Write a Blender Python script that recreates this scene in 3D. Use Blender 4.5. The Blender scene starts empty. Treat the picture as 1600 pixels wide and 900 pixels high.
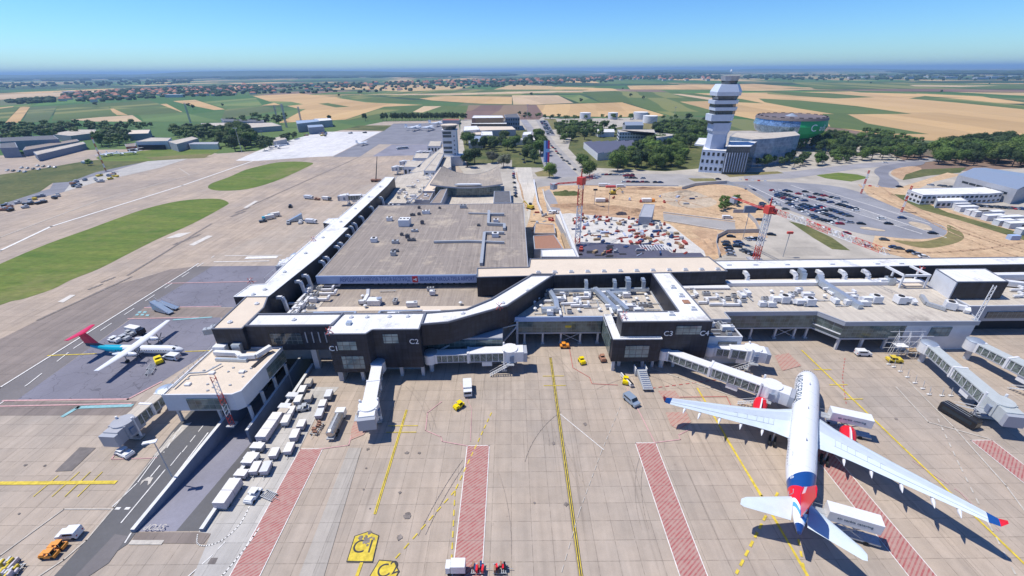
import bpy, bmesh, math, random
from mathutils import Vector, Matrix, noise
from mathutils.geometry import tessellate_polygon
R = math.radians
sc = bpy.context.scene
COL = sc.collection
# ---------------- camera ----------------
F_PX, CAM_H, PITCH, ROLL = 670.45, 81.23, .4689, .0081
cam = bpy.data.cameras.new('camera'); co = bpy.data.objects.new('camera', cam); COL.objects.link(co)
cam.sensor_width = 36; cam.lens = 36*F_PX/1600; cam.clip_start = 1; cam.clip_end = 120000
_c, _s = math.cos(PITCH), math.sin(PITCH); _cr, _sr = math.cos(ROLL), math.sin(ROLL)
_r = Vector((1, 0, 0)); _f = Vector((0, _c, -_s)); _d = Vector((0, -_s, -_c))
_rt = _r*_cr + _d*_sr; _dn = -_r*_sr + _d*_cr
co.matrix_world = Matrix(((_rt.x, -_dn.x, -_f.x, 0), (_rt.y, -_dn.y, -_f.y, 0), (_rt.z, -_dn.z, -_f.z, CAM_H), (0, 0, 0, 1)))
sc.camera = co
# ---------------- sky, sun, exposure ----------------
SUNV = Vector((-.475, .10, 1)).normalized()
w = bpy.data.worlds.new('World'); sc.world = w; w.use_nodes = True
nt = w.node_tree; bg = nt.nodes['Background']
sky = nt.nodes.new('ShaderNodeTexSky'); sky.sky_type = 'NISHITA'; sky.sun_disc = False
sky.sun_elevation = math.asin(SUNV.z); sky.sun_rotation = math.atan2(SUNV.x, SUNV.y) % (2*math.pi)
sky.air_density = 1.0; sky.dust_density = 0.15; sky.ozone_density = 3.0; sky.altitude = 0
gm = nt.nodes.new('ShaderNodeGamma'); gm.inputs[1].default_value = 1.4; nt.links.new(sky.outputs[0], gm.inputs[0])
tint = nt.nodes.new('ShaderNodeMix'); tint.data_type = 'RGBA'; tint.blend_type = 'MULTIPLY'; tint.inputs[0].default_value = 1; tint.inputs[7].default_value = (.47, .715, 1, 1)
nt.links.new(gm.outputs[0], tint.inputs[6]); nt.links.new(tint.outputs[2], bg.inputs[0]); bg.inputs[1].default_value = 0.078
sl = bpy.data.lights.new('sun', 'SUN'); sl.energy = 5.0; sl.angle = R(.53); sl.color = (1, .955, .88)
so = bpy.data.objects.new('sun', sl); COL.objects.link(so); so.rotation_euler = SUNV.to_track_quat('Z', 'Y').to_euler(); so.location = (-300, 60, 600)
vs = sc.view_settings; vs.view_transform = 'Standard'; vs.look = 'None'; vs.exposure = -0.04; vs.gamma = 1; vs.use_curve_mapping = False
sc.render.engine = 'CYCLES'; sc.render.resolution_x = 1024; sc.render.resolution_y = 576
sc.cycles.max_bounces = 6; sc.cycles.volume_bounces = 0; sc.cycles.diffuse_bounces = 3
# ---------------- helpers ----------------
def P(px, py, z=0.):
    """where the sight line of a photo pixel (1600x900) meets height z"""
    d = _rt*((px-800)/F_PX) + _dn*((py-450)/F_PX) + _f
    t = (z-CAM_H)/d.z
    return (t*d.x, t*d.y)
def PL(pts, z=0.): return [P(a, b, z) for a, b in pts]
rnd = random.Random(7)
MATS = {}
def mat(name, col, rough=.8, metal=0., nz=None, amt=.12, obj=False, bump=0, spec=.4, nz2=None, stretch=None, emit=None, alpha=None):
    m = bpy.data.materials.new(name); m.use_nodes = True; N = m.node_tree.nodes; L = m.node_tree.links
    b = N['Principled BSDF']; b.inputs['Roughness'].default_value = rough; b.inputs['Metallic'].default_value = metal
    b.inputs['Specular IOR Level'].default_value = spec
    b.inputs['Base Color'].default_value = (*col, 1)
    if nz:
        if obj: src = N.new('ShaderNodeTexCoord').outputs['Object']
        else: src = N.new('ShaderNodeNewGeometry').outputs['Position']
        if stretch:
            mp = N.new('ShaderNodeMapping'); L.new(src, mp.inputs[0]); mp.inputs['Scale'].default_value = stretch; src = mp.outputs[0]
        n = N.new('ShaderNodeTexNoise'); n.inputs['Scale'].default_value = nz; n.inputs['Detail'].default_value = 5; n.inputs['Roughness'].default_value = .62
        L.new(src, n.inputs['Vector'])
        f = n.outputs['Fac']
        if nz2:
            n2 = N.new('ShaderNodeTexNoise'); n2.inputs['Scale'].default_value = nz2; n2.inputs['Detail'].default_value = 3; L.new(src, n2.inputs['Vector'])
            mm = N.new('ShaderNodeMath'); mm.operation = 'ADD'; L.new(f, mm.inputs[0]); L.new(n2.outputs['Fac'], mm.inputs[1])
            m3 = N.new('ShaderNodeMath'); m3.operation = 'MULTIPLY'; m3.inputs[1].default_value = .5; L.new(mm.outputs[0], m3.inputs[0]); f = m3.outputs[0]
        mr = N.new('ShaderNodeMapRange'); mr.inputs['From Min'].default_value = .3; mr.inputs['From Max'].default_value = .7
        mr.inputs['To Min'].default_value = 1-amt; mr.inputs['To Max'].default_value = 1+amt; L.new(f, mr.inputs[0])
        vm = N.new('ShaderNodeVectorMath'); vm.operation = 'SCALE'; vm.inputs[0].default_value = col; L.new(mr.outputs[0], vm.inputs['Scale'])
        L.new(vm.outputs[0], b.inputs['Base Color'])
        if bump:
            bp = N.new('ShaderNodeBump'); bp.inputs['Strength'].default_value = bump; bp.inputs['Distance'].default_value = .1; L.new(f, bp.inputs['Height']); L.new(bp.outputs[0], b.inputs['Normal'])
    if emit: b.inputs['Emission Color'].default_value = (*emit[:3], 1); b.inputs['Emission Strength'].default_value = emit[3]
    MATS[name] = m; return m
class NB:
    """small node builder"""
    def __init__(s, name):
        s.m = bpy.data.materials.new(name); s.m.use_nodes = True; s.N = s.m.node_tree.nodes; s.L = s.m.node_tree.links
        s.b = s.N['Principled BSDF']; MATS[name] = s.m; s.b.inputs['Specular IOR Level'].default_value = .3
    def pos(s, obj=False):
        return s.N.new('ShaderNodeTexCoord').outputs['Object'] if obj else s.N.new('ShaderNodeNewGeometry').outputs['Position']
    def mapping(s, v, scale=(1, 1, 1), rot=(0, 0, 0), loc=(0, 0, 0)):
        n = s.N.new('ShaderNodeMapping'); s.L.new(v, n.inputs[0]); n.inputs['Scale'].default_value = scale; n.inputs['Rotation'].default_value = rot; n.inputs['Location'].default_value = loc; return n.outputs[0]
    def noise(s, v, scale, detail=4, rough=.6):
        n = s.N.new('ShaderNodeTexNoise'); n.inputs['Scale'].default_value = scale; n.inputs['Detail'].default_value = detail; n.inputs['Roughness'].default_value = rough; s.L.new(v, n.inputs['Vector']); return n.outputs['Fac']
    def math(s, op, a, b=None, c=None):
        n = s.N.new('ShaderNodeMath'); n.operation = op
        for i, x in enumerate((a, b, c)):
            if x is None: continue
            if hasattr(x, 'is_output') or not isinstance(x, (int, float)): s.L.new(x, n.inputs[i])
            else: n.inputs[i].default_value = x
        return n.outputs[0]
    def sep(s, v):
        n = s.N.new('ShaderNodeSeparateXYZ'); s.L.new(v, n.inputs[0]); return n.outputs
    def comb(s, x, y, z=0):
        n = s.N.new('ShaderNodeCombineXYZ')
        for i, a in enumerate((x, y, z)):
            if isinstance(a, (int, float)): n.inputs[i].default_value = a
            else: s.L.new(a, n.inputs[i])
        return n.outputs[0]
    def ramp(s, f, stops, const=False):
        n = s.N.new('ShaderNodeValToRGB'); s.L.new(f, n.inputs[0]); e = n.color_ramp.elements
        if const: n.color_ramp.interpolation = 'CONSTANT'
        while len(e) < len(stops): e.new(.5)
        for i, (p, c) in enumerate(stops): e[i].position = p; e[i].color = (*c, 1)
        return n.outputs[0]
    def mix(s, f, a, b, mode='MIX'):
        n = s.N.new('ShaderNodeMix'); n.data_type = 'RGBA'; n.blend_type = mode
        for i, x in ((0, f), (6, a), (7, b)):
            if isinstance(x, (int, float)): n.inputs[i].default_value = x
            elif isinstance(x, tuple): n.inputs[i].default_value = (*x, 1)
            else: s.L.new(x, n.inputs[i])
        return n.outputs[2]
    def rng(s, f, a, b, c, d):
        n = s.N.new('ShaderNodeMapRange'); s.L.new(f, n.inputs[0])
        for i, x in enumerate((a, b, c, d)): n.inputs[i+1].default_value = x
        return n.outputs[0]
    def white(s, v):
        n = s.N.new('ShaderNodeTexWhiteNoise'); s.L.new(v, n.inputs[0]); return n.outputs['Value']
    def out(s, c, rough=.85): s.L.new(c, s.b.inputs['Base Color']); s.b.inputs['Roughness'].default_value = rough; return s.m
class MB:
    def __init__(s): s.v = []; s.f = []; s.m = []; s.ms = []
    def mi(s, m):
        if m not in s.ms: s.ms.append(m)
        return s.ms.index(m)
    def face(s, pts, m):
        i = len(s.v); s.v += [tuple(p) for p in pts]; s.f.append(tuple(range(i, i+len(pts)))); s.m.append(s.mi(m))
    def prism(s, poly, z0, z1, m, mt=None, mb=None):
        a = sum(poly[i-1][0]*poly[i][1]-poly[i][0]*poly[i-1][1] for i in range(len(poly)))
        if a < 0: poly = poly[::-1]
        n = len(poly); i = len(s.v)
        z1s = z1 if isinstance(z1, (list, tuple)) else [z1]*n
        if a < 0 and isinstance(z1, (list, tuple)): z1s = list(z1)[::-1]
        s.v += [(p[0], p[1], z0) for p in poly]+[(p[0], p[1], z) for p, z in zip(poly, z1s)]
        k = s.mi(m)
        for j in range(n):
            q = (j+1) % n; s.f.append((i+j, i+q, i+n+q, i+n+j)); s.m.append(k)
        s.f.append(tuple(range(i+n, i+2*n))); s.m.append(s.mi(mt or m))
        s.f.append(tuple(range(i+n-1, i-1, -1))); s.m.append(s.mi(mb or m))
    def box(s, x0, y0, z0, x1, y1, z1, m, mt=None):
        s.prism([(x0, y0), (x1, y0), (x1, y1), (x0, y1)], z0, z1, m, mt)
    def obox(s, c, d, m, rz=0, mt=None):
        """centre x,y and bottom z; size; turned rz about its centre"""
        ca, sa = math.cos(rz), math.sin(rz)
        pl = [(c[0]+ca*x-sa*y, c[1]+sa*x+ca*y) for x, y in ((-d[0]/2, -d[1]/2), (d[0]/2, -d[1]/2), (d[0]/2, d[1]/2), (-d[0]/2, d[1]/2))]
        s.prism(pl, c[2], c[2]+d[2], m, mt)
    def loft(s, rings, m, caps=True, closed=True, mf=None):
        n = len(rings[0]); i0 = len(s.v)
        for r in rings: s.v += [tuple(p) for p in r]
        k = s.mi(m)
        for a in range(len(rings)-1):
            for j in range(n if closed else n-1):
                q = (j+1) % n
                s.f.append((i0+a*n+j, i0+a*n+q, i0+(a+1)*n+q, i0+(a+1)*n+j)); s.m.append(s.mi(mf(a, j)) if mf else k)
        if caps:
            s.f.append(tuple(i0+j for j in range(n-1, -1, -1))); s.m.append(s.mi(mf(0, 0)) if mf else k)
            b = i0+(len(rings)-1)*n; s.f.append(tuple(b+j for j in range(n))); s.m.append(s.mi(mf(len(rings)-2, 0)) if mf else k)
    def cyl(s, x, y, z0, z1, r, m, n=12, r2=None, mt=None):
        r2 = r if r2 is None else r2
        s.loft([[(x+q*math.cos(t*2*math.pi/n), y+q*math.sin(t*2*math.pi/n), z) for t in range(n)] for z, q in ((z0, r), (z1, r2))], m)
        if mt: s.m[-1] = s.mi(mt)
    def tube(s, p, q, r, m, n=6, r2=None):
        p = Vector(p); q = Vector(q); d = (q-p); 
        if d.length < 1e-6: return
        d.normalize(); u = d.cross(Vector((0, 0, 1)) if abs(d.z) < .95 else Vector((1, 0, 0))).normalized(); v = d.cross(u)
        r2 = r if r2 is None else r2
        s.loft([[tuple(c+(u*math.cos(t*2*math.pi/n+.78)+v*math.sin(t*2*math.pi/n+.78))*rr) for t in range(n)] for c, rr in ((p, r), (q, r2))], m)
    def path(s, pts, r, m, n=6):
        for a, b in zip(pts, pts[1:]): s.tube(a, b, r, m, n)
    def duct(s, pts, wd, m, h=None):
        for i, (a, b) in enumerate(zip(pts, pts[1:])):
            s.tube(a, b, (wd+.03*(i % 2))*.707, m, 4)
    def build(s, name, parent=None, smooth=False, world=True):
        me = bpy.data.meshes.new(name); me.from_pydata(s.v, [], s.f)
        for m in s.ms: me.materials.append(MATS[m])
        me.polygons.foreach_set('material_index', s.m)
        if smooth:
            me.polygons.foreach_set('use_smooth', [True]*len(me.polygons))
            me.set_sharp_from_angle(angle=R(38))
        me.update(); o = bpy.data.objects.new(name, me); COL.objects.link(o)
        if parent:
            o.parent = parent
            if parent.type == 'EMPTY' and world: o.location = -parent.location
        return o
def thing(name, label, cat, loc=(0, 0, 0), rz=0, group=None):
    o = bpy.data.objects.new(name, None); COL.objects.link(o); o.empty_display_size = .5
    o.location = loc if len(loc) == 3 else (*loc, 0); o.rotation_euler = (0, 0, rz); tag(o, label, cat, group); return o
def tag(o, label, cat, group=None):
    o['label'] = label; o['category'] = cat
    if group: o['group'] = group
    return o
def dup(root, loc, rz, label, group=None):
    r = root.copy(); COL.objects.link(r); r.location = loc; r.rotation_euler = (0, 0, rz); r['label'] = label
    if group: r['group'] = group
    for ch in list(root.children):
        c = ch.copy(); COL.objects.link(c); c.parent = r
        for g in ch.children:
            e = g.copy(); COL.objects.link(e); e.parent = c
    return r
def struct(o): o['kind'] = 'structure'; return o
_zs = [0]
def sheet(name, pts, m, z=None, px=True, holes=(), h0=0.):
    """flat ground sheet; each later sheet lies a few mm above the earlier"""
    if z is None: _zs[0] += .004; z = h0+_zs[0]
    poly = [Vector((*p, 0)) for p in (PL(pts) if px else pts)]
    hl = [[Vector((*p, 0)) for p in h] for h in holes]
    tris = tessellate_polygon([poly]+hl); allv = poly[:]
    for h in hl: allv += h
    me = bpy.data.meshes.new(name); 
    fs = []
    for t in tris:
        a, b, c = (allv[i] for i in t)
        if (b-a).cross(c-a).z < 0: t = (t[0], t[2], t[1])
        fs.append(t)
    me.from_pydata([(v.x, v.y, z) for v in allv], [], fs); me.materials.append(MATS[m])
    o = bpy.data.objects.new(name, me); COL.objects.link(o); return struct(o)
def smooth_poly(pts, n=6, closed=True):
    out = []; N = len(pts)
    rngN = N if closed else N-1
    for i in range(rngN):
        if closed: p0, p1, p2, p3 = pts[i-1], pts[i], pts[(i+1) % N], pts[(i+2) % N]
        else: p0, p1, p2, p3 = pts[max(i-1, 0)], pts[i], pts[i+1], pts[min(i+2, N-1)]
        for k in range(n):
            t = k/n; out.append(tuple(.5*(2*b+(c-a)*t+(2*a-5*b+4*c-d)*t*t+(3*b-a-3*c+d)*t**3) for a, b, c, d in zip(p0, p1, p2, p3)))
    if not closed: out.append(pts[-1])
    return out
def line(name, pts, wd, m, px=True, dash=None, z=None):
    """painted line as flat quads"""
    if z is None: _zs[0] += .0005; z = _zs[0]+.004
    pts = [Vector(p) for p in (PL(pts) if px else pts)]
    mb = MB()
    segs = []
    for a, b in zip(pts, pts[1:]):
        if dash:
            L = (b-a).length; u = (b-a)/L; t = 0
            while t < L: segs.append((a+u*t, a+u*min(t+dash[0], L))); t += dash[0]+dash[1]
        else: segs.append((a, b))
    for a, b in segs:
        d = (b-a); 
        if d.length < 1e-4: continue
        d.normalize(); n = Vector((-d.y, d.x))*wd/2; e = d*(0 if dash else wd*.4)
        mb.face([(*(a-e-n), z), (*(b+e-n), z), (*(b+e+n), z), (*(a-e+n), z)], m)
    return struct(mb.build(name))
def text(s, size, m, name, M, parent=None, ext=.02, align='CENTER', wrap=None, spacing=1.0, sx=1.0):
    cu = bpy.data.curves.new(name, 'FONT'); cu.body = s; cu.size = size; cu.align_x = align; cu.align_y = 'CENTER'; cu.extrude = ext if not wrap else 0; cu.space_character = spacing
    o = bpy.data.objects.new('t', cu); COL.objects.link(o); bpy.context.view_layer.update()
    me = bpy.data.meshes.new_from_object(o.evaluated_get(bpy.context.evaluated_depsgraph_get())); bpy.data.objects.remove(o)
    me.materials.clear(); me.materials.append(MATS[m]); me.name = name
    if wrap:
        bm = bmesh.new(); bm.from_mesh(me)
        lo = min(v.co.y for v in bm.verts); hi = max(v.co.y for v in bm.verts); k = lo+.2
        while k < hi:
            bmesh.ops.bisect_plane(bm, geom=bm.verts[:]+bm.edges[:]+bm.faces[:], plane_co=(0, k, 0), plane_no=(0, 1, 0)); k += .2
        for v in bm.verts: v.co = Vector(wrap(v.co.x*sx, v.co.y))
        bm.to_mesh(me); bm.free()
    else: me.transform(M @ Matrix.Diagonal((sx, 1, 1, 1)))
    ob = bpy.data.objects.new(name, me); COL.objects.link(ob)
    if parent:
        ob.parent = parent
        if parent.type == 'EMPTY': ob.location = -parent.location if not wrap else (0, 0, 0)
    return ob
def FRONT(x, y, z, tilt=0): return Matrix.Translation((x, y, z)) @ Matrix.Rotation(R(90), 4, 'X')   # faces -Y
def inside(p, poly):
    c = False
    for i in range(len(poly)):
        a, b = poly[i-1], poly[i]
        if (a[1] > p[1]) != (b[1] > p[1]) and p[0] < (b[0]-a[0])*(p[1]-a[1])/(b[1]-a[1])+a[0]: c = not c
    return c
def scatter(poly, n, dmin, rd, existing=None):
    xs = [p[0] for p in poly]; ys = [p[1] for p in poly]; out = existing if existing is not None else []; got = []
    for _ in range(n*40):
        if len(got) >= n: break
        p = (rd.uniform(min(xs), max(xs)), rd.uniform(min(ys), max(ys)))
        if inside(p, poly) and all((p[0]-q[0])**2+(p[1]-q[1])**2 > dmin*dmin for q in out): out.append(p); got.append(p)
    return got
# ---------------- materials ----------------
def concrete(name, c1, c2, joint=(4, 4), off=(.5, 0), jcol=.62, jw=.045, rotz=0, streak=.1, var=.06):
    b = NB(name); p = b.mapping(b.pos(), rot=(0, 0, rotz)); x, y, _ = b.sep(p)
    gx = b.math('DIVIDE', b.math('ADD', x, off[0]), joint[0]); gy = b.math('DIVIDE', b.math('ADD', y, off[1]), joint[1])
    fx = b.math('FRACT', gx); fy = b.math('FRACT', gy)
    wob = b.noise(p, .9, 2)
    jx = b.math('LESS_THAN', b.math('MINIMUM', fx, b.math('SUBTRACT', 1, fx)), jw/joint[0]*1.5)
    jy = b.math('LESS_THAN', b.math('MINIMUM', fy, b.math('SUBTRACT', 1, fy)), jw/joint[1]*1.5)
    cell = b.white(b.comb(b.math('FLOOR', gx), b.math('FLOOR', gy)))
    big = b.noise(p, .018, 5, .65); med = b.noise(p, .35, 5, .65); st = b.noise(b.mapping(p, scale=(.5, .03, 1)), 1, 4, .6); fine = b.noise(p, 3.5, 3)
    c = b.mix(b.rng(big, .35, .65, 0, 1), c1, c2)
    k = b.rng(med, .25, .75, .9, 1.08)
    k = b.math('MULTIPLY', k, b.rng(st, .3, .7, 1-streak, 1+streak)); k = b.math('MULTIPLY', k, b.rng(cell, 0, 1, 1-var, 1+var)); k = b.math('MULTIPLY', k, b.rng(fine, .2, .8, .95, 1.05))
    tyre = b.noise(b.mapping(p, scale=(.9, .018, 1), rot=(0, 0, .02)), 1, 3); k = b.math('MULTIPLY', k, b.rng(tyre, .60, .70, 1, .80)); pale = b.noise(p, .045, 6, .75); k = b.math('MULTIPLY', k, b.rng(pale, .60, .72, 1, 1.16)); k = b.math('MULTIPLY', k, b.rng(pale, .30, .40, .86, 1))
    spots = b.noise(p, .55, 2); k = b.math('MULTIPLY', k, b.rng(spots, .72, .8, 1, .72))
    j = b.math('MAXIMUM', jx, jy); j = b.math('MULTIPLY', j, b.rng(wob, .35, .6, .25, 1))
    k = b.math('MULTIPLY', k, b.math('SUBTRACT', 1, b.math('MULTIPLY', j, 1-jcol)))
    v = b.N.new('ShaderNodeVectorMath'); v.operation = 'SCALE'; b.L.new(c, v.inputs[0]); b.L.new(k, v.inputs['Scale'])
    return b.out(v.outputs[0], .82)
def asphalt(name, c, cracks=.0, amt=.16, patch=0):
    b = NB(name); p = b.pos(); k = b.math('MULTIPLY', b.rng(b.noise(p, .06, 5), .3, .7, 1-amt, 1+amt), b.rng(b.noise(p, 1.5, 4), .25, .75, .93, 1.07))
    if cracks:
        vo = b.N.new('ShaderNodeTexVoronoi'); vo.feature = 'DISTANCE_TO_EDGE'; vo.inputs['Scale'].default_value = cracks
        mx = b.N.new('ShaderNodeVectorMath'); mx.operation = 'ADD'; b.L.new(p, mx.inputs[0])
        nn = b.N.new('ShaderNodeTexNoise'); nn.inputs['Scale'].default_value = .25; b.L.new(p, nn.inputs['Vector'])
        ss = b.N.new('ShaderNodeVectorMath'); ss.operation = 'SCALE'; ss.inputs['Scale'].default_value = 5; b.L.new(nn.outputs['Color'], ss.inputs[0]); b.L.new(ss.outputs[0], mx.inputs[1])
        b.L.new(mx.outputs[0], vo.inputs['Vector'])
        k = b.math('MULTIPLY', k, b.rng(vo.outputs['Distance'], .006, .014, .68, 1))
    v = b.N.new('ShaderNodeVectorMath'); v.operation = 'SCALE'; v.inputs[0].default_value = c; b.L.new(k, v.inputs['Scale'])
    return b.out(v.outputs[0], .85)
concrete('apron', (.455, .365, .28), (.355, .305, .255), var=.055)
concrete('taxi', (.45, .355, .265), (.32, .265, .22), joint=(5, 5), rotz=.0, streak=.14)
concrete('taxi_dark', (.27, .22, .185), (.21, .175, .155), joint=(5, 5), streak=.12)
concrete('white_concrete', (.66, .64, .62), (.58, .57, .56), joint=(7, 7), jcol=.8)
concrete('pale_concrete', (.50, .47, .42), (.42, .40, .37), joint=(4, 4))
concrete('pit_concrete', (.62, .56, .47), (.48, .45, .40), joint=(9, 9), jcol=.75)
asphalt('purple_stand', (.185, .18, .215), cracks=.13)
asphalt('asphalt', (.12, .118, .12)); asphalt('asphalt_pale', (.30, .29, .30)); asphalt('asphalt_dark', (.165, .152, .15)); asphalt('road', (.34, .32, .30)); asphalt('road_blue', (.21, .21, .235)); asphalt('lot', (.25, .25, .27)); asphalt('ramp_pale', (.235, .23, .27))
asphalt('yard', (.42, .38, .32), amt=.2)
def grass(name, c1, c2, sc1=.03, rot=0, st=(1, 1, 1), dryc=(.21, .19, .075)):
    b = NB(name); p = b.mapping(b.pos(), rot=(0, 0, rot), scale=st)
    f = b.rng(b.noise(p, sc1, 6, .7), .3, .7, 0, 1); c = b.mix(f, c1, c2)
    k = b.math('MULTIPLY', b.rng(b.noise(p, sc1*14, 4), .25, .75, .8, 1.2), b.rng(b.noise(b.pos(), .25, 5, .7), .3, .7, .84, 1.16)); dry = b.rng(b.noise(b.pos(), .021, 6, .75), .52, .66, 0, .55); c = b.mix(dry, c, dryc)
    v = b.N.new('ShaderNodeVectorMath'); v.operation = 'SCALE'; b.L.new(c, v.inputs[0]); b.L.new(k, v.inputs['Scale'])
    return b.out(v.outputs[0], .95)
grass('grass', (.065, .13, .016), (.17, .20, .04), .09, rot=.9, st=(.18, 1, 1))
grass('dry_grass', (.13, .14, .045), (.26, .20, .09), .02)
grass('rough_grass', (.045, .075, .02), (.15, .145, .05), .025)
grass('soil', (.60, .44, .27), (.44, .29, .17), .04, dryc=(.34, .22, .13))
grass('soil_grey', (.55, .45, .33), (.40, .32, .23), .05, dryc=(.34, .25, .17))
grass('soil_brown', (.40, .25, .15), (.50, .35, .22), .06, dryc=(.28, .17, .10))
def field(name, c1, c2, ang=0., period=14, alt=(.33, .28, .10), tint=.22): 
    b = NB(name); p = b.pos(); q = b.mapping(p, rot=(0, 0, ang), scale=(1/period, .06/period, 1))
    f = b.rng(b.noise(q, 1, 4), .3, .7, 0, 1); g = b.noise(p, .006, 4)
    c = b.mix(b.math('MULTIPLY', b.math('ADD', f, b.rng(g, .3, .7, 0, 1)), .5), c1, c2)
    qq = b.sep(b.mapping(p, rot=(0, 0, ang*.3))); cell = b.white(b.comb(b.math('FLOOR', b.math('DIVIDE', b.math('ADD', qq[0], b.math('MULTIPLY', b.noise(p, .002, 1), 60)), 62)), b.math('FLOOR', b.math('DIVIDE', qq[1], 520))))
    v = b.N.new('ShaderNodeVectorMath'); v.operation = 'SCALE'; b.L.new(c, v.inputs[0]); b.L.new(b.rng(cell, 0, 1, .84, 1.14), v.inputs['Scale']); c = b.mix(b.math('MULTIPLY', b.math('GREATER_THAN', cell, .7), tint), v.outputs[0], alt); return b.out(c, .95)
field('wheat', (.47, .30, .13), (.56, .38, .19), .5, tint=.08); field('wheat_pale', (.58, .43, .27), (.50, .36, .22), -.5)
field('crop_green', (.07, .12, .03), (.12, .155, .045), .6, tint=.4); field('crop_bright', (.10, .17, .045), (.14, .20, .065), .9); field('crop_dull', (.085, .125, .045), (.125, .15, .06), .3)
field('ploughed', (.17, .105, .085), (.22, .14, .11), .2)
def land():
    b = NB('farmland'); p = b.pos(); q = b.mapping(p, rot=(0, 0, .35), scale=(.0042, .0013, 1))
    vo = b.N.new('ShaderNodeTexVoronoi'); vo.distance = 'CHEBYCHEV'; vo.inputs['Scale'].default_value = 1; vo.inputs['Randomness'].default_value = .55; b.L.new(q, vo.inputs['Vector'])
    x, y, z = b.sep(vo.outputs['Color'])
    c = b.ramp(x, [(0, (.055, .13, .03)), (.24, (.10, .16, .045)), (.42, (.50, .35, .17)), (.56, (.075, .14, .04)), (.70, (.58, .38, .17)), (.80, (.13, .15, .07)), (.88, (.22, .15, .11)), (.94, (.09, .19, .04))], True)
    far = b.noise(b.mapping(p, scale=(.0005, .0011, 1)), 1, 5)
    c = b.mix(b.rng(far, .50, .54, 0, 1), c, (.035, .07, .03))
    k = b.rng(b.noise(p, .02, 4), .25, .75, .88, 1.12)
    v = b.N.new('ShaderNodeVectorMath'); v.operation = 'SCALE'; b.L.new(c, v.inputs[0]); b.L.new(k, v.inputs['Scale'])
    return b.out(v.outputs[0], .95)
land()
# hatched red keep-clear paint
def hatch(name, a, base, colr, per=.9, fill=.45, fr=.5):
    b = NB(name); p = b.pos(); q = b.mapping(p, rot=(0, 0, a)); x, y, _ = b.sep(q)
    f = b.math('LESS_THAN', b.math('FRACT', b.math('DIVIDE', x, per)), fill)
    wr = b.rng(b.noise(p, .8, 5), .35, .6, fr, 1); f = b.math('MULTIPLY', b.math('ADD', b.math('MULTIPLY', f, .6), .3), wr)
    gx = b.math('FRACT', b.math('DIVIDE', b.sep(p)[1], 4)); j = b.math('LESS_THAN', gx, .02)
    c = b.mix(f, base, colr); c = b.mix(b.math('MULTIPLY', j, .5), c, (.12, .09, .08)); return b.out(c, .75)
hatch('red_hatch', .9, (.44, .31, .26), (.36, .085, .085), per=.62, fill=.42, fr=.45); hatch('red_hatch_thin', .9, (.44, .34, .27), (.42, .13, .11), per=.9, fill=.2)
mat('paint_white', (.72, .70, .66), nz=1.2, amt=.2); mat('paint_yellow', (.62, .47, .05), nz=1.0, amt=.3); mat('paint_black', (.05, .05, .05), nz=1, amt=.3); mat('paint_red', (.45, .10, .09), nz=1, amt=.25); mat('paint_pink', (.55, .33, .32), nz=1, amt=.2); mat('paint_teal', (.24, .44, .46), nz=1, amt=.2); mat('paint_worn', (.50, .46, .40), nz=1, amt=.2)
mat('rubber_mark', (.20, .17, .15), nz=.8, amt=.4)
mat('patch_dark', (.16, .14, .13), nz=.8, amt=.2); mat('patch_pale', (.60, .56, .50), nz=.5, amt=.15)
# ---------------- the land ----------------
RAMP = [(-75.0, 54.5), (-62.2, 54.5), (-62.2, 116), (-75.0, 116)]
NEAR = [(-1500, -60), (1500, -60), (1500, 1900), (-1500, 1900)]
big = [(45000*math.cos(t*math.pi/24), 45000*math.sin(t*math.pi/24)) for t in range(48)]
sheet('farmland_far', big, 'farmland', z=-.4, px=False, holes=[NEAR])
sheet('farmland', NEAR, 'farmland', z=0, px=False, holes=[RAMP])
concrete('strip_concrete', (.42, .375, .32), (.38, .345, .30))
_zs[0] = 0
# ---- airfield pavement
ap = PL([(-700, 262), (0, 243), (110, 236), (150, 234), (300, 232), (340, 240), (400, 236), (520, 206), (600, 190), (716, 187), (720, 215), (716, 260)])
ap += [(-20, 300), (-20, 160), (260, 160), (260, -40), (-420, -40), (-900, 120)]
sheet('apron', ap, 'apron', px=False, holes=[RAMP])
tx = PL([(-700, 300), (0, 245), (150, 236), (320, 236), (372, 250), (400, 252), (487, 246), (562, 245), (655, 243), (615, 270), (300, 417), (265, 421), (170, 447), (60, 500), (0, 530), (-200, 620), (-700, 700)])
sheet('taxiway', tx, 'taxi', px=False)
sheet('taxiway_shoulder', [(302, 417), (265, 421), (220, 435), (170, 447), (60, 500), (0, 530), (-160, 600), (-160, 740), (0, 606), (292, 424)], 'taxi_dark')
sheet('stand_road', [(305, 416), (332, 416), (226, 481), (205, 497), (25, 626), (-160, 760), (-160, 735), (0, 606), (292, 424)], 'asphalt_dark')
sheet('stand_north', [(332, 416), (445, 415), (400, 480), (226, 481)], 'purple_stand')
sheet('stand_gap', [(224, 482), (400, 481), (380, 496), (205, 497)], 'taxi_dark')
sheet('stand_prop', [(205, 498), (345, 496), (335, 545), (252, 597), (200, 624), (25, 626)], 'purple_stand')
sheet('stand_road_south', [(-200, 630), (214, 627), (200, 649), (-200, 650)], 'taxi_dark')
sheet('white_apron', [(368, 251), (400, 237), (425, 227), (457, 218), (500, 206), (596, 205.5), (520, 244), (487, 245.5), (400, 251.5)], 'white_concrete')
sheet('dark_apron', [(597, 205.5), (615, 193), (700, 192), (697, 225.5), (592, 225.5), (562, 245), (520, 245)], 'asphalt_pale' if 0 else 'road_blue')
sheet('blue_apron', [(612, 226), (685, 225.5), (672, 242), (582, 244.5)], 'ramp_pale')
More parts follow.
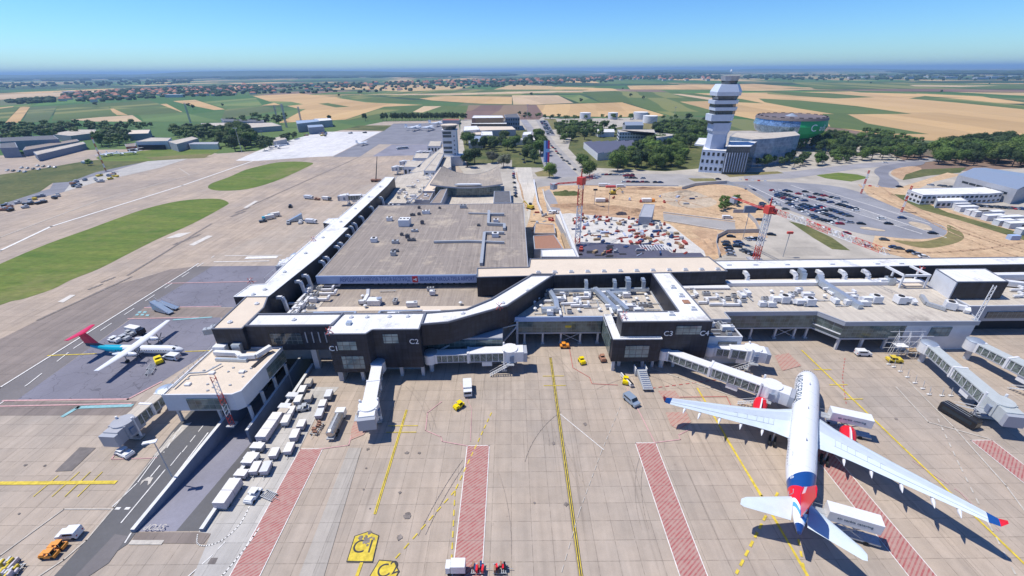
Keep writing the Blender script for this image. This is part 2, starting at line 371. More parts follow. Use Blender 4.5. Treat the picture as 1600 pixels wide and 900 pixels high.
sheet('perimeter_road', [(-200, 345), (0, 318), (60, 300), (78, 295), (85, 283), (110, 274), (150, 266), (200, 254), (235, 250), (215, 256), (120, 283), (108, 298), (50, 312), (0, 328), (-200, 360)], 'road_blue')
sheet('pale_taxiway', [(112, 285), (235, 251), (300, 246), (250, 262), (150, 285), (100, 300)], 'pale_concrete')
for nm, pts in (('grass_island', [(-160, 485), (0, 412.5), (72, 382), (140, 357.5), (187, 340), (232, 325), (275, 315), (312, 311), (342, 311), (356, 316), (352, 322), (300, 350), (250, 372), (200, 397), (155, 420), (112, 437), (82, 452), (37, 467), (0, 477), (-160, 545)]),
                ('grass_island', [(325, 292), (332, 286), (357, 277), (382, 266), (400, 261), (432, 254), (462, 252.5), (485, 254), (489, 256), (477, 262.5), (450, 275), (425, 285), (400, 292.5), (375, 297), (345, 298), (330, 296)])):
    sheet(nm, smooth_poly(PL(pts), 4), 'grass', px=False)
sheet('grass_strip', [(-300, 300), (0, 273), (75, 262), (120, 254), (150, 250), (230, 247), (335, 245), (230, 252), (150, 269), (110, 284), (82, 286), (62, 300), (0, 320), (-300, 352)], 'rough_grass')
sheet('grass_strip', [(150, 247), (160, 240), (330, 228), (345, 234), (330, 242), (230, 252), (160, 252)], 'grass')
sheet('grass_strip', [(225, 246), (330, 240), (320, 247), (240, 250)], 'dry_grass')
sheet('grass_strip', [(535, 203), (560, 196), (612, 196), (600, 204.5)], 'rough_grass')
# service road and ramp lanes
sheet('service_road', [(300, 640), (268, 675), (180, 792), (135, 845), (85, 900), (60, 940), (118, 940), (127, 900), (200, 850), (213, 832), (334, 677), (358, 648), (372, 635)], 'asphalt')
sheet('ramp_apron', [(213, 832), (310, 832), (330, 834), (318, 850), (205, 848)], 'taxi_dark')
sheet('pale_lane', [(300, 660), (285, 664), (240, 712), (247, 712)], 'paint_worn')
sheet('apron_bay', [(410, 676), (310, 832), (330, 834), (300, 905), (362, 905), (468, 702), (500, 640), (530, 605), (490, 605)], 'pale_concrete')
sheet('repair_patch', [(125, 699), (150, 700), (112, 736), (86, 737)], 'patch_dark')
sheet('repair_patch', [(180, 835), (200, 838), (170, 880), (140, 900), (105, 925), (95, 925)], 'asphalt_dark')
sheet('repair_patch', [(330, 872), (341, 872), (336, 882), (324, 882)], 'patch_dark')
sheet('repair_patch', [(545, 700), (565, 700), (505, 905), (465, 905)], 'strip_concrete')
sheet('repair_patch', [(1078, 725), (1165, 728), (1180, 772), (1120, 765)], 'pale_concrete') if 0 else None
for i, (a, b_) in enumerate([((-51.4, -46.1), 75), ((-11.1, -5.9), 75.6), ((29.8, 34.6), 76), ((70.6, 75.4), 75.8), ((111.5, 116.5), 76)]):
    x0, x1 = a; y0 = 20
    sheet('keep_clear_strip', [(x0, y0), (x1, y0), (x1, b_), (x0, b_)], 'red_hatch', px=False)
sheet('keep_clear_patch', [(556, 652), (575, 672), (568, 680), (548, 688), (549, 672)], 'red_hatch_thin')
sheet('keep_clear_patch', [(1028, 611), (1055, 611), (1066, 628), (1040, 630)], 'red_hatch_thin')
sheet('keep_clear_patch', [(1040, 645), (1072, 644), (1080, 660), (1060, 672), (1048, 665)], 'red_hatch_thin')
sheet('keep_clear_patch', [(1210, 556), (1232, 552), (1252, 572), (1222, 580)], 'red_hatch_thin')
# ---- landside
LS = [(720, 187), (850, 183), (900, 188), (1050, 190), (1180, 205), (1340, 215), (1450, 270), (1620, 262), (1900, 300), (2300, 430)]
sheet('landside_ground', PL(LS)+[(420, 150), (-20, 150), (-20, 300)]+PL([(716, 260)]), 'yard', px=False)
sheet('park_lawn', [(722, 212), (850, 200), (868, 262), (800, 262), (800, 250), (730, 260)], 'rough_grass')
sheet('park_lawn', [(895, 205), (990, 196), (1095, 205), (1110, 262), (1040, 268), (925, 262), (905, 250), (888, 232)], 'rough_grass')
sheet('lawn', [(835, 270), (850, 266), (870, 267), (880, 272), (868, 276), (840, 276)], 'dry_grass')
sheet('tank_farm_ground', [(850, 186), (1000, 184), (1100, 186), (1185, 190), (1190, 204), (1060, 206), (960, 197), (860, 203)], 'dry_grass')
sheet('yard_ground', [(868, 186), (990, 184), (1020, 190), (960, 200), (880, 204)], 'yard')
sheet('main_road', [(812, 186), (822, 186), (858, 230), (905, 275), (930, 283), (875, 283), (850, 262), (840, 230)], 'asphalt_pale')
sheet('main_road', [(836, 186), (842, 186), (868, 225), (905, 262), (925, 270), (905, 270), (862, 230)], 'road')
sheet('car_park', [(843, 188), (855, 188), (868, 212), (855, 212)], 'road_blue')
sheet('boulevard', [(925, 272), (1060, 272), (1110, 278), (1160, 290), (1140, 296), (1060, 289), (930, 292), (830, 292), (830, 280), (900, 276)], 'road')
sheet('boulevard', [(1160, 272), (1240, 268), (1340, 256), (1400, 252), (1470, 245), (1480, 250), (1405, 258), (1340, 264), (1240, 279), (1165, 283)], 'asphalt_pale')
sheet('grass_verge', [(1275, 274), (1310, 270), (1340, 273), (1358, 278), (1330, 284), (1290, 279)], 'grass')
sheet('grass_verge', [(1075, 279), (1115, 279), (1120, 283), (1085, 284)], 'dry_grass')
sheet('grass_verge', [(1130, 271), (1215, 268), (1225, 271), (1140, 277)], 'dry_grass')
sheet('curved_road', smooth_poly(PL([(1370, 263), (1392, 257), (1440, 252), (1440, 258), (1400, 264), (1388, 272), (1398, 280), (1405, 288), (1396, 294), (1372, 294), (1372, 286), (1374, 278), (1366, 270)]), 5), 'road_blue', px=False)
sheet('verge', smooth_poly(PL([(1400, 264), (1425, 260), (1440, 264), (1425, 275), (1410, 281), (1392, 272)]), 4), 'soil_brown', px=False)
sheet('grass_bank', [(1415, 273), (1440, 265), (1510, 262), (1500, 270), (1450, 275), (1410, 282)], 'rough_grass')
sheet('earth_track', [(1340, 288), (1400, 295), (1480, 270), (1520, 276), (1700, 330), (1900, 380), (2000, 420), (1450, 412), (1360, 390), (1380, 330)], 'soil')
sheet('grass_bank', [(1390, 303), (1420, 306), (1480, 332), (1600, 366), (1800, 420), (1800, 440), (1600, 376), (1500, 345), (1440, 328)], 'rough_grass')
sheet('yard_ground', [(1420, 302), (1460, 284), (1520, 270), (1700, 300), (1900, 340), (1900, 440), (1620, 370), (1500, 334)], 'yard')
lot = [(1120, 288), (1160, 284), (1230, 285), (1320, 294), (1400, 325), (1450, 345), (1475, 355), (1478, 366), (1462, 372), (1430, 374), (1380, 370), (1330, 362), (1250, 335), (1190, 312)]
sheet('car_park', smooth_poly(PL(lot), 4), 'lot', px=False)
sheet('car_park', [(1120, 366), (1175, 345), (1230, 340), (1275, 365), (1350, 405), (1125, 405)], 'yard')
sheet('grass_bank', [(1232, 346), (1258, 352), (1300, 372), (1328, 392), (1300, 390), (1270, 372)], 'rough_grass')
sheet('grass_bank', smooth_poly(PL([(1395, 376), (1440, 378), (1478, 368), (1480, 352), (1500, 362), (1505, 374), (1480, 384), (1440, 388)]), 4), 'dry_grass', px=False)
sheet('building_site_earth', smooth_poly(PL([(848, 292), (900, 290), (1060, 292), (1090, 289), (1130, 289), (1165, 296), (1200, 318), (1200, 330), (1190, 345), (1185, 360), (1200, 372), (1165, 372), (1120, 405), (1060, 405), (830, 405), (828, 340), (838, 300)]), 4), 'soil', px=False)
sheet('site_slope', smooth_poly(PL([(872, 318), (900, 322), (960, 328), (1010, 335), (1000, 345), (930, 340), (880, 326)]), 3), 'soil_brown', px=False)
sheet('site_slope', smooth_poly(PL([(1080, 360), (1120, 362), (1125, 385), (1105, 400), (1100, 378)]), 3), 'soil_brown', px=False)
sheet('site_dust', smooth_poly(PL([(1035, 305), (1080, 300), (1120, 315), (1100, 325), (1050, 322)]), 3), 'soil_grey', px=False)
sheet('site_road', [(1036, 334), (1148, 348), (1150, 366), (1130, 360), (1037, 345)], 'road')
sheet('site_road', [(850, 300), (858, 296), (868, 310), (876, 330), (855, 331)], 'asphalt_pale')
sheet('site_path', [(803, 262), (830, 262), (836, 300), (826, 345), (820, 318), (803, 300)], 'pit_concrete')
# ---- fields
FL = [('wheat', [(234, 164), (260, 162), (285, 175), (258, 176)]), ('wheat', [(270, 158), (305, 156), (352, 171), (335, 172), (290, 163)]), ('crop_bright', [(217, 180), (287, 176), (345, 190), (225, 190)]),
 ('wheat_pale', [(105, 187), (140, 184), (207, 180), (222, 190), (150, 190)]), ('wheat', [(168, 170), (185, 169), (200, 180), (183, 180)]), ('wheat', [(8, 192), (32, 167), (47, 167), (30, 192)]),
 ('crop_dull', [(47, 167), (90, 165), (75, 190), (35, 192)]), ('crop_green', [(90, 165), (165, 160), (180, 181), (80, 190)]), ('crop_green', [(160, 162), (232, 156), (285, 176), (217, 180), (200, 180)]), ('crop_bright', [(317, 159), (400, 153), (410, 165), (390, 171), (357, 171)]),
 ('crop_dull', [(352, 171), (410, 166), (440, 172), (345, 188)]), ('wheat', [(395, 150), (470, 146), (520, 152), (572, 160), (662, 164), (600, 167), (540, 187), (437, 192), (440, 180), (475, 172), (425, 160)]),
 ('crop_green', [(497, 162), (512, 161), (547, 167), (525, 168)]), ('crop_green', [(520, 149), (560, 148), (660, 158), (580, 159)]), ('crop_green', [(540, 188), (600, 168), (662, 165.5), (732, 165), (725, 186)]), ('wheat_pale', [(645, 175), (662, 166), (690, 166), (660, 176)]),
 ('crop_bright', [(420, 158), (455, 159), (474, 163), (445, 166)]), ('crop_bright', [(400, 186), (440, 174), (478, 170), (440, 190)]), ('crop_green', [(560, 147), (700, 140), (920, 140), (820, 149), (700, 151), (660, 155)]), ('wheat', [(655, 154), (695, 150), (800, 151), (800, 163), (750, 162), (675, 157)]),
 ('ploughed', [(732, 164.5), (838, 164), (850, 181), (842, 187), (725, 187)]), ('wheat', [(838, 164), (972, 160), (1042, 181), (1000, 183), (875, 182), (850, 181)]), ('wheat_pale', [(800, 149), (872, 149), (896, 161), (838, 163.5), (802, 163.5)]),
 ('crop_bright', [(872, 148.5), (905, 148), (940, 161), (906, 161)]), ('crop_green', [(905, 141), (1110, 146), (1240, 157), (1160, 181), (1047, 181), (975, 160), (938, 160)]), ('wheat', [(1062, 159), (1110, 158), (1200, 162), (1292, 178), (1200, 191), (1150, 181), (1110, 172)]),
 ('wheat', [(980, 134), (1180, 131), (1260, 137), (1110, 140), (985, 140)]), ('wheat_pale', [(1050, 147), (1064, 147), (1130, 155), (1112, 157)]), ('crop_dull', [(1000, 184), (1060, 181), (1190, 188), (1190, 204), (1100, 203)]),
 ('wheat', [(1085, 146), (1330, 143), (1420, 153), (1600, 171), (1800, 186), (1900, 300), (1560, 242), (1495, 232), (1345, 206), (1285, 196), (1200, 163), (1160, 155)]),
 ('crop_green', [(1185, 154), (1250, 157), (1340, 166), (1425, 178), (1307, 179), (1250, 170), (1195, 160)]), ('crop_green', [(1285, 178), (1325, 179), (1355, 193), (1452, 210), (1390, 209), (1345, 204), (1298, 199)]),
 ('crop_green', [(1445, 150), (1490, 154), (1600, 165), (1780, 178), (1780, 184), (1600, 171), (1512, 162), (1420, 154)]), ('crop_dull', [(1550, 153), (1700, 157), (1700, 166), (1600, 160)]), ('crop_green', [(1195, 142), (1300, 146), (1367, 152), (1305, 154), (1200, 147)]),
 ('ploughed', [(1285, 141), (1400, 139), (1700, 141), (1700, 145), (1500, 143.5), (1400, 143)]), ('crop_green', [(1237, 129), (1417, 129), (1700, 133), (1700, 139), (1275, 139)]), ('wheat_pale', [(1420, 133), (1560, 134), (1500, 136), (1430, 135)]),
 ('crop_dull', [(1410, 218), (1500, 222), (1520, 232), (1500, 236), (1420, 226)]), ('wheat', [(-120, 196), (0, 168), (22, 166), (-20, 196)]), ('wheat_pale', [(-100, 152), (120, 143), (225, 138), (230, 141), (60, 153), (-100, 160)]), ('wheat_pale', [(300, 136), (420, 132), (420, 134), (300, 140)]),
 ('wheat_pale', [(560, 148), (700, 146), (860, 142), (1000, 141), (820, 146), (700, 149)]), ('crop_green', [(0, 170), (60, 162), (45, 166), (30, 168), (10, 190), (-40, 195)])]
_zs[0] = .12
for m_, pts in FL: sheet('field', pts, m_)
# hills on the horizon: real ridges 9 to 14 km off
def ridge(x0, x1, y, hmax, seed, m, depth=1500):
    n = 60; rows = []
    for j in range(7):
        t = j/6; row = []
        for i in range(n+1):
            u = i/n; x = x0+(x1-x0)*u; hh = hmax*(math.sin(u*math.pi)**.4)*(.62+.45*noise.noise((u*7+seed, t*1.2, 0)))*math.sin(t*math.pi)**.8
            row.append((x, y+depth*t, hh-3))
        rows.append(row)
    mb = MB()
    for a, b in zip(rows, rows[1:]):
        for i in range(n): mb.face((a[i], a[i+1], b[i+1], b[i]), m)
    return struct(mb.build('hills', smooth=True))
mat('hill', (.05, .09, .035), nz=.004, amt=.4)
ridge(-16500, -900, 11000, 150, 1, 'hill'); ridge(-9000, 3500, 15000, 125, 5, 'hill', 2500); ridge(1500, 15000, 15500, 95, 9, 'hill', 2500); ridge(-22000, -12000, 9500, 120, 3, 'hill')
# ---------------- ramp into the tunnel ----------------
mb = MB(); x0, x1 = -75.0, -62.2; xm = -67.2
for xa, xb, m_ in ((x0, xm, 'ramp_pale'), (xm, x1, 'asphalt')):
    mb.face([(xa, 54.5, 0), (xb, 54.5, 0), (xb, 90, -4.6), (xa, 90, -4.6)], m_); mb.face([(xa, 90, -4.6), (xb, 90, -4.6), (xb, 116, -5.2), (xa, 116, -5.2)], m_)
mb.face([(x0, 116, -5.2), (x1, 116, -5.2), (x1, 116, .1), (x0, 116, .1)], 'asphalt_dark')
struct(mb.build('ramp_road'))
mat('wall_blue', (.20, .235, .30), nz=.5, amt=.12); mat('wall_conc', (.40, .41, .43), nz=.4, amt=.15); mat('coping', (.66, .66, .64), nz=.6, amt=.1)
def rampwall(x, y0, y1, lab, wd=.8, zb=-5.3, top=.95):
    mb = MB(); mb.prism([(x, y0), (x+wd, y0), (x+wd, y1), (x, y1)], zb, top, 'wall_blue', 'coping'); o = mb.build('retaining_wall'); tag(o, lab, 'wall')
rampwall(-75.8, 54.3, 104, 'long blue grey retaining wall between the service road and the sunken ramp')
rampwall(-67.6, 80.5, 116, 'pale retaining wall between the two sunken lanes under the flat roofed annex', .7, top=.9)
rampwall(-62.2, 54.3, 108, 'blue grey retaining wall along the ramp beside the parked baggage carts')
# ---------------- painted markings ----------------
_zs[0] = .105
for x0, x1, t in ((-51.4, -46.1, 75), (-11.1, -5.9, 75.6), (29.8, 34.6, 76), (70.6, 75.4, 75.8), (111.5, 116.5, 76)):
    line('red_border', [(x0, 20), (x0, t), (x1, t), (x1, 20)], .34, 'paint_white', px=False); line('red_border', [(x0+.16, 20), (x0+.16, t-.16), (x1-.16, t-.16), (x1-.16, 20)], .14, 'paint_red', px=False)
line('stand_line', [(12, 20), (12, 111)], .75, 'paint_black', px=False); line('stand_line', [(11.8, 20), (11.8, 111)], .16, 'paint_yellow', px=False); line('stand_line', [(12.2, 20), (12.2, 111)], .16, 'paint_yellow', px=False)
for y in (97.7, 102): line('stop_bar', [(9, y), (15.2, y)], .22, 'paint_yellow', px=False)
line('stand_line', [(-28.6, 58), (-28.6, 88)], .55, 'paint_yellow', px=False); line('stand_line', [(-28.6, 58), (-28.6, 88)], .12, 'paint_black', px=False)
for y in (80.2, 82.4): line('stop_bar', [(-32, y), (-24.5, y)], .22, 'paint_yellow', px=False)
line('stand_line', [(565, 880), (556, 905)], .6, 'paint_yellow')
line('stand_line', [(93.3, 30), (93.3, 114)], .45, 'paint_yellow', px=False)
for y in (104, 97, 91): line('stop_bar', [(91, y), (96, y)], .3, 'paint_yellow', px=False)
line('stand_line', [(52.6, 30), (52.6, 96)], .45, 'paint_yellow', px=False)
line('stand_line', [(1133, 683), (1190, 775), (1262, 902)], .42, 'paint_yellow')
line('lead_in_dashes', [(768, 645), (711, 767), (618, 873)], .26, 'paint_yellow', dash=(1.3, 1.0)); line('lead_in_dashes', [(711, 767), (705, 884)], .26, 'paint_yellow', dash=(1.3, 1.0))
line('lead_in_dashes', [(1215, 770), (1150, 897)], .45, 'paint_yellow', dash=(1.5, 1.0)); line('lead_in_dashes', [(1244, 826), (1258, 900)], .4, 'paint_yellow', dash=(1.2, 1.2))
line('road_edge_dashes', [(969, 636), (940, 705), (905, 800), (875, 903)], .14, 'paint_worn', dash=(1.4, .9)); line('road_edge', [(876, 648), (943, 703)], .18, 'paint_white')
line('red_line', [(980, 607), (1023, 692)], .26, 'paint_pink'); line('red_line', [(1023, 692), (1063, 687), (1060, 680), (1078, 671)], .22, 'paint_pink'); line('red_line', [(889, 541), (895, 575), (921, 590), (925, 600), (965, 602)], .16, 'paint_red')
line('red_dashes', [(1018, 607), (1150, 590)], .25, 'paint_red', dash=(1.2, .9)); line('red_line', [(1060, 621), (1135, 620), (1145, 640)], .2, 'paint_red')
line('red_line', [(730, 697), (691, 690), (689, 683), (665, 673), (668, 645), (690, 628)], .24, 'paint_pink'); line('red_line', [(735, 690), (737, 640), (720, 600)], .14, 'paint_pink'); line('red_line', [(499, 702), (545, 696), (549, 680), (575, 672)], .26, 'paint_pink')
line('white_line', [(985, 565), (1060, 590), (1150, 621)], .3, 'paint_worn'); line('white_line', [(1400, 605), (1450, 660), (1545, 686)], .3, 'paint_worn'); line('white_line', [(1420, 597), (1490, 668), (1572, 760), (1660, 880)], .3, 'paint_worn')
line('white_dashes', [(1465, 655), (1500, 730), (1545, 820), (1590, 905)], .3, 'paint_worn', dash=(1.5, 1.5)); line('pink_line', [(1320, 560), (1316, 590), (1322, 632)], .18, 'paint_red', dash=(1, 1))
line('red_line', [(1425, 720), (1500, 770), (1560, 830)], .15, 'paint_pink', dash=(3, 1))
# west apron lines
line('taxi_line', [(-100, 795-40), (0, 755), (180, 754.5)], 1.1, 'paint_yellow') if 0 else line('taxi_line', [(-140, 66), (-88.8, 66)], .9, 'paint_yellow', px=False)
for a, b_ in (((91, 744), (53, 776)), ((124, 738), (82, 776)), ((141, 738), (102, 776)), ((160, 738), (122, 776))): line('stop_line', [a, b_], .2, 'paint_yellow')
line('edge_line', [(-60, 648), (0, 606), (292, 424), (310, 412)], .5, 'paint_white'); line('edge_dashes', [(-20, 646), (45, 600), (115, 545), (228, 470), (335, 400)], .35, 'paint_white', dash=(5, 6))
line('pink_line', [(5, 626.5), (200, 624), (252, 597)], .6, 'paint_pink'); line('pink_line', [(-40, 636), (205, 631)], .45, 'paint_pink'); line('teal_line', [(100, 650), (122, 637), (205, 634)], 1.1, 'paint_teal')
line('orange_line', [(75, 556), (150, 553)], .4, 'paint_yellow'); line('orange_line', [(290, 549.5), (340, 548)], .35, 'paint_yellow'); line('pink_line', [(226, 481), (345, 479)], .5, 'paint_pink'); line('pink_line', [(200, 498.5), (310, 496)], .5, 'paint_pink'); line('teal_line', [(272, 500), (330, 496)], .8, 'paint_teal')
line('pink_line', [(260, 443), (400, 440)], .5, 'paint_pink'); line('white_line', [(335, 409.5), (420, 408)], .7, 'paint_white'); line('white_line', [(352, 400), (440, 399)], .5, 'paint_white'); line('white_line', [(388, 403), (430, 402)], 3.0, 'paint_white')
for q in ((214, 492), (222, 492), (226, 488), (218, 488), (230, 493)): sheet('stand_symbol', [(q[0]-3, q[1]+1.3), (q[0]+2, q[1]+1.3), (q[0]+4, q[1]-1.2), (q[0]-1, q[1]-1.2)], 'paint_teal', z=.12)
line('runway_line', [(-80, 440), (0, 392), (80, 354), (285, 290), (400, 250)], 1.6, 'paint_white', z=.118); line('taxi_edge', [(-60, 400), (0, 371), (150, 315), (275, 280), (297, 274)], .8, 'paint_worn', z=.119)
line('taxi_edge', [(280, 263), (297, 274), (310, 270)], .6, 'paint_worn', z=.12)
line('taxi_centre', [(80, 465), (180, 435), (260, 395), (330, 352), (420, 300), (480, 268)], .8, 'rubber_mark', z=.117) if 0 else None
for a, b_ in (((205, 433), (60, 500)), ((330, 350), (200, 430)), ((395, 320), (560, 246))): line('rubber_streak', [a, b_], 1.1, 'rubber_mark', z=.113)
for c in ((165, 439), (145, 450), (298, 372), (278, 380), (375, 330), (368, 336)):
    for k in range(3): sheet('number_marking', [(c[0]-9+k*7, c[1]+3-k*2.6), (c[0]-5+k*7, c[1]+3-k*2.6), (c[0]+3+k*7, c[1]-1-k*2.6), (c[0]-1+k*7, c[1]-1-k*2.6)], 'rubber_mark', z=.115+k*.001)
for q in (((258, 373), (280, 371), (300, 363), (278, 365)), ((295, 383), (325, 368), (333, 369), (303, 384)), ((90, 472), (110, 461), (119, 461), (99, 473)), ((380, 325), (398, 314), (404, 314), (386, 325))): sheet('repair_patch', q, 'patch_pale', z=.1145)
line('road_edge', [(246, 712), (215, 755), (176, 792)], .22, 'paint_white'); line('pink_line', [(186, 700), (175, 718), (245, 716)], .22, 'paint_pink'); line('pink_line', [(200, 690), (174, 717)], .2, 'paint_pink')
line('road_edge', [(272, 676), (178, 794), (135, 845), (100, 875), (55, 905)], .28, 'paint_worn'); line('road_edge', [(325, 677), (206, 832), (196, 848)], .3, 'paint_white'); line('lane_line', [(258, 735), (190, 817)], .25, 'paint_white'); line('lane_line', [(250, 728), (236, 745)], .25, 'paint_white'); line('lane_line', [(283, 708), (267, 728)], .2, 'paint_white')
line('lane_dashes', [(283, 668), (256, 708)], .22, 'paint_white', dash=(1.5, 1.2)); line('lane_dashes', [(318, 665), (285, 707)], .22, 'paint_white', dash=(2.2, 1.2)); line('stop_dashes', [(181, 795), (208, 795)], .55, 'paint_white', dash=(1, 1)); line('pink_line', [(-20, 880), (0, 869), (100, 796), (177, 796)], .24, 'paint_worn')
line('kerb_line', [(206, 848), (252, 848)], .9, 'paint_worn'); line('guide_line', smooth_poly([(309, 836), (309, 850), (325, 853), (350, 843), (375, 820), (390, 792)], 5, False), .22, 'paint_white'); line('guide_line', smooth_poly([(405, 826), (385, 855), (365, 880), (345, 903)], 4, False), .25, 'paint_white')
line('guide_dashes', [(352, 847), (330, 870), (290, 905)], .2, 'paint_white', dash=(1.6, 1)); line('bay_line', [(395, 790), (430, 735)], .15, 'paint_worn')
# direction arrow, stand number boards
sheet('lane_arrow', [(219, 759), (222, 752), (232, 746), (240, 747), (235, 756), (231, 759), (232, 752), (226, 752)], 'paint_worn', z=.16)
def board(pts, s, size, loc, rz):
    sheet('stand_board_edge', pts, 'paint_black', z=.150); c = (sum(p[0] for p in PL(pts))/len(pts), sum(p[1] for p in PL(pts))/len(pts))
    sheet('stand_board', [(c[0]+(p[0]-c[0])*.93, c[1]+(p[1]-c[1])*.93) for p in PL(pts)], 'paint_yellow', z=.155, px=False)
    o = text(s, size, 'paint_black', 'stand_number', Matrix.Translation((c[0]+loc[0], c[1]+loc[1], .16)) @ Matrix.Rotation(rz, 4, 'Z'), ext=.001); struct(o)
board([(576, 830.5), (592.6, 837), (582.7, 879.5), (541, 879), (554, 838)], 'C1', 3.6, (0, -.4), 0)
for k in range(20):
    sx_, sy_ = P(572+rnd.gauss(0, 5), 843+rnd.gauss(0, 4)); r = rnd.uniform(.15, .5); sheet('oil_stain', [(sx_+r*rnd.uniform(.6, 1.3)*math.cos(t*.9), sy_+r*rnd.uniform(.6, 1.3)*math.sin(t*.9)) for t in range(7)], 'rubber_mark', z=.162+k*.0005, px=False)
board([(592.6, 875), (616.7, 877), (624, 893), (606, 930), (560, 930)], 'C2', 3.4, (.5, 1.0), R(18))
struct(text('STOP', 1.9, 'paint_worn', 'stop_lettering', Matrix.Translation((*P(244, 825), .45)) @ Matrix.Rotation(R(180), 4, 'Z') @ Matrix.Rotation(R(7), 4, 'X'), ext=.001, sx=.9))
# stains on the stands
for c, r in (((636, 708), 1.0), ((655, 708), .7), ((575, 702), .8), ((637, 806), 1.7), ((624, 840), 1.1), ((625, 770), .7), ((914, 663), 1.0), ((581, 856), 1.6), ((568, 845), 1.3), ((30, 803), .5), ((40, 727), .7), ((70, 728), .6), ((865, 693), .9), ((884, 788), .9), ((835, 786), .6), ((1400, 655), .9), ((572, 732), .5), ((568, 765), .5), ((578, 795), .4)):
    cx, cy = P(*c); k = rnd.random()*9; poly = [(cx+r*.6*(.55+.7*abs(noise.noise((k+math.cos(t), k+math.sin(t), 0)))*1.5)*math.cos(t), cy+r*.6*(.55+.7*abs(noise.noise((k+math.cos(t)*2, k+math.sin(t)*2, 3)))*1.5)*math.sin(t)) for t in [i*math.pi/7 for i in range(14)]]
    sheet('oil_stain', poly, 'rubber_mark', z=.13+rnd.random()*.01, px=False)

# tyre arcs
mat('rubber_faint', (.34, .285, .24), nz=.6, amt=.2)
rt = random.Random(21)
for i in range(14):
    x, y = rt.uniform(-45, 100), rt.uniform(44, 98); a = rt.choice([1.57, 1.57, 1.3, 1.9, rt.uniform(0, 3)]); c_ = rt.uniform(-.05, .05); pts = []
    for k in range(14): pts.append((x, y)); x += 1.5*math.cos(a); y += 1.5*math.sin(a); a += c_
    line('tyre_mark', pts, rt.uniform(.08, .16), 'rubber_faint', px=False, z=.098+i*.00012)
    if i % 3 == 0: line('tyre_mark', [(p[0]+1.4, p[1]+.2) for p in pts], .13, 'rubber_faint', px=False, z=.1025+i*.0001)
# ---------------- haze ----------------
hz = bpy.data.materials.new('haze'); hz.use_nodes = True; hz.node_tree.nodes.clear()
ho = hz.node_tree.nodes.new('ShaderNodeOutputMaterial'); hv = hz.node_tree.nodes.new('ShaderNodeVolumePrincipled')
hv.inputs['Color'].default_value = (.44, .70, 1, 1); hv.inputs['Density'].default_value = 8.5e-5; hv.inputs['Anisotropy'].default_value = .1
hz.node_tree.links.new(hv.outputs[0], ho.inputs['Volume']); MATS['haze'] = hz
mb = MB(); mb.box(-46000, -46000, -8, 46000, 46000, 185, 'haze'); hb = mb.build('haze'); hb['kind'] = 'stuff'
# ---------------- building materials ----------------
mat('roof_tan', (.66, .56, .44), .85, nz=.22, amt=.1, nz2=2)
mat('coping_dark', (.16, .17, .20), .5); mat('trim_grey', (.36, .38, .42), .5); mat('wall_white', (.62, .63, .65), .7, nz=.4, amt=.06); mat('wall_grey', (.36, .37, .40), .7, nz=.4, amt=.08); mat('fascia_blue', (.36, .47, .68), .5, nz=.6, amt=.06)
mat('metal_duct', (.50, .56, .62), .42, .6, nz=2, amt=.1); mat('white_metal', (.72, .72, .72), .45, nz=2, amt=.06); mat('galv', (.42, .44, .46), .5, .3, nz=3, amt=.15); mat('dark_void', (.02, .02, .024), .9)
mat('rust', (.33, .17, .11), .8, nz=1.5, amt=.25); mat('letter_blue', (.05, .12, .35), .5); mat('sign_red', (.55, .03, .04), .5); mat('sign_white', (.82, .82, .82), .5)
mat('column', (.50, .51, .53), .7, nz=.6, amt=.06); mat('orange', (.75, .28, .03), .5, nz=2, amt=.1); mat('dark_roof', (.12, .12, .13), .85, nz=.3, amt=.2); mat('brown_roof', (.27, .22, .18), .85, nz=.3, amt=.15)
def glassmat(name, c1, c2, px=1.6, pz=1.3, frame=(.16, .19, .2), fw=.06, axis='x'):
    b = NB(name); p = b.pos(); x, y, z = b.sep(p); h = b.math('ADD', x, y) if axis == 'xy' else (x if axis == 'x' else y)
    gx = b.math('DIVIDE', h, px); gz = b.math('DIVIDE', z, pz); f = b.math('MAXIMUM', b.math('LESS_THAN', b.math('FRACT', gx), fw/px*1.4), b.math('LESS_THAN', b.math('FRACT', gz), fw/pz*1.8))
    cell = b.white(b.comb(b.math('FLOOR', gx), b.math('FLOOR', gz))); n = b.noise(p, .35, 4)
    k = b.math('ADD', b.math('MULTIPLY', cell, .35), b.rng(n, .35, .65, 0, .65)); c = b.mix(k, c1, c2); c = b.mix(f, c, frame)
    b.out(c, .15); rr = b.math('ADD', b.math('MULTIPLY', f, .4), .12); b.L.new(rr, b.b.inputs['Roughness']); b.b.inputs['Specular IOR Level'].default_value = .7
glassmat('glass_hall', (.03, .05, .05), (.15, .21, .20)); glassmat('glass_dark', (.02, .028, .035), (.07, .09, .10)); glassmat('glass_side', (.04, .06, .055), (.17, .22, .20), axis='y'); glassmat('glass_block', (.10, .15, .16), (.28, .35, .34), px=1.9, pz=1.6, frame=(.05, .05, .06), fw=.1)
glassmat('glass_blue', (.10, .17, .26), (.28, .38, .50), px=4, pz=3.4, frame=(.25, .32, .42), fw=.12, axis='xy')
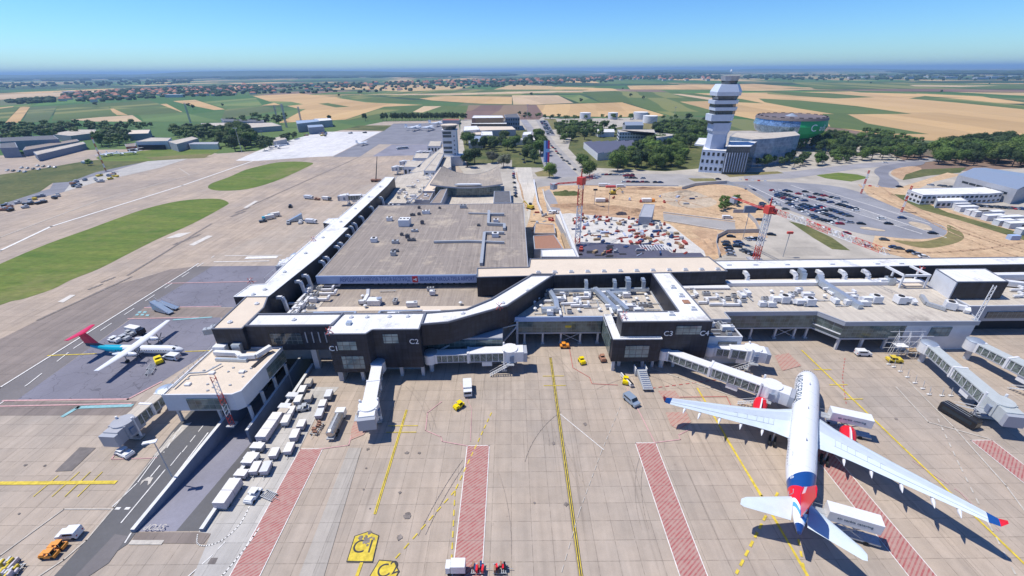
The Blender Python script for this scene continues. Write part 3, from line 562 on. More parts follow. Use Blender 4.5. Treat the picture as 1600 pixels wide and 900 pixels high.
def roofmat(name, c1, c2, per=5, dirt=(.50, .42, .32), jc=(.50, .45, .38)):
    b = NB(name); p = b.pos(); x, y, z = b.sep(p)
    sx = b.math('FRACT', b.math('DIVIDE', x, per)); sy = b.math('FRACT', b.math('DIVIDE', y, per*1.9))
    j = b.math('MAXIMUM', b.math('LESS_THAN', sx, .022), b.math('LESS_THAN', sy, .012)); sx2 = b.math('LESS_THAN', b.math('FRACT', b.math('DIVIDE', x, per/5)), .1)
    cell = b.white(b.comb(b.math('FLOOR', b.math('DIVIDE', x, per/5)), b.math('FLOOR', b.math('DIVIDE', y, per*1.9))))
    st = b.noise(b.mapping(p, scale=(1.2, .05, 1)), 1, 5, .65); c = b.mix(b.rng(st, .3, .7, 0, 1), c1, c2)
    c = b.mix(b.rng(b.noise(p, .07, 6, .75), .53, .66, 0, .7), c, dirt); c = b.mix(b.rng(b.noise(b.mapping(p, loc=(40, 9, 0)), .11, 6, .75), .56, .68, 0, .45), c, (.13, .115, .105))
    k = b.math('SUBTRACT', b.rng(cell, 0, 1, .955, 1.04), b.math('MULTIPLY', sx2, .05)); k = b.math('MULTIPLY', k, b.rng(b.noise(p, 1.5, 4), .25, .75, .93, 1.07))
    v = b.N.new('ShaderNodeVectorMath'); v.operation = 'SCALE'; b.L.new(c, v.inputs[0]); b.L.new(k, v.inputs['Scale'])
    c = b.mix(b.math('MULTIPLY', j, .55), v.outputs[0], jc); return b.out(c, .9)
roofmat('hall_roof', (.225, .19, .165), (.33, .285, .245)); roofmat('roof_membrane', (.58, .52, .43), (.45, .40, .335), per=4.5, dirt=(.34, .29, .25), jc=(.30, .27, .24)); roofmat('roof_white', (.76, .76, .75), (.70, .70, .69), per=6, dirt=(.66, .63, .58), jc=(.50, .51, .52))
def clad():
    b = NB('black_clad'); p = b.pos(); x, y, z = b.sep(p); h = b.math('ADD', x, y); jx = b.math('LESS_THAN', b.math('FRACT', b.math('DIVIDE', h, 1.9)), .035); jz = b.math('LESS_THAN', b.math('FRACT', b.math('DIVIDE', z, 1.25)), .05)
    cell = b.white(b.comb(b.math('FLOOR', b.math('DIVIDE', h, 1.9)), b.math('FLOOR', b.math('DIVIDE', z, 1.25)))); st = b.noise(b.mapping(p, scale=(1.3, 1.3, .12)), 1, 4)
    k = b.math('ADD', b.rng(cell, 0, 1, .75, 1.25), b.rng(st, .4, .7, -.1, .5)); v = b.N.new('ShaderNodeVectorMath'); v.operation = 'SCALE'; v.inputs[0].default_value = (.021, .023, .034); b.L.new(k, v.inputs['Scale']); c = b.mix(b.math('MAXIMUM', jx, jz), v.outputs[0], (.012, .012, .015)); b.out(c, .45)
clad(); roofmat('shell_roof', (.27, .235, .20), (.35, .305, .26), per=2.2); roofmat('lower_roof', (.27, .225, .19), (.38, .32, .26), per=3.4)
G0 = .1
PW = -.0096
def roofbox(b, poly, z0, z1, wall, roof, cop='coping_dark', ph=.35, cw=.35):
    """block with a roof surface inset behind a low parapet"""
    b.prism(poly, z0, z1, wall, roof)
    n = len(poly); a = sum(poly[i-1][0]*poly[i][1]-poly[i][0]*poly[i-1][1] for i in range(n)); s = 1 if a > 0 else -1
    for i in range(n):
        p = Vector(poly[i]); q = Vector(poly[(i+1) % n]); d = (q-p).normalized(); nn = Vector((-d.y, d.x))*s*cw
        e = d*.0
        b.prism([tuple(p-nn*.12), tuple(q-nn*.12), tuple(q+nn), tuple(p+nn)], z1-.02, z1+ph+.004*i, cop)
def bldg(name, label, cat='building', loc=None, group=None): return thing(name, label, cat, loc or (0, 0, 0), group=group)
def part(root, name, fn, smooth=False, label=None):
    b = MB(); fn(b); o = b.build(name, root, smooth); 
    if label: o['label'] = label
    return o
def hexvent(b, x, y, z, r=.85):
    b.cyl(x, y, z, z+.35, r, 'white_metal', 6); b.cyl(x, y, z+.35, z+.6, r*.75, 'white_metal', 6, r2=r*.4)
# ================= west gallery and black blocks of the terminal =================
t = bldg('black_pier', 'black clad pier with white and tan flat roofs carrying gates C1 and C2', 'pier', (-60, 105, 0))
Z = 16.5
def f(b): roofbox(b, [(-85.2, 103.4), (-76.5, 103.4), (-76.5, 115.6), (-78.9, 122.9), (-86.1, 122.9)], 6.0, Z, 'black_clad', 'roof_tan', ph=.25)
part(t, 'end_block', f)
def f(b): roofbox(b, [(-76.4, 104.6), (-51.3, 104.6), (-50.5, 111.4), (-76.4, 111.4)], 8.4, Z, 'black_clad', 'roof_white', ph=.5)
part(t, 'link_block', f)
def f(b): roofbox(b, [(-52.2, 105.6), (-51.4, 100.1), (-40.5, 100.1), (-39.3, 102.2), (-26.1, 102.2), (-26.1, 111.4), (-50.4, 111.4)], 3.6, Z+.02, 'black_clad', 'roof_white', ph=.22)
part(t, 'gate_block', f)
def f(b): roofbox(b, [(-26.05, 104.6), (-18.5, 105.7), (-1.5, 115.2), (15.5, 138), (7.3, 138), (-6.8, 119.5), (-14, 113.2), (-26.05, 111.35)], 9.5, Z+.01, 'black_clad', 'roof_white', ph=.5)
part(t, 'slanted_bridge', f)
def f(b):
    b.box(-48.9, 99.98, 11.4, -43.6, 100.2, 14.2, 'glass_block')
part(t, 'window', f)
part(t, 'window', lambda b: b.box(-48.6, 99.98, 4.8, -42.4, 100.2, 9.2, 'glass_block'))
part(t, 'window', lambda b: b.prism([(-36.6, 102.08), (-32.4, 102.08), (-32.4, 102.3), (-36.6, 102.3)], 12.2, 15.2, 'glass_block'))
part(t, 'window', lambda b: b.box(-70, 104.48, 10.6, -61, 104.7, 14.2, 'glass_dark'))
for i in range(4): part(t, 'window_fin', lambda b: b.box(-59.8+i*1.9, 104.44, 11, -59.5+i*1.9, 104.7, 14.6, 'trim_grey'))
for s_, x, z in (('C1', -52.0+.9, 12.2), ('C2', -28.0, 12.9)):
    o = text(s_, 2.3, 'sign_white', 'gate_sign', FRONT(x if s_ == 'C2' else -50.2, 102.12 if s_ == 'C2' else 100.0, z-.3), t, ext=.06)
for x, y in ((-44, 101.3), (-40.5, 101.5), (-33, 103.2), (-26.7, 103.2), (-47.5, 108), (-33, 109), (-27, 109)): part(t, 'column', lambda b: b.box(x-.45, y-.45, 0, x+.45, y+.45, 3.6, 'column'))
part(t, 'base_wall', lambda b: b.box(-51, 100.6, 0, -49.6, 104, 3.6, 'wall_conc')); part(t, 'base_wall', lambda b: b.box(-46, 106, 0, -28, 106.4, 3.6, 'wall_grey'))
part(t, 'column', lambda b: b.prism([(-60.6, 106.6), (-59, 106.6), (-59, 108), (-60.6, 108)], 0, 8.4, 'column'))
def f(b):
    for x, y, h in ((-12, 113, 9.5), (-3.4, 116, 9.5), (1.6, 118.2, 9.5)): b.box(x-.35, y-.35, 0, x+.35, y+.35, h, 'column')
    b.tube((-2.8, 116.2, 3.2), (1.4, 118.1, 7.5), .32, 'column', 4); b.tube((-12, 113, 9.2), (-22, 107.2, 6), .3, 'column', 4); b.tube((-3, 116.2, 8.2), (1.6, 118.2, 8.2), .25, 'column', 4)
    b.box(-26, 108.6, 3.8, -3, 109, 8.5, 'glass_hall'); b.box(-26, 109, 3.6, -3, 121, 9.2, 'wall_grey')
part(t, 'steel_frame', f)
for x, y in ((-72, 111.7-3), (-64.4, 108.3)): pass
for x, y in ((-82, 107), (-80, 118), (-64, 108.2), (-47.6, 109.4), (-43, 109.4), (-36.4, 109.6), (-31, 109.6), (-14.8, 111.2), (-84.6, 124.5), (-3, 117.4), (5, 126)):
    part(t, 'roof_vent', lambda b: hexvent(b, x, y, Z+.05, .75))
part(t, 'roof_hatch', lambda b: b.box(-47.6, 104.8, Z, -46.3, 106.4, Z+.8, 'metal_duct'))
# long gallery
t = bldg('boarding_gallery', 'long narrow gallery with a bright white roof along the left side of the grey hall', 'gallery', (-82, 200, 0))
gp = [(-78.9, 122.95), (-76, 157), (-75.9, 190.8), (-78.6, 191.4), (-78.8, 273.5), (-80.2, 298), (-86.4, 298), (-86, 206), (-90.6, 205.5), (-90.8, 199), (-86.6, 197), (-86.4, 157), (-84.9, 132.2), (-89.4, 131.8), (-90.2, 122.95)]
def f(b):
    roofbox(b, gp, 7.0, Z, 'black_clad', 'roof_white', ph=.12, cop='roof_white')
part(t, 'upper_floor', f)
part(t, 'ground_floor', lambda b: b.box(-86.2, 123.2, 0, -77.4, 297.6, 7, 'wall_grey'))
for y in (128, 142, 160, 178, 200, 222, 246, 270): part(t, 'roof_vent', lambda b: hexvent(b, -82.6, y, Z+.1, .75))
for i, y in enumerate((126, 138, 143, 156, 160, 172, 176, 186, 198, 203, 214, 232, 252)):
    x = -77.9+(y-126)*.06 if y < 157 else (-75.8 if y < 191 else -78.5)
    part(t, 'elbow_duct', lambda b: b.duct([(x-.3, y, 14.6), (x+1.5, y, 14.6), (x+1.9, y, 13.4), (x+2.2, y, 9.4)], .95, 'white_metal'))
part(t, 'roof_rail', lambda b: [b.tube((-86.2, y, Z+.1), (-86.2, y, Z+1.1), .05, 'galv', 4) for y in range(135, 296, 6)] and b.tube((-86.2, 135, Z+1.1), (-86.2, 296, Z+1.1), .05, 'galv', 4))
def stairs_frame(x, y, z, s=1):
    def f(b):
        for i in range(5): b.obox((x-i*.9*s, y-i*1.9, z-3+i*.2), (2.4, 1.6, 1.8), 'galv', .3); b.tube((x-i*.9*s-1, y-i*1.9, z-1), (x-i*.9*s+1, y-i*1.9-1, z+.8), .1, 'galv', 4)
    return f
part(t, 'outside_stair', stairs_frame(-87.6, 117, 13.5), label='tangle of grey steel stairs on the apron side')
# old low zone left of hall & between
t = bldg('old_terminal', 'old terminal hall with a huge flat grey ribbed roof and a blue lettered fascia', 'terminal', (-33, 190, 0))
hp = [(-72.2, 143.4), (-12.9, 143.9), (-12.9, 149.5), (6.3, 149.7), (6.9, 239), (-74.4, 236.5)]
part(t, 'hall_roof', lambda b: roofbox(b, hp, 11.4, 14, 'wall_grey', 'hall_roof', cop='trim_grey', ph=.18, cw=.25))
part(t, 'hall_walls', lambda b: b.prism([(-71, 146.5), (6, 150.4), (6.6, 238), (-73, 236)], 0, 11.4, 'wall_grey'))
part(t, 'fascia', lambda b: b.box(-72.3, 143.05, 11.1, -13.1, 143.4, 14.25, 'fascia_blue'))
def fit_text(s_, x0, x1, size, y, z, parent):
    o = text(s_, size, 'letter_blue', 'sign_lettering', Matrix.Identity(4), parent); xs = [v.co.x for v in o.data.vertices]; k = (x1-x0)/(max(xs)-min(xs)); o.data.transform(FRONT((x0+x1)/2, y, z) @ Matrix.Diagonal((k, 1, 1, 1)) @ Matrix.Translation((-(max(xs)+min(xs))/2, 0, 0)))
fit_text('АЕРОДРОМ НИКОЛА ТЕСЛА БЕОГРАД', -63.5, -37.6, 2.3, 143.0, 12.7, t); fit_text('BELGRADE NIKOLA TESLA AIRPORT', -34.0, -13.8, 2.3, 143.0, 12.7, t)
part(t, 'sign_emblem', lambda b: [b.box(-36.8, 142.9, 11.5, -34.8, 143.1, 13.9, 'sign_red'), b.box(-36.4, 142.86, 12.5, -35.2, 142.98, 12.9, 'sign_white'), b.box(-35.6, 142.84, 12.1, -35.2, 142.96, 13.3, 'sign_white')])
part(t, 'clerestory', lambda b: [b.box(-70.9, 146.2, 9, 5.8, 146.5, 11.4, 'glass_dark')]+[b.box(-70+i*2.2, 146.05, 9.2, -68.6+i*2.2, 146.2, 10.6, 'wall_grey') for i in range(8, 24)])
# things standing on the hall roof
RB = []
def unit(label, x, y, z, d, m='white_metal', gr='roof units on the grey hall roof', rz=0.):
    o = thing('roof_unit', label, 'roof unit', (x, y, z), rz, gr); b = MB(); b.obox((0, 0, .15), (d[0], d[1], d[2]), m); b.build('casing', o, world=False)
    b = MB(); b.obox((0, 0, 0), (d[0]*.8, d[1]*.8, .16), 'galv'); b.build('plinth', o, world=False)
    k = max(1, int(d[0]/1.6))
    for i in range(k): b = MB(); b.cyl((i-(k-1)/2)*d[0]/k, 0, d[2]+.15, d[2]+.3, min(d[1], d[0]/k)*.33, 'dark_void', 10); b.build('fan', o, world=False)
    return o
for i, (px, py, d, m, lb) in enumerate([(609, 345, (2.6, 2.2, 1.8), 'white_metal', 'small white roof unit nearest the left edge at the back of the hall roof'), (633, 352, (5.2, 5, 3.2), 'white_metal', 'largest white roof housing, left of centre on the hall roof'),
    (585, 378, (2.6, 2.2, 1.8), 'white_metal', 'small white box in the left middle of the hall roof'), (645, 337, (2.4, 1.6, 1), 'dark_roof', 'low dark roof unit behind the largest white housing'), (660, 350, (1.6, 1.4, 1.6), 'dark_roof', 'upright dark stub just right of the largest white housing'),
    (666, 334, (3.8, 2.2, 1.7), 'white_metal', 'pale round topped unit in the cluster at the back of the hall roof'), (655, 336, (1.6, 1.2, 1.2), 'dark_roof', 'dark cube beside the pale back cluster'), (655, 326, (1.4, 1.2, 1.2), 'dark_roof', 'small dark cube close to the rear hall edge'),
    (648, 362, (3, 1.6, .9), 'galv', 'flat grey unit, upper of the central pair on the hall roof'), (643, 376, (3.4, 1.8, .9), 'dark_roof', 'flat dark tray, lower of the central pair on the hall roof'), (628, 368, (1.4, 1.2, 1.1), 'dark_roof', 'little dark stub left of the central flat units'), (618, 380, (2.8, 1.8, 1.2), 'galv', 'grey louvre unit left of centre in the middle of the roof'),
    (637, 372, (1.8, 1.4, 1.7), 'dark_roof', 'tall dark stub in the middle of the hall roof'), (617, 393, (3, 1.6, .8), 'dark_roof', 'dark low hatch in the lower half of the hall roof'), (615, 399, (2, 1.8, 1.6), 'galv', 'grey vent closest to the lettered fascia'),
    (687, 326, (1.2, 1.2, .8), 'dark_roof', 'tiny dark vent at the back right of the cluster'), (724, 325, (3.6, 2, 1.6), 'galv', 'grey unit at the rear edge right of the middle'), (748, 353, (1.6, 1.4, .8), 'dark_roof', 'lonely low dark vent on the right part of the hall roof'),
    (775, 347, (2.4, 2, 1.4), 'white_metal', 'white box beside the upper loop of the roof ducts'), (774, 370, (3, 2.6, 1.8), 'white_metal', 'white box beside the lower right bend of the roof ducts')]):
    x, y = P(px, py, 14); unit(lb, x, y, 14.0, d, m)
def ductrun(lab, pts, z, wd, m='galv', name='roof_duct', gr=None):
    mb = MB(); mb.duct([(*P(a, b_, z), z+(c if (c := 0) else 0)) for a, b_ in pts], wd, m)
    xs = [P(a, b_, z) for a, b_ in pts]
    o = mb.build(name); tag(o, lab, 'duct', gr); return o
ductrun('long pale blue duct dropping down the right of the hall roof', [(788, 364), (757, 364), (752, 413)], 14.7, 1.2)
ductrun('thin pipe run crossing the right half of the hall roof', [(678, 378), (732, 377), (788, 379)], 14.6, .9)
ductrun('upper looped duct at the back right of the hall roof', [(788, 335), (764, 335), (764, 330), (763, 350), (788, 351), (788, 358)], 14.8, 1.3)
ductrun('thin pipe at the rear of the hall roof leading to the upper loop', [(732, 333), (764, 334)], 14.6, .6)
# lower roofs in front of the hall
t = bldg('lower_terminal_roof', 'cluttered low roof in front of the lettered hall fascia', 'building', (-45, 128, 0))
part(t, 'roof_deck', lambda b: b.prism([(-76, 111.8), (-10, 111.8), (8, 138), (-12, 138.2), (-12, 146), (-76.5, 146)], 0, 9, 'wall_grey', 'lower_roof'))
part(t, 'pale_deck', lambda b: b.prism([(-75.8, 112), (-66.5, 112), (-66.2, 146), (-76.3, 146)], 8.5, 9.15, 'wall_grey', 'roof_membrane'))
part(t, 'pale_deck', lambda b: b.prism([(-66.4, 129.2), (-12.3, 129), (-10, 126.4), (-66.4, 126.2)], 8.5, 9.1, 'wall_grey', 'roof_tan'))
part(t, 'side_deck', lambda b: b.prism([(-76, 146.1), (-72.3, 146.1), (-74.4, 237), (-78.6, 237), (-78.7, 192), (-75.8, 191)], 6, 9.05, 'wall_grey', 'dark_roof'))
rd = random.Random(3)
def clutter(xr, yr, z, n, seed, gr, where, cat='roof unit', avoid=None):
    rd = random.Random(seed); pts = []
    kinds = [('air_handler', 'boxy white air handler', 'air handler'), ('cable_tray', 'thin steel cable tray', 'cable tray'), ('vent_cowl', 'small round vent cowl', 'vent'), ('condenser', 'grey condenser with fans', 'condenser'), ('duct_elbow', 'white duct elbow', 'duct')]
    for i in range(n):
        for _ in range(30):
            x, y = rd.uniform(*xr), rd.uniform(*yr)
            if all((x-a)**2+(y-b_)**2 > 5.5 for a, b_ in pts) and not (avoid and avoid(x, y)): break
        pts.append((x, y)); k = rd.randrange(5); nm, lb, ct = kinds[k]; b = MB(); L = rd.uniform(1.2, 3)
        if k == 0: b.obox((0, 0, .25), (L*1.3, 1.5, 1.5), 'white_metal'); b.obox((L*.4, 0, 1.76), (.8, .8, .3), 'galv'); b.obox((-L*.4, 0, 0), (.3, 1.4, .24), 'galv'); b.obox((L*.4, 0, 0), (.3, 1.4, .24), 'galv')
        if k == 1:
            b.obox((0, 0, .3), (L*2.6, .35, .12), 'galv')
            for q in (-1, 0, 1): b.obox((q*L, 0, 0), (.1, .5, .29), 'galv')
        if k == 2: b.cyl(0, 0, 0, .9, .4, 'metal_duct', 10); b.cyl(0, 0, .9, 1.25, .7, 'white_metal', 10, r2=.25)
        if k == 3:
            b.obox((0, 0, .1), (L, 1.3, 1.2), 'galv'); b.cyl(-L*.22, 0, 1.31, 1.4, .42, 'dark_void', 10); b.cyl(L*.22, 0, 1.31, 1.4, .42, 'dark_void', 10)
        if k == 4: b.duct([(-L, 0, .7), (L, 0, .7), (L, 0, 1.4), (L, 1.6, 1.4)], .7, 'white_metal')
        o = b.build(nm); o.location = (x, y, z); o.rotation_euler = (0, 0, rd.choice([0, 0, math.pi/2, .05]))
        tag(o, '%s %s' % (lb, where), ct, gr+', '+ct+'s')
clutter((-75.5, -66.5), (113, 145), 9.15, 26, 1, 'plant on the pale deck left of the lower roof', 'between the white gallery and the lettered hall')
clutter((-65, -14), (112.8, 122), 9.0, 34, 2, 'plant on the lower roof behind the black pier', 'just behind the white roof of the black pier')
clutter((-65, -16), (128, 142), 9.15, 9, 3, 'plant under the lettered fascia', 'on the brown roof below the lettered fascia')
for y in range(150, 236, 7):
    pass
o = thing('duct_assembly', 'white bent duct with a boxy fan unit on the low roof below the lettered fascia', 'duct', (-50, 132, 9)); b = MB(); b.duct([(-52.8, 130.6, 10.2), (-51.2, 130.6, 10.2), (-51.2, 135.2, 10.4), (-51.2, 136.6, 12)], 1.1, 'white_metal'); b.build('elbow_duct', o); b = MB(); b.box(-50, 129.6, 9, -45.6, 132.6, 11, 'white_metal'); b.cyl(-46, 131, 11, 11.5, .9, 'metal_duct', 12); b.build('fan_box', o)
for i, (x, y, L) in enumerate(((-74, 124, 10), (-72.2, 130, 14), (-68, 118, 9), (-74.5, 137, 12))):
    b = MB(); b.duct([(x, y-L/2, 9.9), (x, y+L/2, 9.9)], .9, 'white_metal'); 
    for q in (-.4, .4): b.obox((x, y+q*L, 9.1), (.8, .15, .4), 'galv')
    tag(b.build('roof_duct'), 'straight white duct lying along the deck beside the gallery, number %s from the camera' % ['one', 'three', 'two', 'four'][i], 'duct', 'straight ducts beside the gallery')
b = MB(); b.duct([(-66, 123.4, 9.9), (-52, 123.8, 9.9), (-52, 121.6, 9.9), (-44, 121.6, 9.9), (-44, 124.2, 9.9), (-30, 124.4, 9.9)], .7, 'metal_duct'); b.duct([(-40, 119.5, 9.7), (-40, 124, 9.7), (-24, 124.6, 9.7), (-24, 120, 9.7)], .6, 'white_metal'); tag(b.build('pipe_run'), 'long stepped pipe run parallel to the white pier roof', 'pipes')
# ================= central link (tan roof) =================
t = bldg('central_link', 'wide black clad block with a long tan roof and a row of small hatches', 'building', (30, 142, 0))
part(t, 'block', lambda b: roofbox(b, [(-12.3, 135.9), (77.2, 139.4), (76, 152.8), (7, 152.2), (6.2, 144.4), (-12.8, 143.8)], 8.5, Z-.02, 'black_clad', 'roof_tan', ph=.3))
for i in range(12):
    x = 9.5+i*5.9; y = 139.6+i*.14; part(t, 'roof_hatch', lambda b: [b.obox((x, y, Z), (1.6, 1.2, .55), 'white_metal'), b.obox((x, y, Z+.56), (1.2, .8, .15), 'galv')])
part(t, 'ledge', lambda b: b.box(52, 136.4, 10.9, 78, 138.6, 11.5, 'white_metal'))
t = bldg('gate_pier', 'black clad gate pier with a white roof projecting forward to gates C3 and C4', 'pier', (45, 110, 0))
part(t, 'upper_block', lambda b: roofbox(b, [(49.7, 138.6), (56.4, 138.8), (57.6, 106.6), (57.6, 105.3), (31.6, 105.3), (31.6, 111.3), (49.7, 111.3)], 3.8, Z+.01, 'black_clad', 'roof_white', ph=.25))
part(t, 'lower_block', lambda b: roofbox(b, [(29.2, 103.9), (43.4, 103.9), (43.4, 105.2), (31.5, 105.2), (31.5, 118), (29.2, 118)], 3.8, 11.5, 'black_clad', 'roof_white', ph=.3, cop='roof_white', cw=.2))
part(t, 'side_glazing', lambda b: b.box(29.0, 106, 4.4, 29.25, 117.5, 10.4, 'glass_side'))
part(t, 'window', lambda b: b.box(33, 103.72, 5.4, 40.0, 103.95, 9.4, 'glass_block')); part(t, 'window', lambda b: b.box(47.4, 105.12, 12.4, 54.6, 105.35, 15.2, 'glass_block'))
for x, y in ((30.2, 104.8), (32.6, 107), (39.6, 106.5), (42.6, 106.5), (49, 106.5), (56.5, 106.5), (36, 112), (45, 112), (54, 112), (54, 125)): part(t, 'column', lambda b: b.box(x-.4, y-.4, 0, x+.4, y+.4, 3.8, 'column'))
part(t, 'base_wall', lambda b: b.box(33, 109, 0, 50, 109.3, 3.8, 'wall_grey'))
for s_, x in (('C3', 45.4), ('C4', 55.9)): text(s_, 2.3, 'sign_white', 'gate_sign', FRONT(x, 105.22, 12.6), t, ext=.06)
for x, y in ((53.4, 127), (54.0, 121), (54.6, 112.5), (47, 109.5)): part(t, 'roof_hatch', lambda b: [b.obox((x, y, Z), (1.7, 1.5, .7), 'white_metal'), b.obox((x, y, Z+.71), (1, .9, .15), 'galv')])
part(t, 'roof_hatch', lambda b: b.obox((54.2, 117, Z), (2, 2.2, .3), 'rust'))
# central concourse
t = bldg('central_concourse', 'low concourse with a glazed front on stilts between the slanted bridge and gate C3', 'concourse', (15, 125, 0))
part(t, 'roof_deck', lambda b: roofbox(b, [(0.5, 118.6), (29.1, 118.6), (29.1, 112.8), (31.4, 118.2), (49.6, 118.2), (49.6, 135.8), (10, 135.8), (2, 124)], 9.2, 10.6, 'trim_grey', 'roof_membrane', ph=.15, cop='trim_grey'))
part(t, 'glazed_front', lambda b: b.box(1.4, 118.9, 4.6, 28.9, 119.2, 9.2, 'glass_hall')); part(t, 'floor_slab', lambda b: b.box(1, 118.8, 4.1, 29, 135, 4.6, 'trim_grey'))
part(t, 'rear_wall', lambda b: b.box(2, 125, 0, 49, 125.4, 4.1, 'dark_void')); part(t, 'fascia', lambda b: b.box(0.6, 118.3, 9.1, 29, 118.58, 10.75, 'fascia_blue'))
for x in (4, 10, 16, 22.4, 28.2): part(t, 'column', lambda b: [b.box(x-.3, 119.1, G0, x+.3, 119.7, 4.1, 'column'), b.box(x-.6, 118.8, 0, x+.6, 120, .5, 'wall_conc')])
part(t, 'cross_brace', lambda b: [b.tube((16, 119.4, .6), (22.4, 119.4, 4), .1, 'column', 4), b.tube((22.4, 119.4, .6), (16, 119.4, 4), .1, 'column', 4)])
part(t, 'seat_row', lambda b: b.box(17.2, 118.82, 6.4, 19.2, 118.9, 7.2, 'paint_yellow'))
clutter((7, 48), (119.8, 133.5), 10.65, 56, 5, 'plant on the central concourse roof', 'on the roof left of the gate C3 pier', avoid=lambda x, y: y > 120+ (x-2)*1.5 and x < 12)
for i, (pts, lb) in enumerate([([(11, 135.3, 14.5), (11, 134.2, 14.5), (11, 133.6, 12.4), (48, 134, 12.4)], 'long pale duct running along the black wall of the central link'), ([(13, 133, 12.6), (14.6, 126, 12.3), (14.6, 121.5, 11.8), (9.5, 121.2, 11.8)], 'large duct bending down from the black wall at the left of the concourse roof'),
    ([(29, 134, 12.8), (33.8, 120.4, 11.7)], 'first straight blue grey duct slanting across the concourse roof'), ([(33, 131.8, 12.6), (37.2, 120.4, 11.7)], 'second straight blue grey duct slanting across the concourse roof'), ([(26, 136.2, 15), (26, 134.4, 15), (26, 134.1, 12.6)], 'small duct drop left of the middle on the black wall'),
    ([(36, 136.4, 15), (36, 134.5, 15), (36, 134.1, 12.6)], 'small duct drop right of the middle on the black wall'), ([(40.6, 136.4, 15.6), (40.6, 134.2, 15.6), (40.6, 133.6, 11.6), (33, 131.8, 11.6)], 'widest duct drop on the black wall of the central link'), ([(46, 136.4, 15.4), (46, 134.4, 15.4), (46, 134, 12.7)], 'duct drop beside the gate pier corner')]):
    b = MB(); b.duct(pts, 1.5 if i in (1, 2, 3, 6) else 1.1, 'metal_duct'); tag(b.build('duct'), lb, 'duct', 'ducts over the central concourse')
# ================= right concourse =================
t = bldg('east_concourse', 'long low concourse with a pale flat roof and green glazing right of gate C4', 'concourse', (110, 125, 0))
ec = [(69, 120.5), (99.2, 120.5), (103.7, 113.8), (145.5, 113.6), (150.5, 128), (150.5, 143.5), (57, 138.5), (57, 116), (69, 116)]
part(t, 'roof_deck', lambda b: roofbox(b, ec, 9.3, 10.65, 'trim_grey', 'roof_membrane', ph=.15, cop='trim_grey'))
part(t, 'glazed_front', lambda b: b.prism([(69.3, 120.8), (99.3, 120.8), (103.9, 114.2), (123.5, 114.1), (123.5, 116), (104.5, 116), (100, 122.6), (69.3, 122.6)], 4.6, 9.3, 'glass_hall'))
part(t, 'floor_slab', lambda b: b.prism([(69, 120.7), (99.2, 120.7), (103.8, 114), (124, 114), (124, 130), (69, 130)], 4.1, 4.6, 'trim_grey'))
part(t, 'solid_wall', lambda b: b.prism([(123.6, 114), (145, 114), (149.8, 128), (149.8, 140), (123.6, 140)], 0, 9.3, 'wall_white')); part(t, 'window', lambda b: b.box(131.5, 113.8, 5.2, 138, 114.05, 8.6, 'glass_block'))
part(t, 'window_bars', lambda b: b.prism([(99.0, 120.5), (99.3, 120.6), (103.8, 114), (103.5, 113.9)], 6, 6.3, 'white_metal'))
for x in (72.5, 80, 88.2, 94.6, 98.6): part(t, 'column', lambda b: [b.box(x-.3, 121.2, G0, x+.3, 121.8, 4.1, 'column'), b.box(x-.6, 120.9, 0, x+.6, 122.1, .5, 'wall_conc')])
for x in (104.4, 112, 119.5): part(t, 'column', lambda b: b.prism([(x-.35, 114.3), (x+.35, 114.3), (x+.35, 115), (x-.35, 115)], 0, 4.1, 'column'))
part(t, 'cross_brace', lambda b: [b.tube((88.2, 121.5, .6), (94.6, 121.5, 4), .1, 'column', 4), b.tube((94.6, 121.5, .6), (88.2, 121.5, 4), .1, 'column', 4)])
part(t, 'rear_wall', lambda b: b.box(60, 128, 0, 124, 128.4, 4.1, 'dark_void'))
part(t, 'stair_block', lambda b: roofbox(b, [(57.7, 107.8), (68.9, 107.6), (68.9, 115.9), (57.7, 115.9)], 0, 9.4, 'wall_white', 'dark_roof', cop='wall_white')); part(t, 'window', lambda b: [b.box(62, 107.5, 3.4, 67.6, 107.7, 8, 'glass_dark')]+[b.box(61.9, 107.4, 3.6+i*1.1, 67.7, 107.55, 3.75+i*1.1, 'white_metal') for i in range(4)])
clutter((59, 118), (123.5, 134), 10.7, 42, 8, 'plant on the right concourse roof', 'on the concourse roof right of gate C4'); clutter((58.5, 68), (109, 115.5), 9.5, 7, 9, 'plant on the small stair block', 'on the dark roof of the stair block beside gate C4')
def bigunit(px, py, lb, L=5, m='white_metal', rz=0.):
    x, y = P(px, py, 10.8); o = thing('rooftop_unit', lb, 'rooftop unit', (x, y, 10.75), rz, 'large rooftop units of the right concourse')
    b = MB(); b.obox((0, 0, .3), (L*.55, 2.6, 2.3), m); b.build('housing', o, world=False); b = MB(); b.duct([(-L*.28, 0, 1.3), (-L*.8, 0, 1.3), (-L*.8, 1.5, .6)], 1.4, 'white_metal'); b.build('duct', o, world=False); b = MB()
    for sx in (-1, 1): b.obox((sx*L*.2, 0, 0), (.2, 2.4, .3), 'galv')
    b.build('skid', o, world=False); b = MB(); b.cyl(0, 0, 2.62, 2.8, .9, 'dark_void', 12); b.build('fan', o, world=False)
bigunit(1224, 472, 'white rooftop unit left of the pair near the glazed front'); bigunit(1263, 476, 'white rooftop unit right of the pair near the glazed front', 5.5); bigunit(1366, 472, 'white rooftop unit with a curved duct in the middle of the pale roof', 5.5); bigunit(1404, 473, 'white rooftop unit right of the curved duct', 5, rz=3.14); bigunit(1482, 482, 'open framed white rooftop unit at the far right corner of the pale roof', 5, rz=2.6); bigunit(1388, 443, 'grey rooftop unit by the black wall near the white frame', 4.5, 'metal_duct')
b = MB(); b.duct([(*P(1279, 434, 13), 13.6), (*P(1283, 441, 12.6), 12.6), (*P(1345, 480, 11.4), 11.4)], 1.9, 'metal_duct'); tag(b.build('slanted_duct'), 'fat silver duct slanting down from the black wall across the pale roof', 'duct')
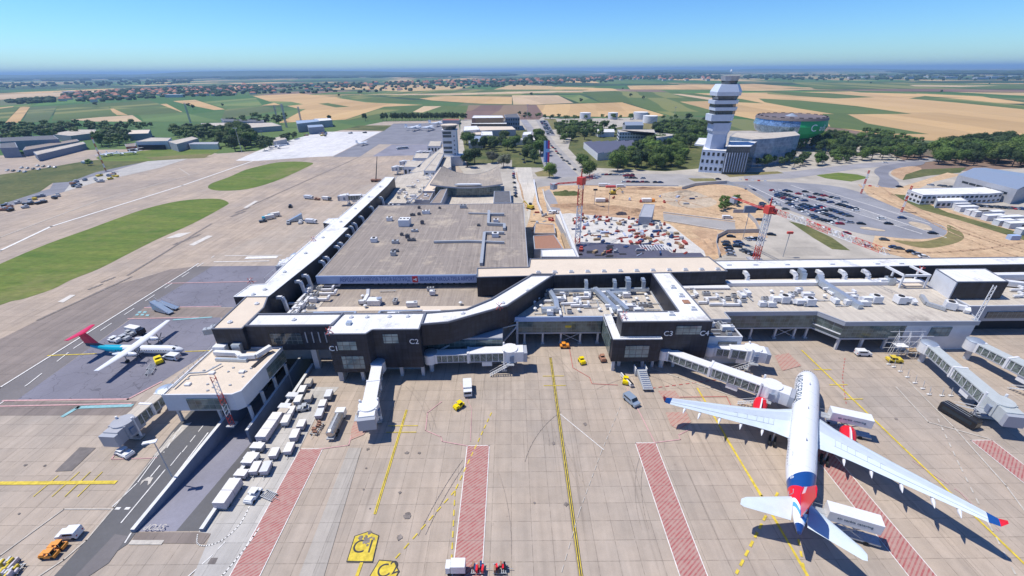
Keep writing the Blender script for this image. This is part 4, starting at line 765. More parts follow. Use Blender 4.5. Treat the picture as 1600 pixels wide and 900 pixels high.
b = MB(); b.duct([(*P(1440, 462, 11.4), 11.4), (*P(1448, 474, 11.4), 11.4), (*P(1478, 483, 11.4), 11.4)], 1.1, 'galv'); tag(b.build('curved_duct'), 'thin grey duct leading to the far right rooftop unit', 'duct')
t = bldg('upper_gallery', 'black walled upper gallery with a narrow white roof and elbow ducts on the right', 'gallery', (120, 148, 0))
part(t, 'block', lambda b: roofbox(b, [(77.4, 144.4), (152, 146), (240, 147.5), (240, 154), (159, 153.4), (77.2, 152.4)], 8.5, 15, 'black_clad', 'roof_white', ph=.2))
part(t, 'ledge', lambda b: [b.box(78, 139, 10.7, 150, 141.5, 12, 'white_metal'), b.box(78, 141.6, 10.7, 150, 144.3, 11, 'roof_membrane')])
for x in (86.2, 104, 122, 130.6, 113.5): part(t, 'elbow_duct', lambda b: b.duct([(x, 145, 14), (x, 142.6, 14), (x+.3, 142, 13.2), (x+.4, 142, 10.9)], 1.15, 'white_metal'))
part(t, 'elbow_duct', lambda b: b.duct([(107, 145, 14.4), (107, 142.4, 14.4), (107, 142, 11)], 1.7, 'metal_duct'))
for x in (82, 92, 104, 121, 138, 147): part(t, 'roof_hatch', lambda b: b.obox((x, 148.6, 15), (1.8, 1.4, .5), 'white_metal'))
t = bldg('plant_block', 'tall box with white left wall, dark front and pale roof at the right', 'building', (158, 133, 0))
part(t, 'block', lambda b: roofbox(b, [(148.8, 128.4), (166.2, 128.4), (168.8, 139), (151.2, 139)], 6, 17, 'wall_white', 'roof_white', ph=.15)); part(t, 'dark_front', lambda b: b.box(149.3, 128.1, 10.8, 166, 128.35, 16.9, 'black_clad'))
o = bldg('steel_frame', 'open white steel frame around a recess beside the tall plant block', 'frame', (143, 140, 0))
part(o, 'frame', lambda b: [b.box(138.5+dx, 136.6+dy, 10.7, 139+dx, 137.1+dy, 15.6, 'white_metal') for dx in (0, 9) for dy in (0, 4.5)]+[b.box(138.5, 136.5, 15.2, 148, 137.2, 15.9, 'white_metal'), b.box(138.4, 136.6, 15.2, 139.1, 145, 15.9, 'white_metal'), b.box(147.4, 136.6, 15.22, 148.1, 145, 15.92, 'white_metal')]); part(o, 'platform', lambda b: b.box(139, 137.2, 10.7, 147.5, 141.5, 11.4, 'roof_tan'))
t = bldg('east_pier', 'grey pier with dark lower storey behind the right gates', 'pier', (200, 135, 0))
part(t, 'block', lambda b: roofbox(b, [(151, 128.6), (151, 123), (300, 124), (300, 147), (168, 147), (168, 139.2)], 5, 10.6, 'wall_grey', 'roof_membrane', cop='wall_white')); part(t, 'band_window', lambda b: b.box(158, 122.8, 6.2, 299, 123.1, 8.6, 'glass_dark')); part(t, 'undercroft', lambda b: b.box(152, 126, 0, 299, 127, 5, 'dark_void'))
clutter((172, 215), (128, 143), 10.65, 26, 12, 'plant on the far right pier roof', 'on the roof at the right edge')
b = MB(); b.duct([(172, 142, 12.4), (215, 142.5, 12.4)], 2.2, 'white_metal'); b.duct([(174, 139, 12), (182, 136, 12), (186, 131, 12)], 1.8, 'white_metal'); tag(b.build('twin_ducts'), 'pair of fat white ducts on the roof at the right edge', 'duct')
mat('bridge_grey', (.46, .49, .48), .5, nz=.5, amt=.08)
# ================= annex (west satellite) =================
t = bldg('annex', 'flat roofed annex on stilts with a tan roof over the service road and sunken ramp', 'building', (-78, 94, 0))
ax = [(-87.9, 83.9), (-70.2, 83.9), (-68.6, 85.2), (-67.4, 104.6), (-87.5, 104.4)]
part(t, 'roof_deck', lambda b: roofbox(b, ax, 8.9, 9.3, 'wall_white', 'roof_tan', cop='wall_white', ph=.3)); part(t, 'walls', lambda b: b.prism(ax, 4.4, 8.9, 'wall_white'))
part(t, 'window_band', lambda b: b.box(-82, 83.6, 4.9, -72.2, 83.88, 8.3, 'glass_hall')); part(t, 'side_glazing', lambda b: b.prism([(-68.4, 90.5), (-67.2, 104.4), (-67.6, 104.4), (-68.8, 90.5)], 4.8, 8.4, 'glass_side'))
for x, y in ((-86.6, 85), (-76, 85), (-68.2, 85.4), (-67.9, 91), (-67.6, 97), (-67.2, 103), (-86.6, 95), (-86.6, 103)): part(t, 'column', lambda b: b.box(x-.32, y-.32, -4.9 if x > -70 else 0, x+.32, y+.32, 4.4, 'column'))
part(t, 'roof_frame', lambda b: b.duct([(-86.5, 86.3, 10), (-86.3, 92, 10), (-82, 92.3, 10), (-80, 96, 10)], .3, 'galv')); part(t, 'roof_rail', lambda b: [b.tube((-87.6, 84+i*2, 9.4), (-87.6, 84+i*2, 10.5), .05, 'galv', 4) for i in range(11)] and b.tube((-87.6, 84, 10.5), (-87.4, 104, 10.5), .06, 'galv', 4))
part(t, 'roof_duct', lambda b: [b.duct([(-84.8, 101, 10.2), (-78, 100.4, 10.2), (-76, 98.6, 10.4), (-72, 99, 10.4), (-69.6, 102.8, 10.8)], 1.2, 'white_metal'), b.box(-85.6, 101.6, 9.3, -82.2, 104, 11.6, 'white_metal'), b.box(-80.4, 102, 9.3, -78, 104, 12, 'metal_duct'), b.duct([(-83, 98.4, 9.8), (-74, 97.8, 9.8)], .8, 'metal_duct')])
part(t, 'roof_slot', lambda b: b.prism([(-71.4, 95), (-70.6, 95), (-69.4, 102), (-70.2, 102)], 9.2, 9.7, 'dark_roof', 'dark_void'))
for x, y in ((-80.6, 92.6), (-72.8, 93), (-84, 88)): part(t, 'roof_hatch', lambda b: b.obox((x, y, 9.3), (1.3, 1.1, .5), 'white_metal'))
rd = random.Random(5)
for i in range(12): x, y = rd.uniform(-86, -71), rd.uniform(85.5, 96); part(t, 'roof_block', lambda b: b.obox((x, y, 9.3), (.55, .4, .3), 'galv', rd.random()))
# covered walkway of the annex
def bridge(label, a, b_, z, wd=2.8, h=2.9, roof='white_metal', gr=None, cabm='white_metal'):
    """enclosed boarding bridge from a (rotunda) to b (cab); a,b world xy"""
    a = Vector(a); b_ = Vector(b_); d = (b_-a); L = d.length; d.normalize(); n = Vector((-d.y, d.x)); o = thing('jet_bridge', label, 'jet bridge', (a.x, a.y, 0), group=gr)
    part(o, 'rotunda', lambda b: [b.cyl(a.x, a.y, z-.2, z+h+.1, 2.1, 'white_metal', 16), b.cyl(a.x, a.y, z+h+.1, z+h+.5, 2.2, 'metal_duct', 16, r2=1.5)], True); part(o, 'rotunda_column', lambda b: b.cyl(a.x, a.y, 0, z-.2, .75, 'column', 14), True)
    secs = [(1.8, L*.46, wd, h, 0), (L*.44, L*.95-2.2, wd+.45, h+.4, 0)]
    def ob(bb, s0, s1, w_, z0, z1, m, off=0., mt=None):
        p = a+d*s0+n*(off-w_/2); q = a+d*s1+n*(off-w_/2); r = a+d*s1+n*(off+w_/2); s = a+d*s0+n*(off+w_/2); bb.prism([tuple(p), tuple(q), tuple(r), tuple(s)], z0, z1, m, mt)
    for s0, s1, w_, hh, _ in secs:
        def f(b):
            ob(b, s0, s1, w_, z, z+.35, 'trim_grey'); ob(b, s0, s1, w_+.2, z+hh-.3, z+hh, roof)
            k = max(2, int((s1-s0)/1.6))
            for e in (-1, 1):
                for i in range(k+1):
                    s = s0+(s1-s0)*i/k; ob(b, s-.07, s+.07, .12, z+.35, z+hh-.3, 'white_metal', e*w_/2)
                for i in range(k):
                    p = a+d*(s0+(s1-s0)*i/k)+n*e*w_/2; q = a+d*(s0+(s1-s0)*(i+1)/k)+n*e*w_/2; zz = (z+.4, z+hh-.35) if i % 2 else (z+hh-.35, z+.4); b.tube((*p, zz[0]), (*q, zz[1]), .04, 'wall_grey', 4)
            ob(b, s0-.25, s0+.35, w_+.35, z-.1, z+hh+.15, 'white_metal'); ob(b, s1-.35, s1+.25, w_+.35, z-.1, z+hh+.15, 'white_metal')
        part(o, 'tunnel', f); part(o, 'glazing', lambda b: ob(b, s0+.1, s1-.1, w_-.16, z+.3, z+hh-.25, 'tunnel_glass'))
    c = a+d*L
    def f(b):
        b.cyl(a.x+d.x*(L*.95-.6), a.y+d.y*(L*.95-.6), z-.15, z+h+.9, wd*.5+1.05, cabm, 18); ob(b, L*.95-2.4, L*.95+1.2, wd+1.6, z-.1, z+h+.75, cabm); ob(b, L*.95+1.2, L+2.2, wd+1.0, z-.05, z+h+.55, cabm); ob(b, L*.95-.6, L*.95+.6, .9, z+.6, z+2.4, 'wall_blue', wd/2+.8+.02); ob(b, L*.95-.6, L*.95+.6, .9, z+.6, z+2.4, 'wall_blue', -wd/2-.8-.02)
    part(o, 'cab', f); part(o, 'canopy', lambda b: ob(b, L+2.2, L+3.3, wd+1.4, z, z+h+.3, 'trim_grey'))
    def f(b):
        for e in (-1, 1): p = a+d*(L*.86)+n*e*(wd/2+.75); b.tube((*p, .8), (*p, z+h+1.5), .28, 'white_metal', 6)
        ob(b, L*.86-.8, L*.86+.8, wd+2, .5, 1.1, 'galv'); ob(b, L*.86-.3, L*.86+.3, wd+1.5, z-.6, z-.12, 'white_metal')
    part(o, 'lift_column', f)
    for e in (-1, 1):
        def f(b): p = a+d*(L*.86)+n*e*.9; q = p+n*e*.5; b.tube((*p, .62), (*q, .62), .55, 'tyre', 12)
        part(o, 'wheel', f)
    def f(b):
        s0 = a+d*(L*.93)-n*(wd/2+1.6); s1 = a+d*(L*.93-6.2)-n*(wd/2+2.2)
        for e in (-.5, .5): b.tube((*(s0+n*e), z+.1), (*(s1+n*e), .3), .1, 'white_metal', 4); b.tube((*(s0+n*e), z+1.1), (*(s1+n*e), 1.3), .05, 'white_metal', 4)
        for i in range(11): t_ = (i+.5)/11; p = s0*(1-t_)+s1*t_; b.obox((p.x, p.y, (z+.1)*(1-t_)+.3*t_), (.28, 1.05, .06), 'galv', math.atan2(d.y, d.x))
        b.obox((s0.x, s0.y, z), (2.2, 1.6, .12), 'galv', math.atan2(d.y, d.x))
    part(o, 'service_stair', f)
    part(o, 'power_box', lambda b: ob(b, L*.6, L*.6+3, 1.6, z-1.6, z-.2, 'white_metal', -.6)); return o
mat('tunnel_glass', (.15, .18, .16), .25, nz=.9, amt=.6); mat('tyre', (.02, .02, .02), .9)
BG = 'boarding bridges at the gates'
bridge('white boarding bridge pointing straight at the camera from gate C1', P(590, 566, 6.2), P(574, 640, 7.2), 3.6, gr=BG); bridge('white boarding bridge lying level across the front of gate C2', P(672, 551, 6.5), P(806, 545, 7), 3.6, gr=BG)
bridge('long white boarding bridge from gate C3 to the nose of the large airliner', P(1037, 545, 6.5), P(1222, 604, 7.8), 3.8, gr=BG); bridge('short white boarding bridge behind the long one at gate C4', P(1108, 539, 6.5), P(1184, 545, 7.3), 3.8, gr=BG)
bridge('grey roofed boarding bridge on the right, nearer the camera, beside the black bus', P(1452, 537, 6.5), P(1576, 636, 7.3), 3.8, roof='bridge_grey', cabm='bridge_grey', gr=BG); bridge('grey roofed boarding bridge at the right edge behind the nearer one', P(1524, 533, 6.5), P(1670, 600, 7.3), 3.8, roof='bridge_grey', cabm='bridge_grey', gr=BG)
bridge('dark old boarding bridge jutting onto the apron left of the annex', P(258, 608, 5.5), P(186, 668, 5.5), 2.6, wd=2.6, roof='roof_membrane', cabm='wall_grey', gr='old boarding bridges'); bridge('old boarding bridge halfway up the white gallery', P(462, 398, 6.5), P(444, 412, 6.5), 3.6, gr='old boarding bridges'); bridge('old grey boarding bridge at the far end of the white gallery', P(586, 304, 6.5), P(536, 306, 6.5), 3.6, gr='old boarding bridges')
for i, (px, py) in enumerate(((630, 253), (655, 238), (618, 262))): bridge('distant boarding bridge %s the old control tower' % ['left of', 'closest to', 'furthest left from'][i], P(px+18, py, 5), P(px, py+1.5, 5), 3.4, gr='distant boarding bridges')
# ================= large airliner =================
mat('plane_white', (.76, .77, .79), .28, obj=True, nz=.4, amt=.03); mat('wing_grey', (.50, .56, .62), .35, obj=True, nz=.6, amt=.05); mat('wing_pale', (.60, .68, .72), .35, obj=True, nz=.6, amt=.05); mat('livery_blue', (.012, .07, .26), .3); mat('livery_red', (.72, .015, .03), .35); mat('livery_sky', (.10, .38, .75), .35); mat('window_dark', (.02, .025, .03), .15); mat('livery_teal', (0, .38, .52), .3); mat('livery_navy', (.02, .06, .10), .35); mat('tail_crimson', (.62, .02, .08), .35); mat('lettering', (.05, .09, .13), .5); mat('hot_metal', (.25, .24, .23), .35, .8)
AX, AY, AH = 83.04, 96.78, .5859
air = thing('airliner', 'large white twin engine airliner with blue and red tail parked at gate C4', 'airliner', (AX, AY, 0), -AH)
# local frame: +x starboard, -y towards the tail (nose at y=0)
LEN = 58.0
def fus(y):
    """radius, centre height along the fuselage, y metres behind the nose"""
    if y < 8: t = y/8; r = 2.82*math.sqrt(max(1-(1-t)**2.1, .0004)); zc = 4.55+.65*t**.6
    elif y < 38: r = 2.82; zc = 5.2
    else: t = (y-38)/20; r = 2.82*(1-t**1.55)+.38*t; zc = 5.2+1.95*t**1.4
    return r, zc
def livery():
    b = NB('livery_paint'); x, y, z = b.sep(b.pos(True)); yy = b.math('MULTIPLY', y, -1)
    def step(e): return b.math('GREATER_THAN', yy, e)
    e0 = b.math('ADD', 43.2, b.math('MULTIPLY', x, -.75)); e1 = b.math('ADD', 47.6, b.math('MULTIPLY', x, .12))
    c = b.mix(step(e0), (.76, .77, .79), (.012, .07, .26)); c = b.mix(step(e1), c, (.72, .015, .03))
    w_ = b.math('ADD', b.math('MULTIPLY', b.math('SINE', b.math('MULTIPLY', b.math('ADD', x, .4), 1.6)), 1.5), 52.0)
    c = b.mix(step(w_), c, (.80, .82, .86)); c = b.mix(b.math('MULTIPLY', step(b.math('ADD', w_, .9)), b.math('LESS_THAN', yy, b.math('ADD', w_, 1.9))), c, (.10, .36, .72)); c = b.mix(step(56.2), c, (.012, .05, .2))
    b.out(c, .28); b.b.inputs['Specular IOR Level'].default_value = .5
livery()
ys = [0, .15, .5, 1, 1.7, 2.6, 3.8, 5.5, 8]+[8+i*1.5 for i in range(1, 21)]+[38+i*.5 for i in range(1, 41)]
b = MB(); NS = 32; rings = []
for y in ys: r, zc = fus(y); rings.append([(r*math.cos(2*math.pi*i/NS), -y, zc+r*math.sin(2*math.pi*i/NS)) for i in range(NS)])
b.loft(rings, 'livery_paint')
fuse = b.build('fuselage', air, True, world=False)
def wrapf(yc, ang0, side=-1):
    def w_(u, v):
        # u along fuselage (reads nose to tail on the port side), v up
        y = yc+u; r, zc = fus(y); a = ang0 + v/r; return (side*(r+.02)*math.cos(a), -y, zc+(r+.02)*math.sin(a))
    return w_
text('AIRSERBIA', 2.7, 'lettering', 'airline_lettering', None, air, wrap=wrapf(12.2, R(38)), sx=1.05)
text('YU-ARB', 1.1, 'sign_white', 'registration', None, air, wrap=wrapf(43.6, R(38)))
b = MB()
for i in range(36):
    y = 7.2+i*.95
    if 20 < y < 21: continue
    for s in (-1, 1):
        r, zc = fus(y); a = R(13); x = s*(r*math.cos(a)+.015); z = zc+r*math.sin(a); b.face([(x, -y, z-.22), (x, -y-.34, z-.22), (x*.993, -y-.34, z+.22), (x*.993, -y, z+.22)][::s], 'window_dark')
b.build('cabin_windows', air, world=False)
b = MB()
for i in range(-2, 3):
    def cp(y, a, o=.02): r, zc = fus(y); return ((r+o)*math.cos(a), -y, zc+(r+o)*math.sin(a))
    a0, a1 = R(90+i*23-10), R(90+i*23+10); y0 = 2.2+abs(i)*.35; b.face([cp(y0, a0), cp(y0, a1), cp(y0+.85, a1), cp(y0+.85, a0)], 'window_dark')
b.build('cockpit_windows', air, world=False)
b = MB()
for y in (8.4, 14, 19.6, 25.2, 30.8, 36.4, 41.4):
    r, zc = fus(y); b.path([((r+.004)*math.cos(R(a)), -y, zc+(r+.004)*math.sin(R(a))) for a in range(0, 181, 12)], .022, 'wing_grey', 4)
b.build('skin_seams', air, world=False)
for y, h in ((10.5, .5), (21, .35), (33, .55)): b = MB(); r, zc = fus(y); b.prism([(-.04, -y-.5), (.04, -y-.5), (.04, -y), (-.04, -y)], zc+r-.03, zc+r+h, 'trim_grey'); b.build('antenna', air, world=False)
for s in (-1, 1):
    for y in (5.6, 16.6, 37.5, 48.4):
        b = MB(); r, zc = fus(y); a0, a1 = R(8), R(44)
        pts = [((r+.02)*math.cos(a)*s, -yy, zc+(r+.02)*math.sin(a)) for yy, a in ((y, a0), (y+1.1, a0), (y+1.1, a1), (y, a1))]; b.path([Vector(p) for p in pts]+[Vector(pts[0])], .06, 'trim_grey', 4); b.build('door', air, world=False)
def airfoil(x, yl, ch, z, th, m=None):
    pr = [(0, 0), (.06, .5), (.25, .95), (.55, .75), (1, .03), (1, -.03), (.55, -.3), (.25, -.45), (.06, -.3)]
    return [(x, -(yl+u*ch), z+v*th*ch) for u, v in pr]
for s in (-1, 1):
    st = [(2.3, 18.2, 11.6, 4.1, .13), (6, 21.2, 8.9, 4.5, .12), (9.4, 23.4, 7.5, 4.85, .11), (16, 27.4, 5.7, 5.7, .1), (23, 31.6, 3.9, 6.8, .1), (28.4, 35, 2.6, 7.7, .1)]
    secs = [airfoil(s*x, y, c, z, t) for x, y, c, z, t in st]; b = MB()
    b.loft(secs if s > 0 else [q[::-1] for q in secs], 'wing_pale', mf=lambda k, j: 'wing_grey' if ((j in (2,)) if s > 0 else (j in (5,))) else 'wing_pale'); b.build('wing', air, True, world=False)
    ws = [airfoil(s*28.42, 35, 2.6, 7.71, .1), airfoil(s*29.6, 36.4, 1.9, 8.35, .08), airfoil(s*30.1, 37.6, .75, 9.6, .06)]; b = MB(); b.loft(ws if s > 0 else [q[::-1] for q in ws], 'livery_blue', mf=lambda k, j: ['livery_blue', 'livery_red'][k]); b.build('winglet', air, True, world=False)
    for x, yy, z in ((8.0, 31.0, 4.1), (12.6, 32.2, 4.6), (17.2, 34, 5.3), (21.6, 35.8, 6.0), (25, 36.6, 6.7)):
        b = MB(); b.loft([[(s*x+q*math.cos(t*math.pi/4), -(yy-2.2+u), z+q*1.3*math.sin(t*math.pi/4)) for t in range(8)] for u, q in ((0, .08), (.8, .3), (2.2, .32), (3.6, .05))], 'plane_white'); b.build('flap_fairing', air, True, world=False)
    # control surface lines
    b = MB()
    for (x0, y0, c0, z0, _), (x1, y1, c1, z1, _) in zip(st[1:], st[2:]): b.tube((s*x0, -(y0+c0*.76), z0+.055*c0), (s*x1, -(y1+c1*.76), z1+.055*c1), .03, 'trim_grey', 4)
    b.build('flap_gap', air, world=False)
    for (x0, y0, c0, z0, _), (x1, y1, c1, z1, _) in zip(st[1:3], st[2:4]):
        for t in (.05, .36, .68): xa = x0+(x1-x0)*t; ya = y0+(y1-y0)*t; cc = c0+(c1-c0)*t; za = z0+(z1-z0)*t; b = MB(); b.tube((s*xa, -(ya+cc*.55), za+.095*cc), (s*(xa), -(ya+cc*.75), za+.062*cc), .025, 'trim_grey', 4); b.tube((s*xa, -(ya+cc*.55), za+.095*cc), (s*(xa+1.1), -(ya+cc*.55+.35), za+.085*cc+.05), .025, 'trim_grey', 4); b.build('spoiler_edge', air, world=False)
    # engine
    ex, ey, ez = s*9.37, 17.4, 2.75; b = MB()
    prof = [(0, 1.32), (.15, 1.5), (.7, 1.62), (2.2, 1.66), (4, 1.5), (5.2, 1.22), (5.25, .8)]
    b.loft([[(ex+r*math.cos(t*math.pi/12), -(ey+u), ez+r*math.sin(t*math.pi/12)) for t in range(24)] for u, r in prof], 'livery_red', caps=False); b.face([(ex+.8*math.cos(-t*math.pi/12), -(ey+5.25), ez+.8*math.sin(-t*math.pi/12)) for t in range(24)], 'hot_metal')
    b.loft([[(ex+r*math.cos(t*math.pi/12), -(ey+u), ez+r*math.sin(t*math.pi/12)) for t in range(24)] for u, r in ((.0, 1.32), (.25, 1.2), (1.2, 1.18))], 'hot_metal', caps=False)
    eng = b.build('engine', air, True, world=False)
    b = MB(); b.face([(ex+1.19*math.cos(t*math.pi/12), -(ey+1.1), ez+1.19*math.sin(t*math.pi/12)) for t in range(24)], 'window_dark'); b.cyl(0, 0, 0, .01, .01, 'window_dark', 3); b.loft([[(ex+r*math.cos(t*math.pi/6), -(ey+u), ez+r*math.sin(t*math.pi/6)) for t in range(12)] for u, r in ((1.08, .42), (.75, .28), (.5, .03))], 'trim_grey'); b.build('fan', eng)
    b = MB(); b.loft([[(ex+dx, -(ey+u), z) for dx, z in ((-.15, z0), (.15, z0), (.15, z1), (-.15, z1))] for u, z0, z1 in ((.9, 4.2, 4.5), (3, 4.2, 5.0), (6.5, 3.6, 5.0), (9, 4.2, 4.7))], 'plane_white'); b.build('pylon', eng)
    ts = [airfoil(s*1.3, 49.6, 6.0, 6.7, .09), airfoil(s*9.0, 55.6, 2.5, 7.6, .09), airfoil(s*9.7, 56.6, 1.4, 7.7, .06)]; b = MB(); b.loft(ts if s > 0 else [q[::-1] for q in ts], 'wing_pale'); b.build('tailplane', air, True, world=False)
b = MB(); fs = [(7.6, 46.8, 8.2), (9, 48.4, 7.0), (12.5, 51.6, 5.2), (16.9, 55.4, 2.9)]
def fsec(z, y, c): return [(0, -y, z), (.05*c, -(y+.3*c), z), (.012*c, -(y+c), z), (-.012*c, -(y+c), z), (-.05*c, -(y+.3*c), z)]
sub = []
for (z0, y0, c0), (z1, y1, c1) in zip(fs, fs[1:]):
    for k in range(5): t = k/5; sub.append((z0+(z1-z0)*t, y0+(y1-y0)*t, c0+(c1-c0)*t))
sub.append(fs[-1]); b.loft([fsec(*q)[::-1] for q in sub], 'livery_red', mf=lambda k, j: 'livery_blue' if k < 2 else ('plane_white' if j in (3, 4, 1) and k in (5, 6, 7) else ('livery_sky' if k in (8,) and j in (3, 1) else 'livery_red'))); b.build('fin', air, True, world=False)
b = MB(); r_ = [[(x*2.9*k, -y, 3.2+q*.9*k) for x, q in ((-1, .6), (-.8, -.6), (0, -1), (.8, -.6), (1, .6), (0, .9))] for y, k in ((15.5, .5), (19, 1), (29, 1.02), (34, .5))]; b.loft(r_, 'plane_white'); b.build('belly_fairing', air, True, world=False)
def gear(x, y, n, r=.7):
    b = MB(); b.tube((x, -y, r), (x, -y, 3.4), .18, 'galv', 8); g_ = b.build('landing_gear', air, world=False)
    for dy in ([-.9, .9] if n == 4 else [0]):
        for dx in (-.55, .55): b = MB(); b.tube((x+dx-.2, -(y+dy), r), (x+dx+.2, -(y+dy), r), r, 'tyre', 16); b.build('wheel', g_)
gear(0, 6.6, 2, .5); gear(-5.3, 28.6, 4); gear(5.3, 28.6, 4)
# ================= turboprop =================
DX, DY, DH = -105.8, 114.6, 1.600
tp = thing('turboprop_airliner', 'white turboprop airliner with teal rear fuselage and a crimson T shaped tail', 'airliner', (DX, DY, 0), -DH)
def fd(y):
    if y < 5: t = y/5; return 1.32*math.sqrt(max(1-(1-t)**2, .0006)), 1.75+.25*t
    if y < 21: return 1.32, 2.0
    t = (y-21)/10.5; return 1.32*(1-t**1.5)+.18*t**1.5, 2.0+1.35*t**1.5
ys = [0, .12, .4, .9, 1.6, 2.6, 3.8, 5]+[5+i for i in range(1, 17)]+[21+i*.75 for i in range(1, 15)]
b = MB(); b.loft([[(fd(y)[0]*math.cos(i*math.pi/12), -y, fd(y)[1]+fd(y)[0]*math.sin(i*math.pi/12)) for i in range(24)] for y in ys], 'plane_white', mf=lambda k, j: 'livery_navy' if ys[k] > 29.5 else ('livery_teal' if ys[k] > 16.8+(2.6*abs(math.sin((j+.5)*math.pi/12)) if j < 12 else 4) else 'plane_white')); b.build('fuselage', tp, True, world=False)
b = MB()
for s in (-1, 1):
    for i in range(22): y = 4.6+i*.78; x = s*(fd(y)[0]+.01)*.985; z = 2.35; b.face([(x, -y, z-.14), (x, -y-.3, z-.14), (x, -y-.3, z+.16), (x, -y, z+.16)], 'window_dark')
    b.face([(s*.35, -1.9, 2.86), (s*.95, -2.2, 2.62), (s*.98, -2.9, 2.9), (s*.35, -2.9, 3.14)], 'window_dark')
b.build('windows', tp, world=False)
for s in (-1, 1):
    w_ = [airfoil(s*x, y, c, z, t) for x, y, c, z, t in ((.01, 13.6, 3.1, 3.5, .16), (4.5, 13.6, 3.0, 3.6, .14), (14.2, 14.2, 1.5, 4.2, .11))]; b = MB(); b.loft(w_ if s > 0 else [q[::-1] for q in w_], 'plane_white'); b.build('wing', tp, True, world=False)
    b = MB(); b.loft([[(s*4.4+q*math.cos(t*math.pi/6), -y, 3.1+q*1.15*math.sin(t*math.pi/6)) for t in range(12)] for y, q in ((11.1, .3), (11.5, .5), (13, .62), (17, .6), (19, .3))], 'plane_white'); e_ = b.build('engine', tp, True, world=False)
    b = MB(); b.loft([[(s*4.4+q*math.cos(t*math.pi/5), -y, 3.1+q*math.sin(t*math.pi/5)) for t in range(10)] for y, q in ((10.55, .04), (10.9, .24), (11.12, .28))], 'trim_grey')
    for k in range(6): a = k*math.pi/3+.3; b.tube((s*4.4+.2*math.cos(a), -10.95, 3.1+.2*math.sin(a)), (s*4.4+2.0*math.cos(a), -10.95, 3.1+2.0*math.sin(a)), .09, 'window_dark', 4, r2=.13)
    b.build('propeller', e_)
    b = MB(); b.tube((s*4.4, -15.5, .5), (s*4.4, -15.5, 2.8), .14, 'galv', 6); b.tube((s*4.4-.45, -15.5, .45), (s*4.4+.45, -15.5, .45), .45, 'tyre', 12); b.build('landing_gear', tp, world=False)
    w_ = [airfoil(s*x, y, c, z, .1) for x, y, c, z in ((.01, 29.6, 2.6, 8.0), (4.6, 30.6, 1.5, 8.15))]; b = MB(); b.loft(w_ if s > 0 else [q[::-1] for q in w_], 'tail_crimson'); b.build('tailplane', tp, True, world=False)
b = MB(); b.loft([[(0, -y, z), (.04*c+.02, -(y+.4*c), z), (0, -(y+c), z), (-.04*c-.02, -(y+.4*c), z)][::-1] for z, y, c in ((2.9, 24.2, 7.2), (4.2, 27, 4.8), (8.0, 29.4, 3.2))], 'livery_navy', mf=lambda k, j: ['livery_navy', 'tail_crimson'][k]); b.build('fin', tp, world=False)
b = MB(); b.tube((0, -2.4, .35), (0, -2.4, 1.3), .1, 'galv', 6); b.tube((-.25, -2.4, .35), (.25, -2.4, .35), .33, 'tyre', 12); b.build('nose_gear', tp, world=False)
# ================= ground vehicles =================
mat('veh_white', (.72, .73, .73), .35, obj=True, nz=1, amt=.05); mat('veh_yellow', (.80, .62, .0), .4); mat('veh_black', (.015, .015, .018), .25); mat('veh_glass', (.02, .03, .04), .1); mat('cover_pale', (.72, .70, .66), .8, obj=True, nz=1.2, amt=.1); mat('cover_pink', (.55, .50, .52), .8, obj=True, nz=1.2, amt=.08); mat('silver_blue', (.36, .45, .55), .3, .4); mat('tank_steel', (.50, .47, .42), .35, .7, obj=True, nz=1, amt=.12)
mat('car_blue', (.03, .06, .16), .3); mat('car_red', (.35, .02, .03), .3); mat('car_silver', (.42, .44, .47), .3, .4); mat('car_grey', (.10, .11, .12), .3); mat('lamp_red', (.5, .02, .02), .3)
def wheels(root, pts, r=.35, w_=.22):
    for x, y in pts: b = MB(); b.tube((x-w_/2, y, r), (x+w_/2, y, r), r, 'tyre', 12); b.build('wheel', root, world=False)
def mkcart(label, loc, rz, gr, cover='cover_pale', L=2.6, W=1.7, H=1.5, empty=False):
    o = thing('baggage_cart', label, 'baggage cart', (*loc, G0), rz, gr)
    b = MB(); b.obox((0, 0, .5), (W, L, .14), 'galv'); b.build('bed', o, world=False); H += rnd.uniform(-.25, .1)
    if not empty:
        b = MB(); k_ = rnd.choice(['cover_pink', 'cover_pale', 'cover_pink', 'wall_grey']); b.obox((0, 0, .64), (W-.16, L-.16, H-.4), k_); b.obox((0, 0, .65+H-.4), (W+.1, L+.1, .08), rnd.choice([cover, cover, cover, 'wall_white', 'roof_membrane']))
        for sx in (-1, 1):
            for sy in (-1, -.33, .33, 1): b.obox((sx*(W/2-.06), sy*(L/2-.06), .64), (.08, .08, H-.39), 'galv')
        b.build('cover', o, world=False)
    b = MB(); b.tube((0, -L/2, .5), (0, -L/2-1.1, .35), .05, 'galv', 4); b.build('drawbar', o, world=False); wheels(o, [(-W/2+.12, -L/2+.4), (W/2-.12, -L/2+.4), (-W/2+.12, L/2-.4), (W/2-.12, L/2-.4)], .32, .18); return o
A_ = .1
cg = 'covered baggage carts beside the sunken ramp'
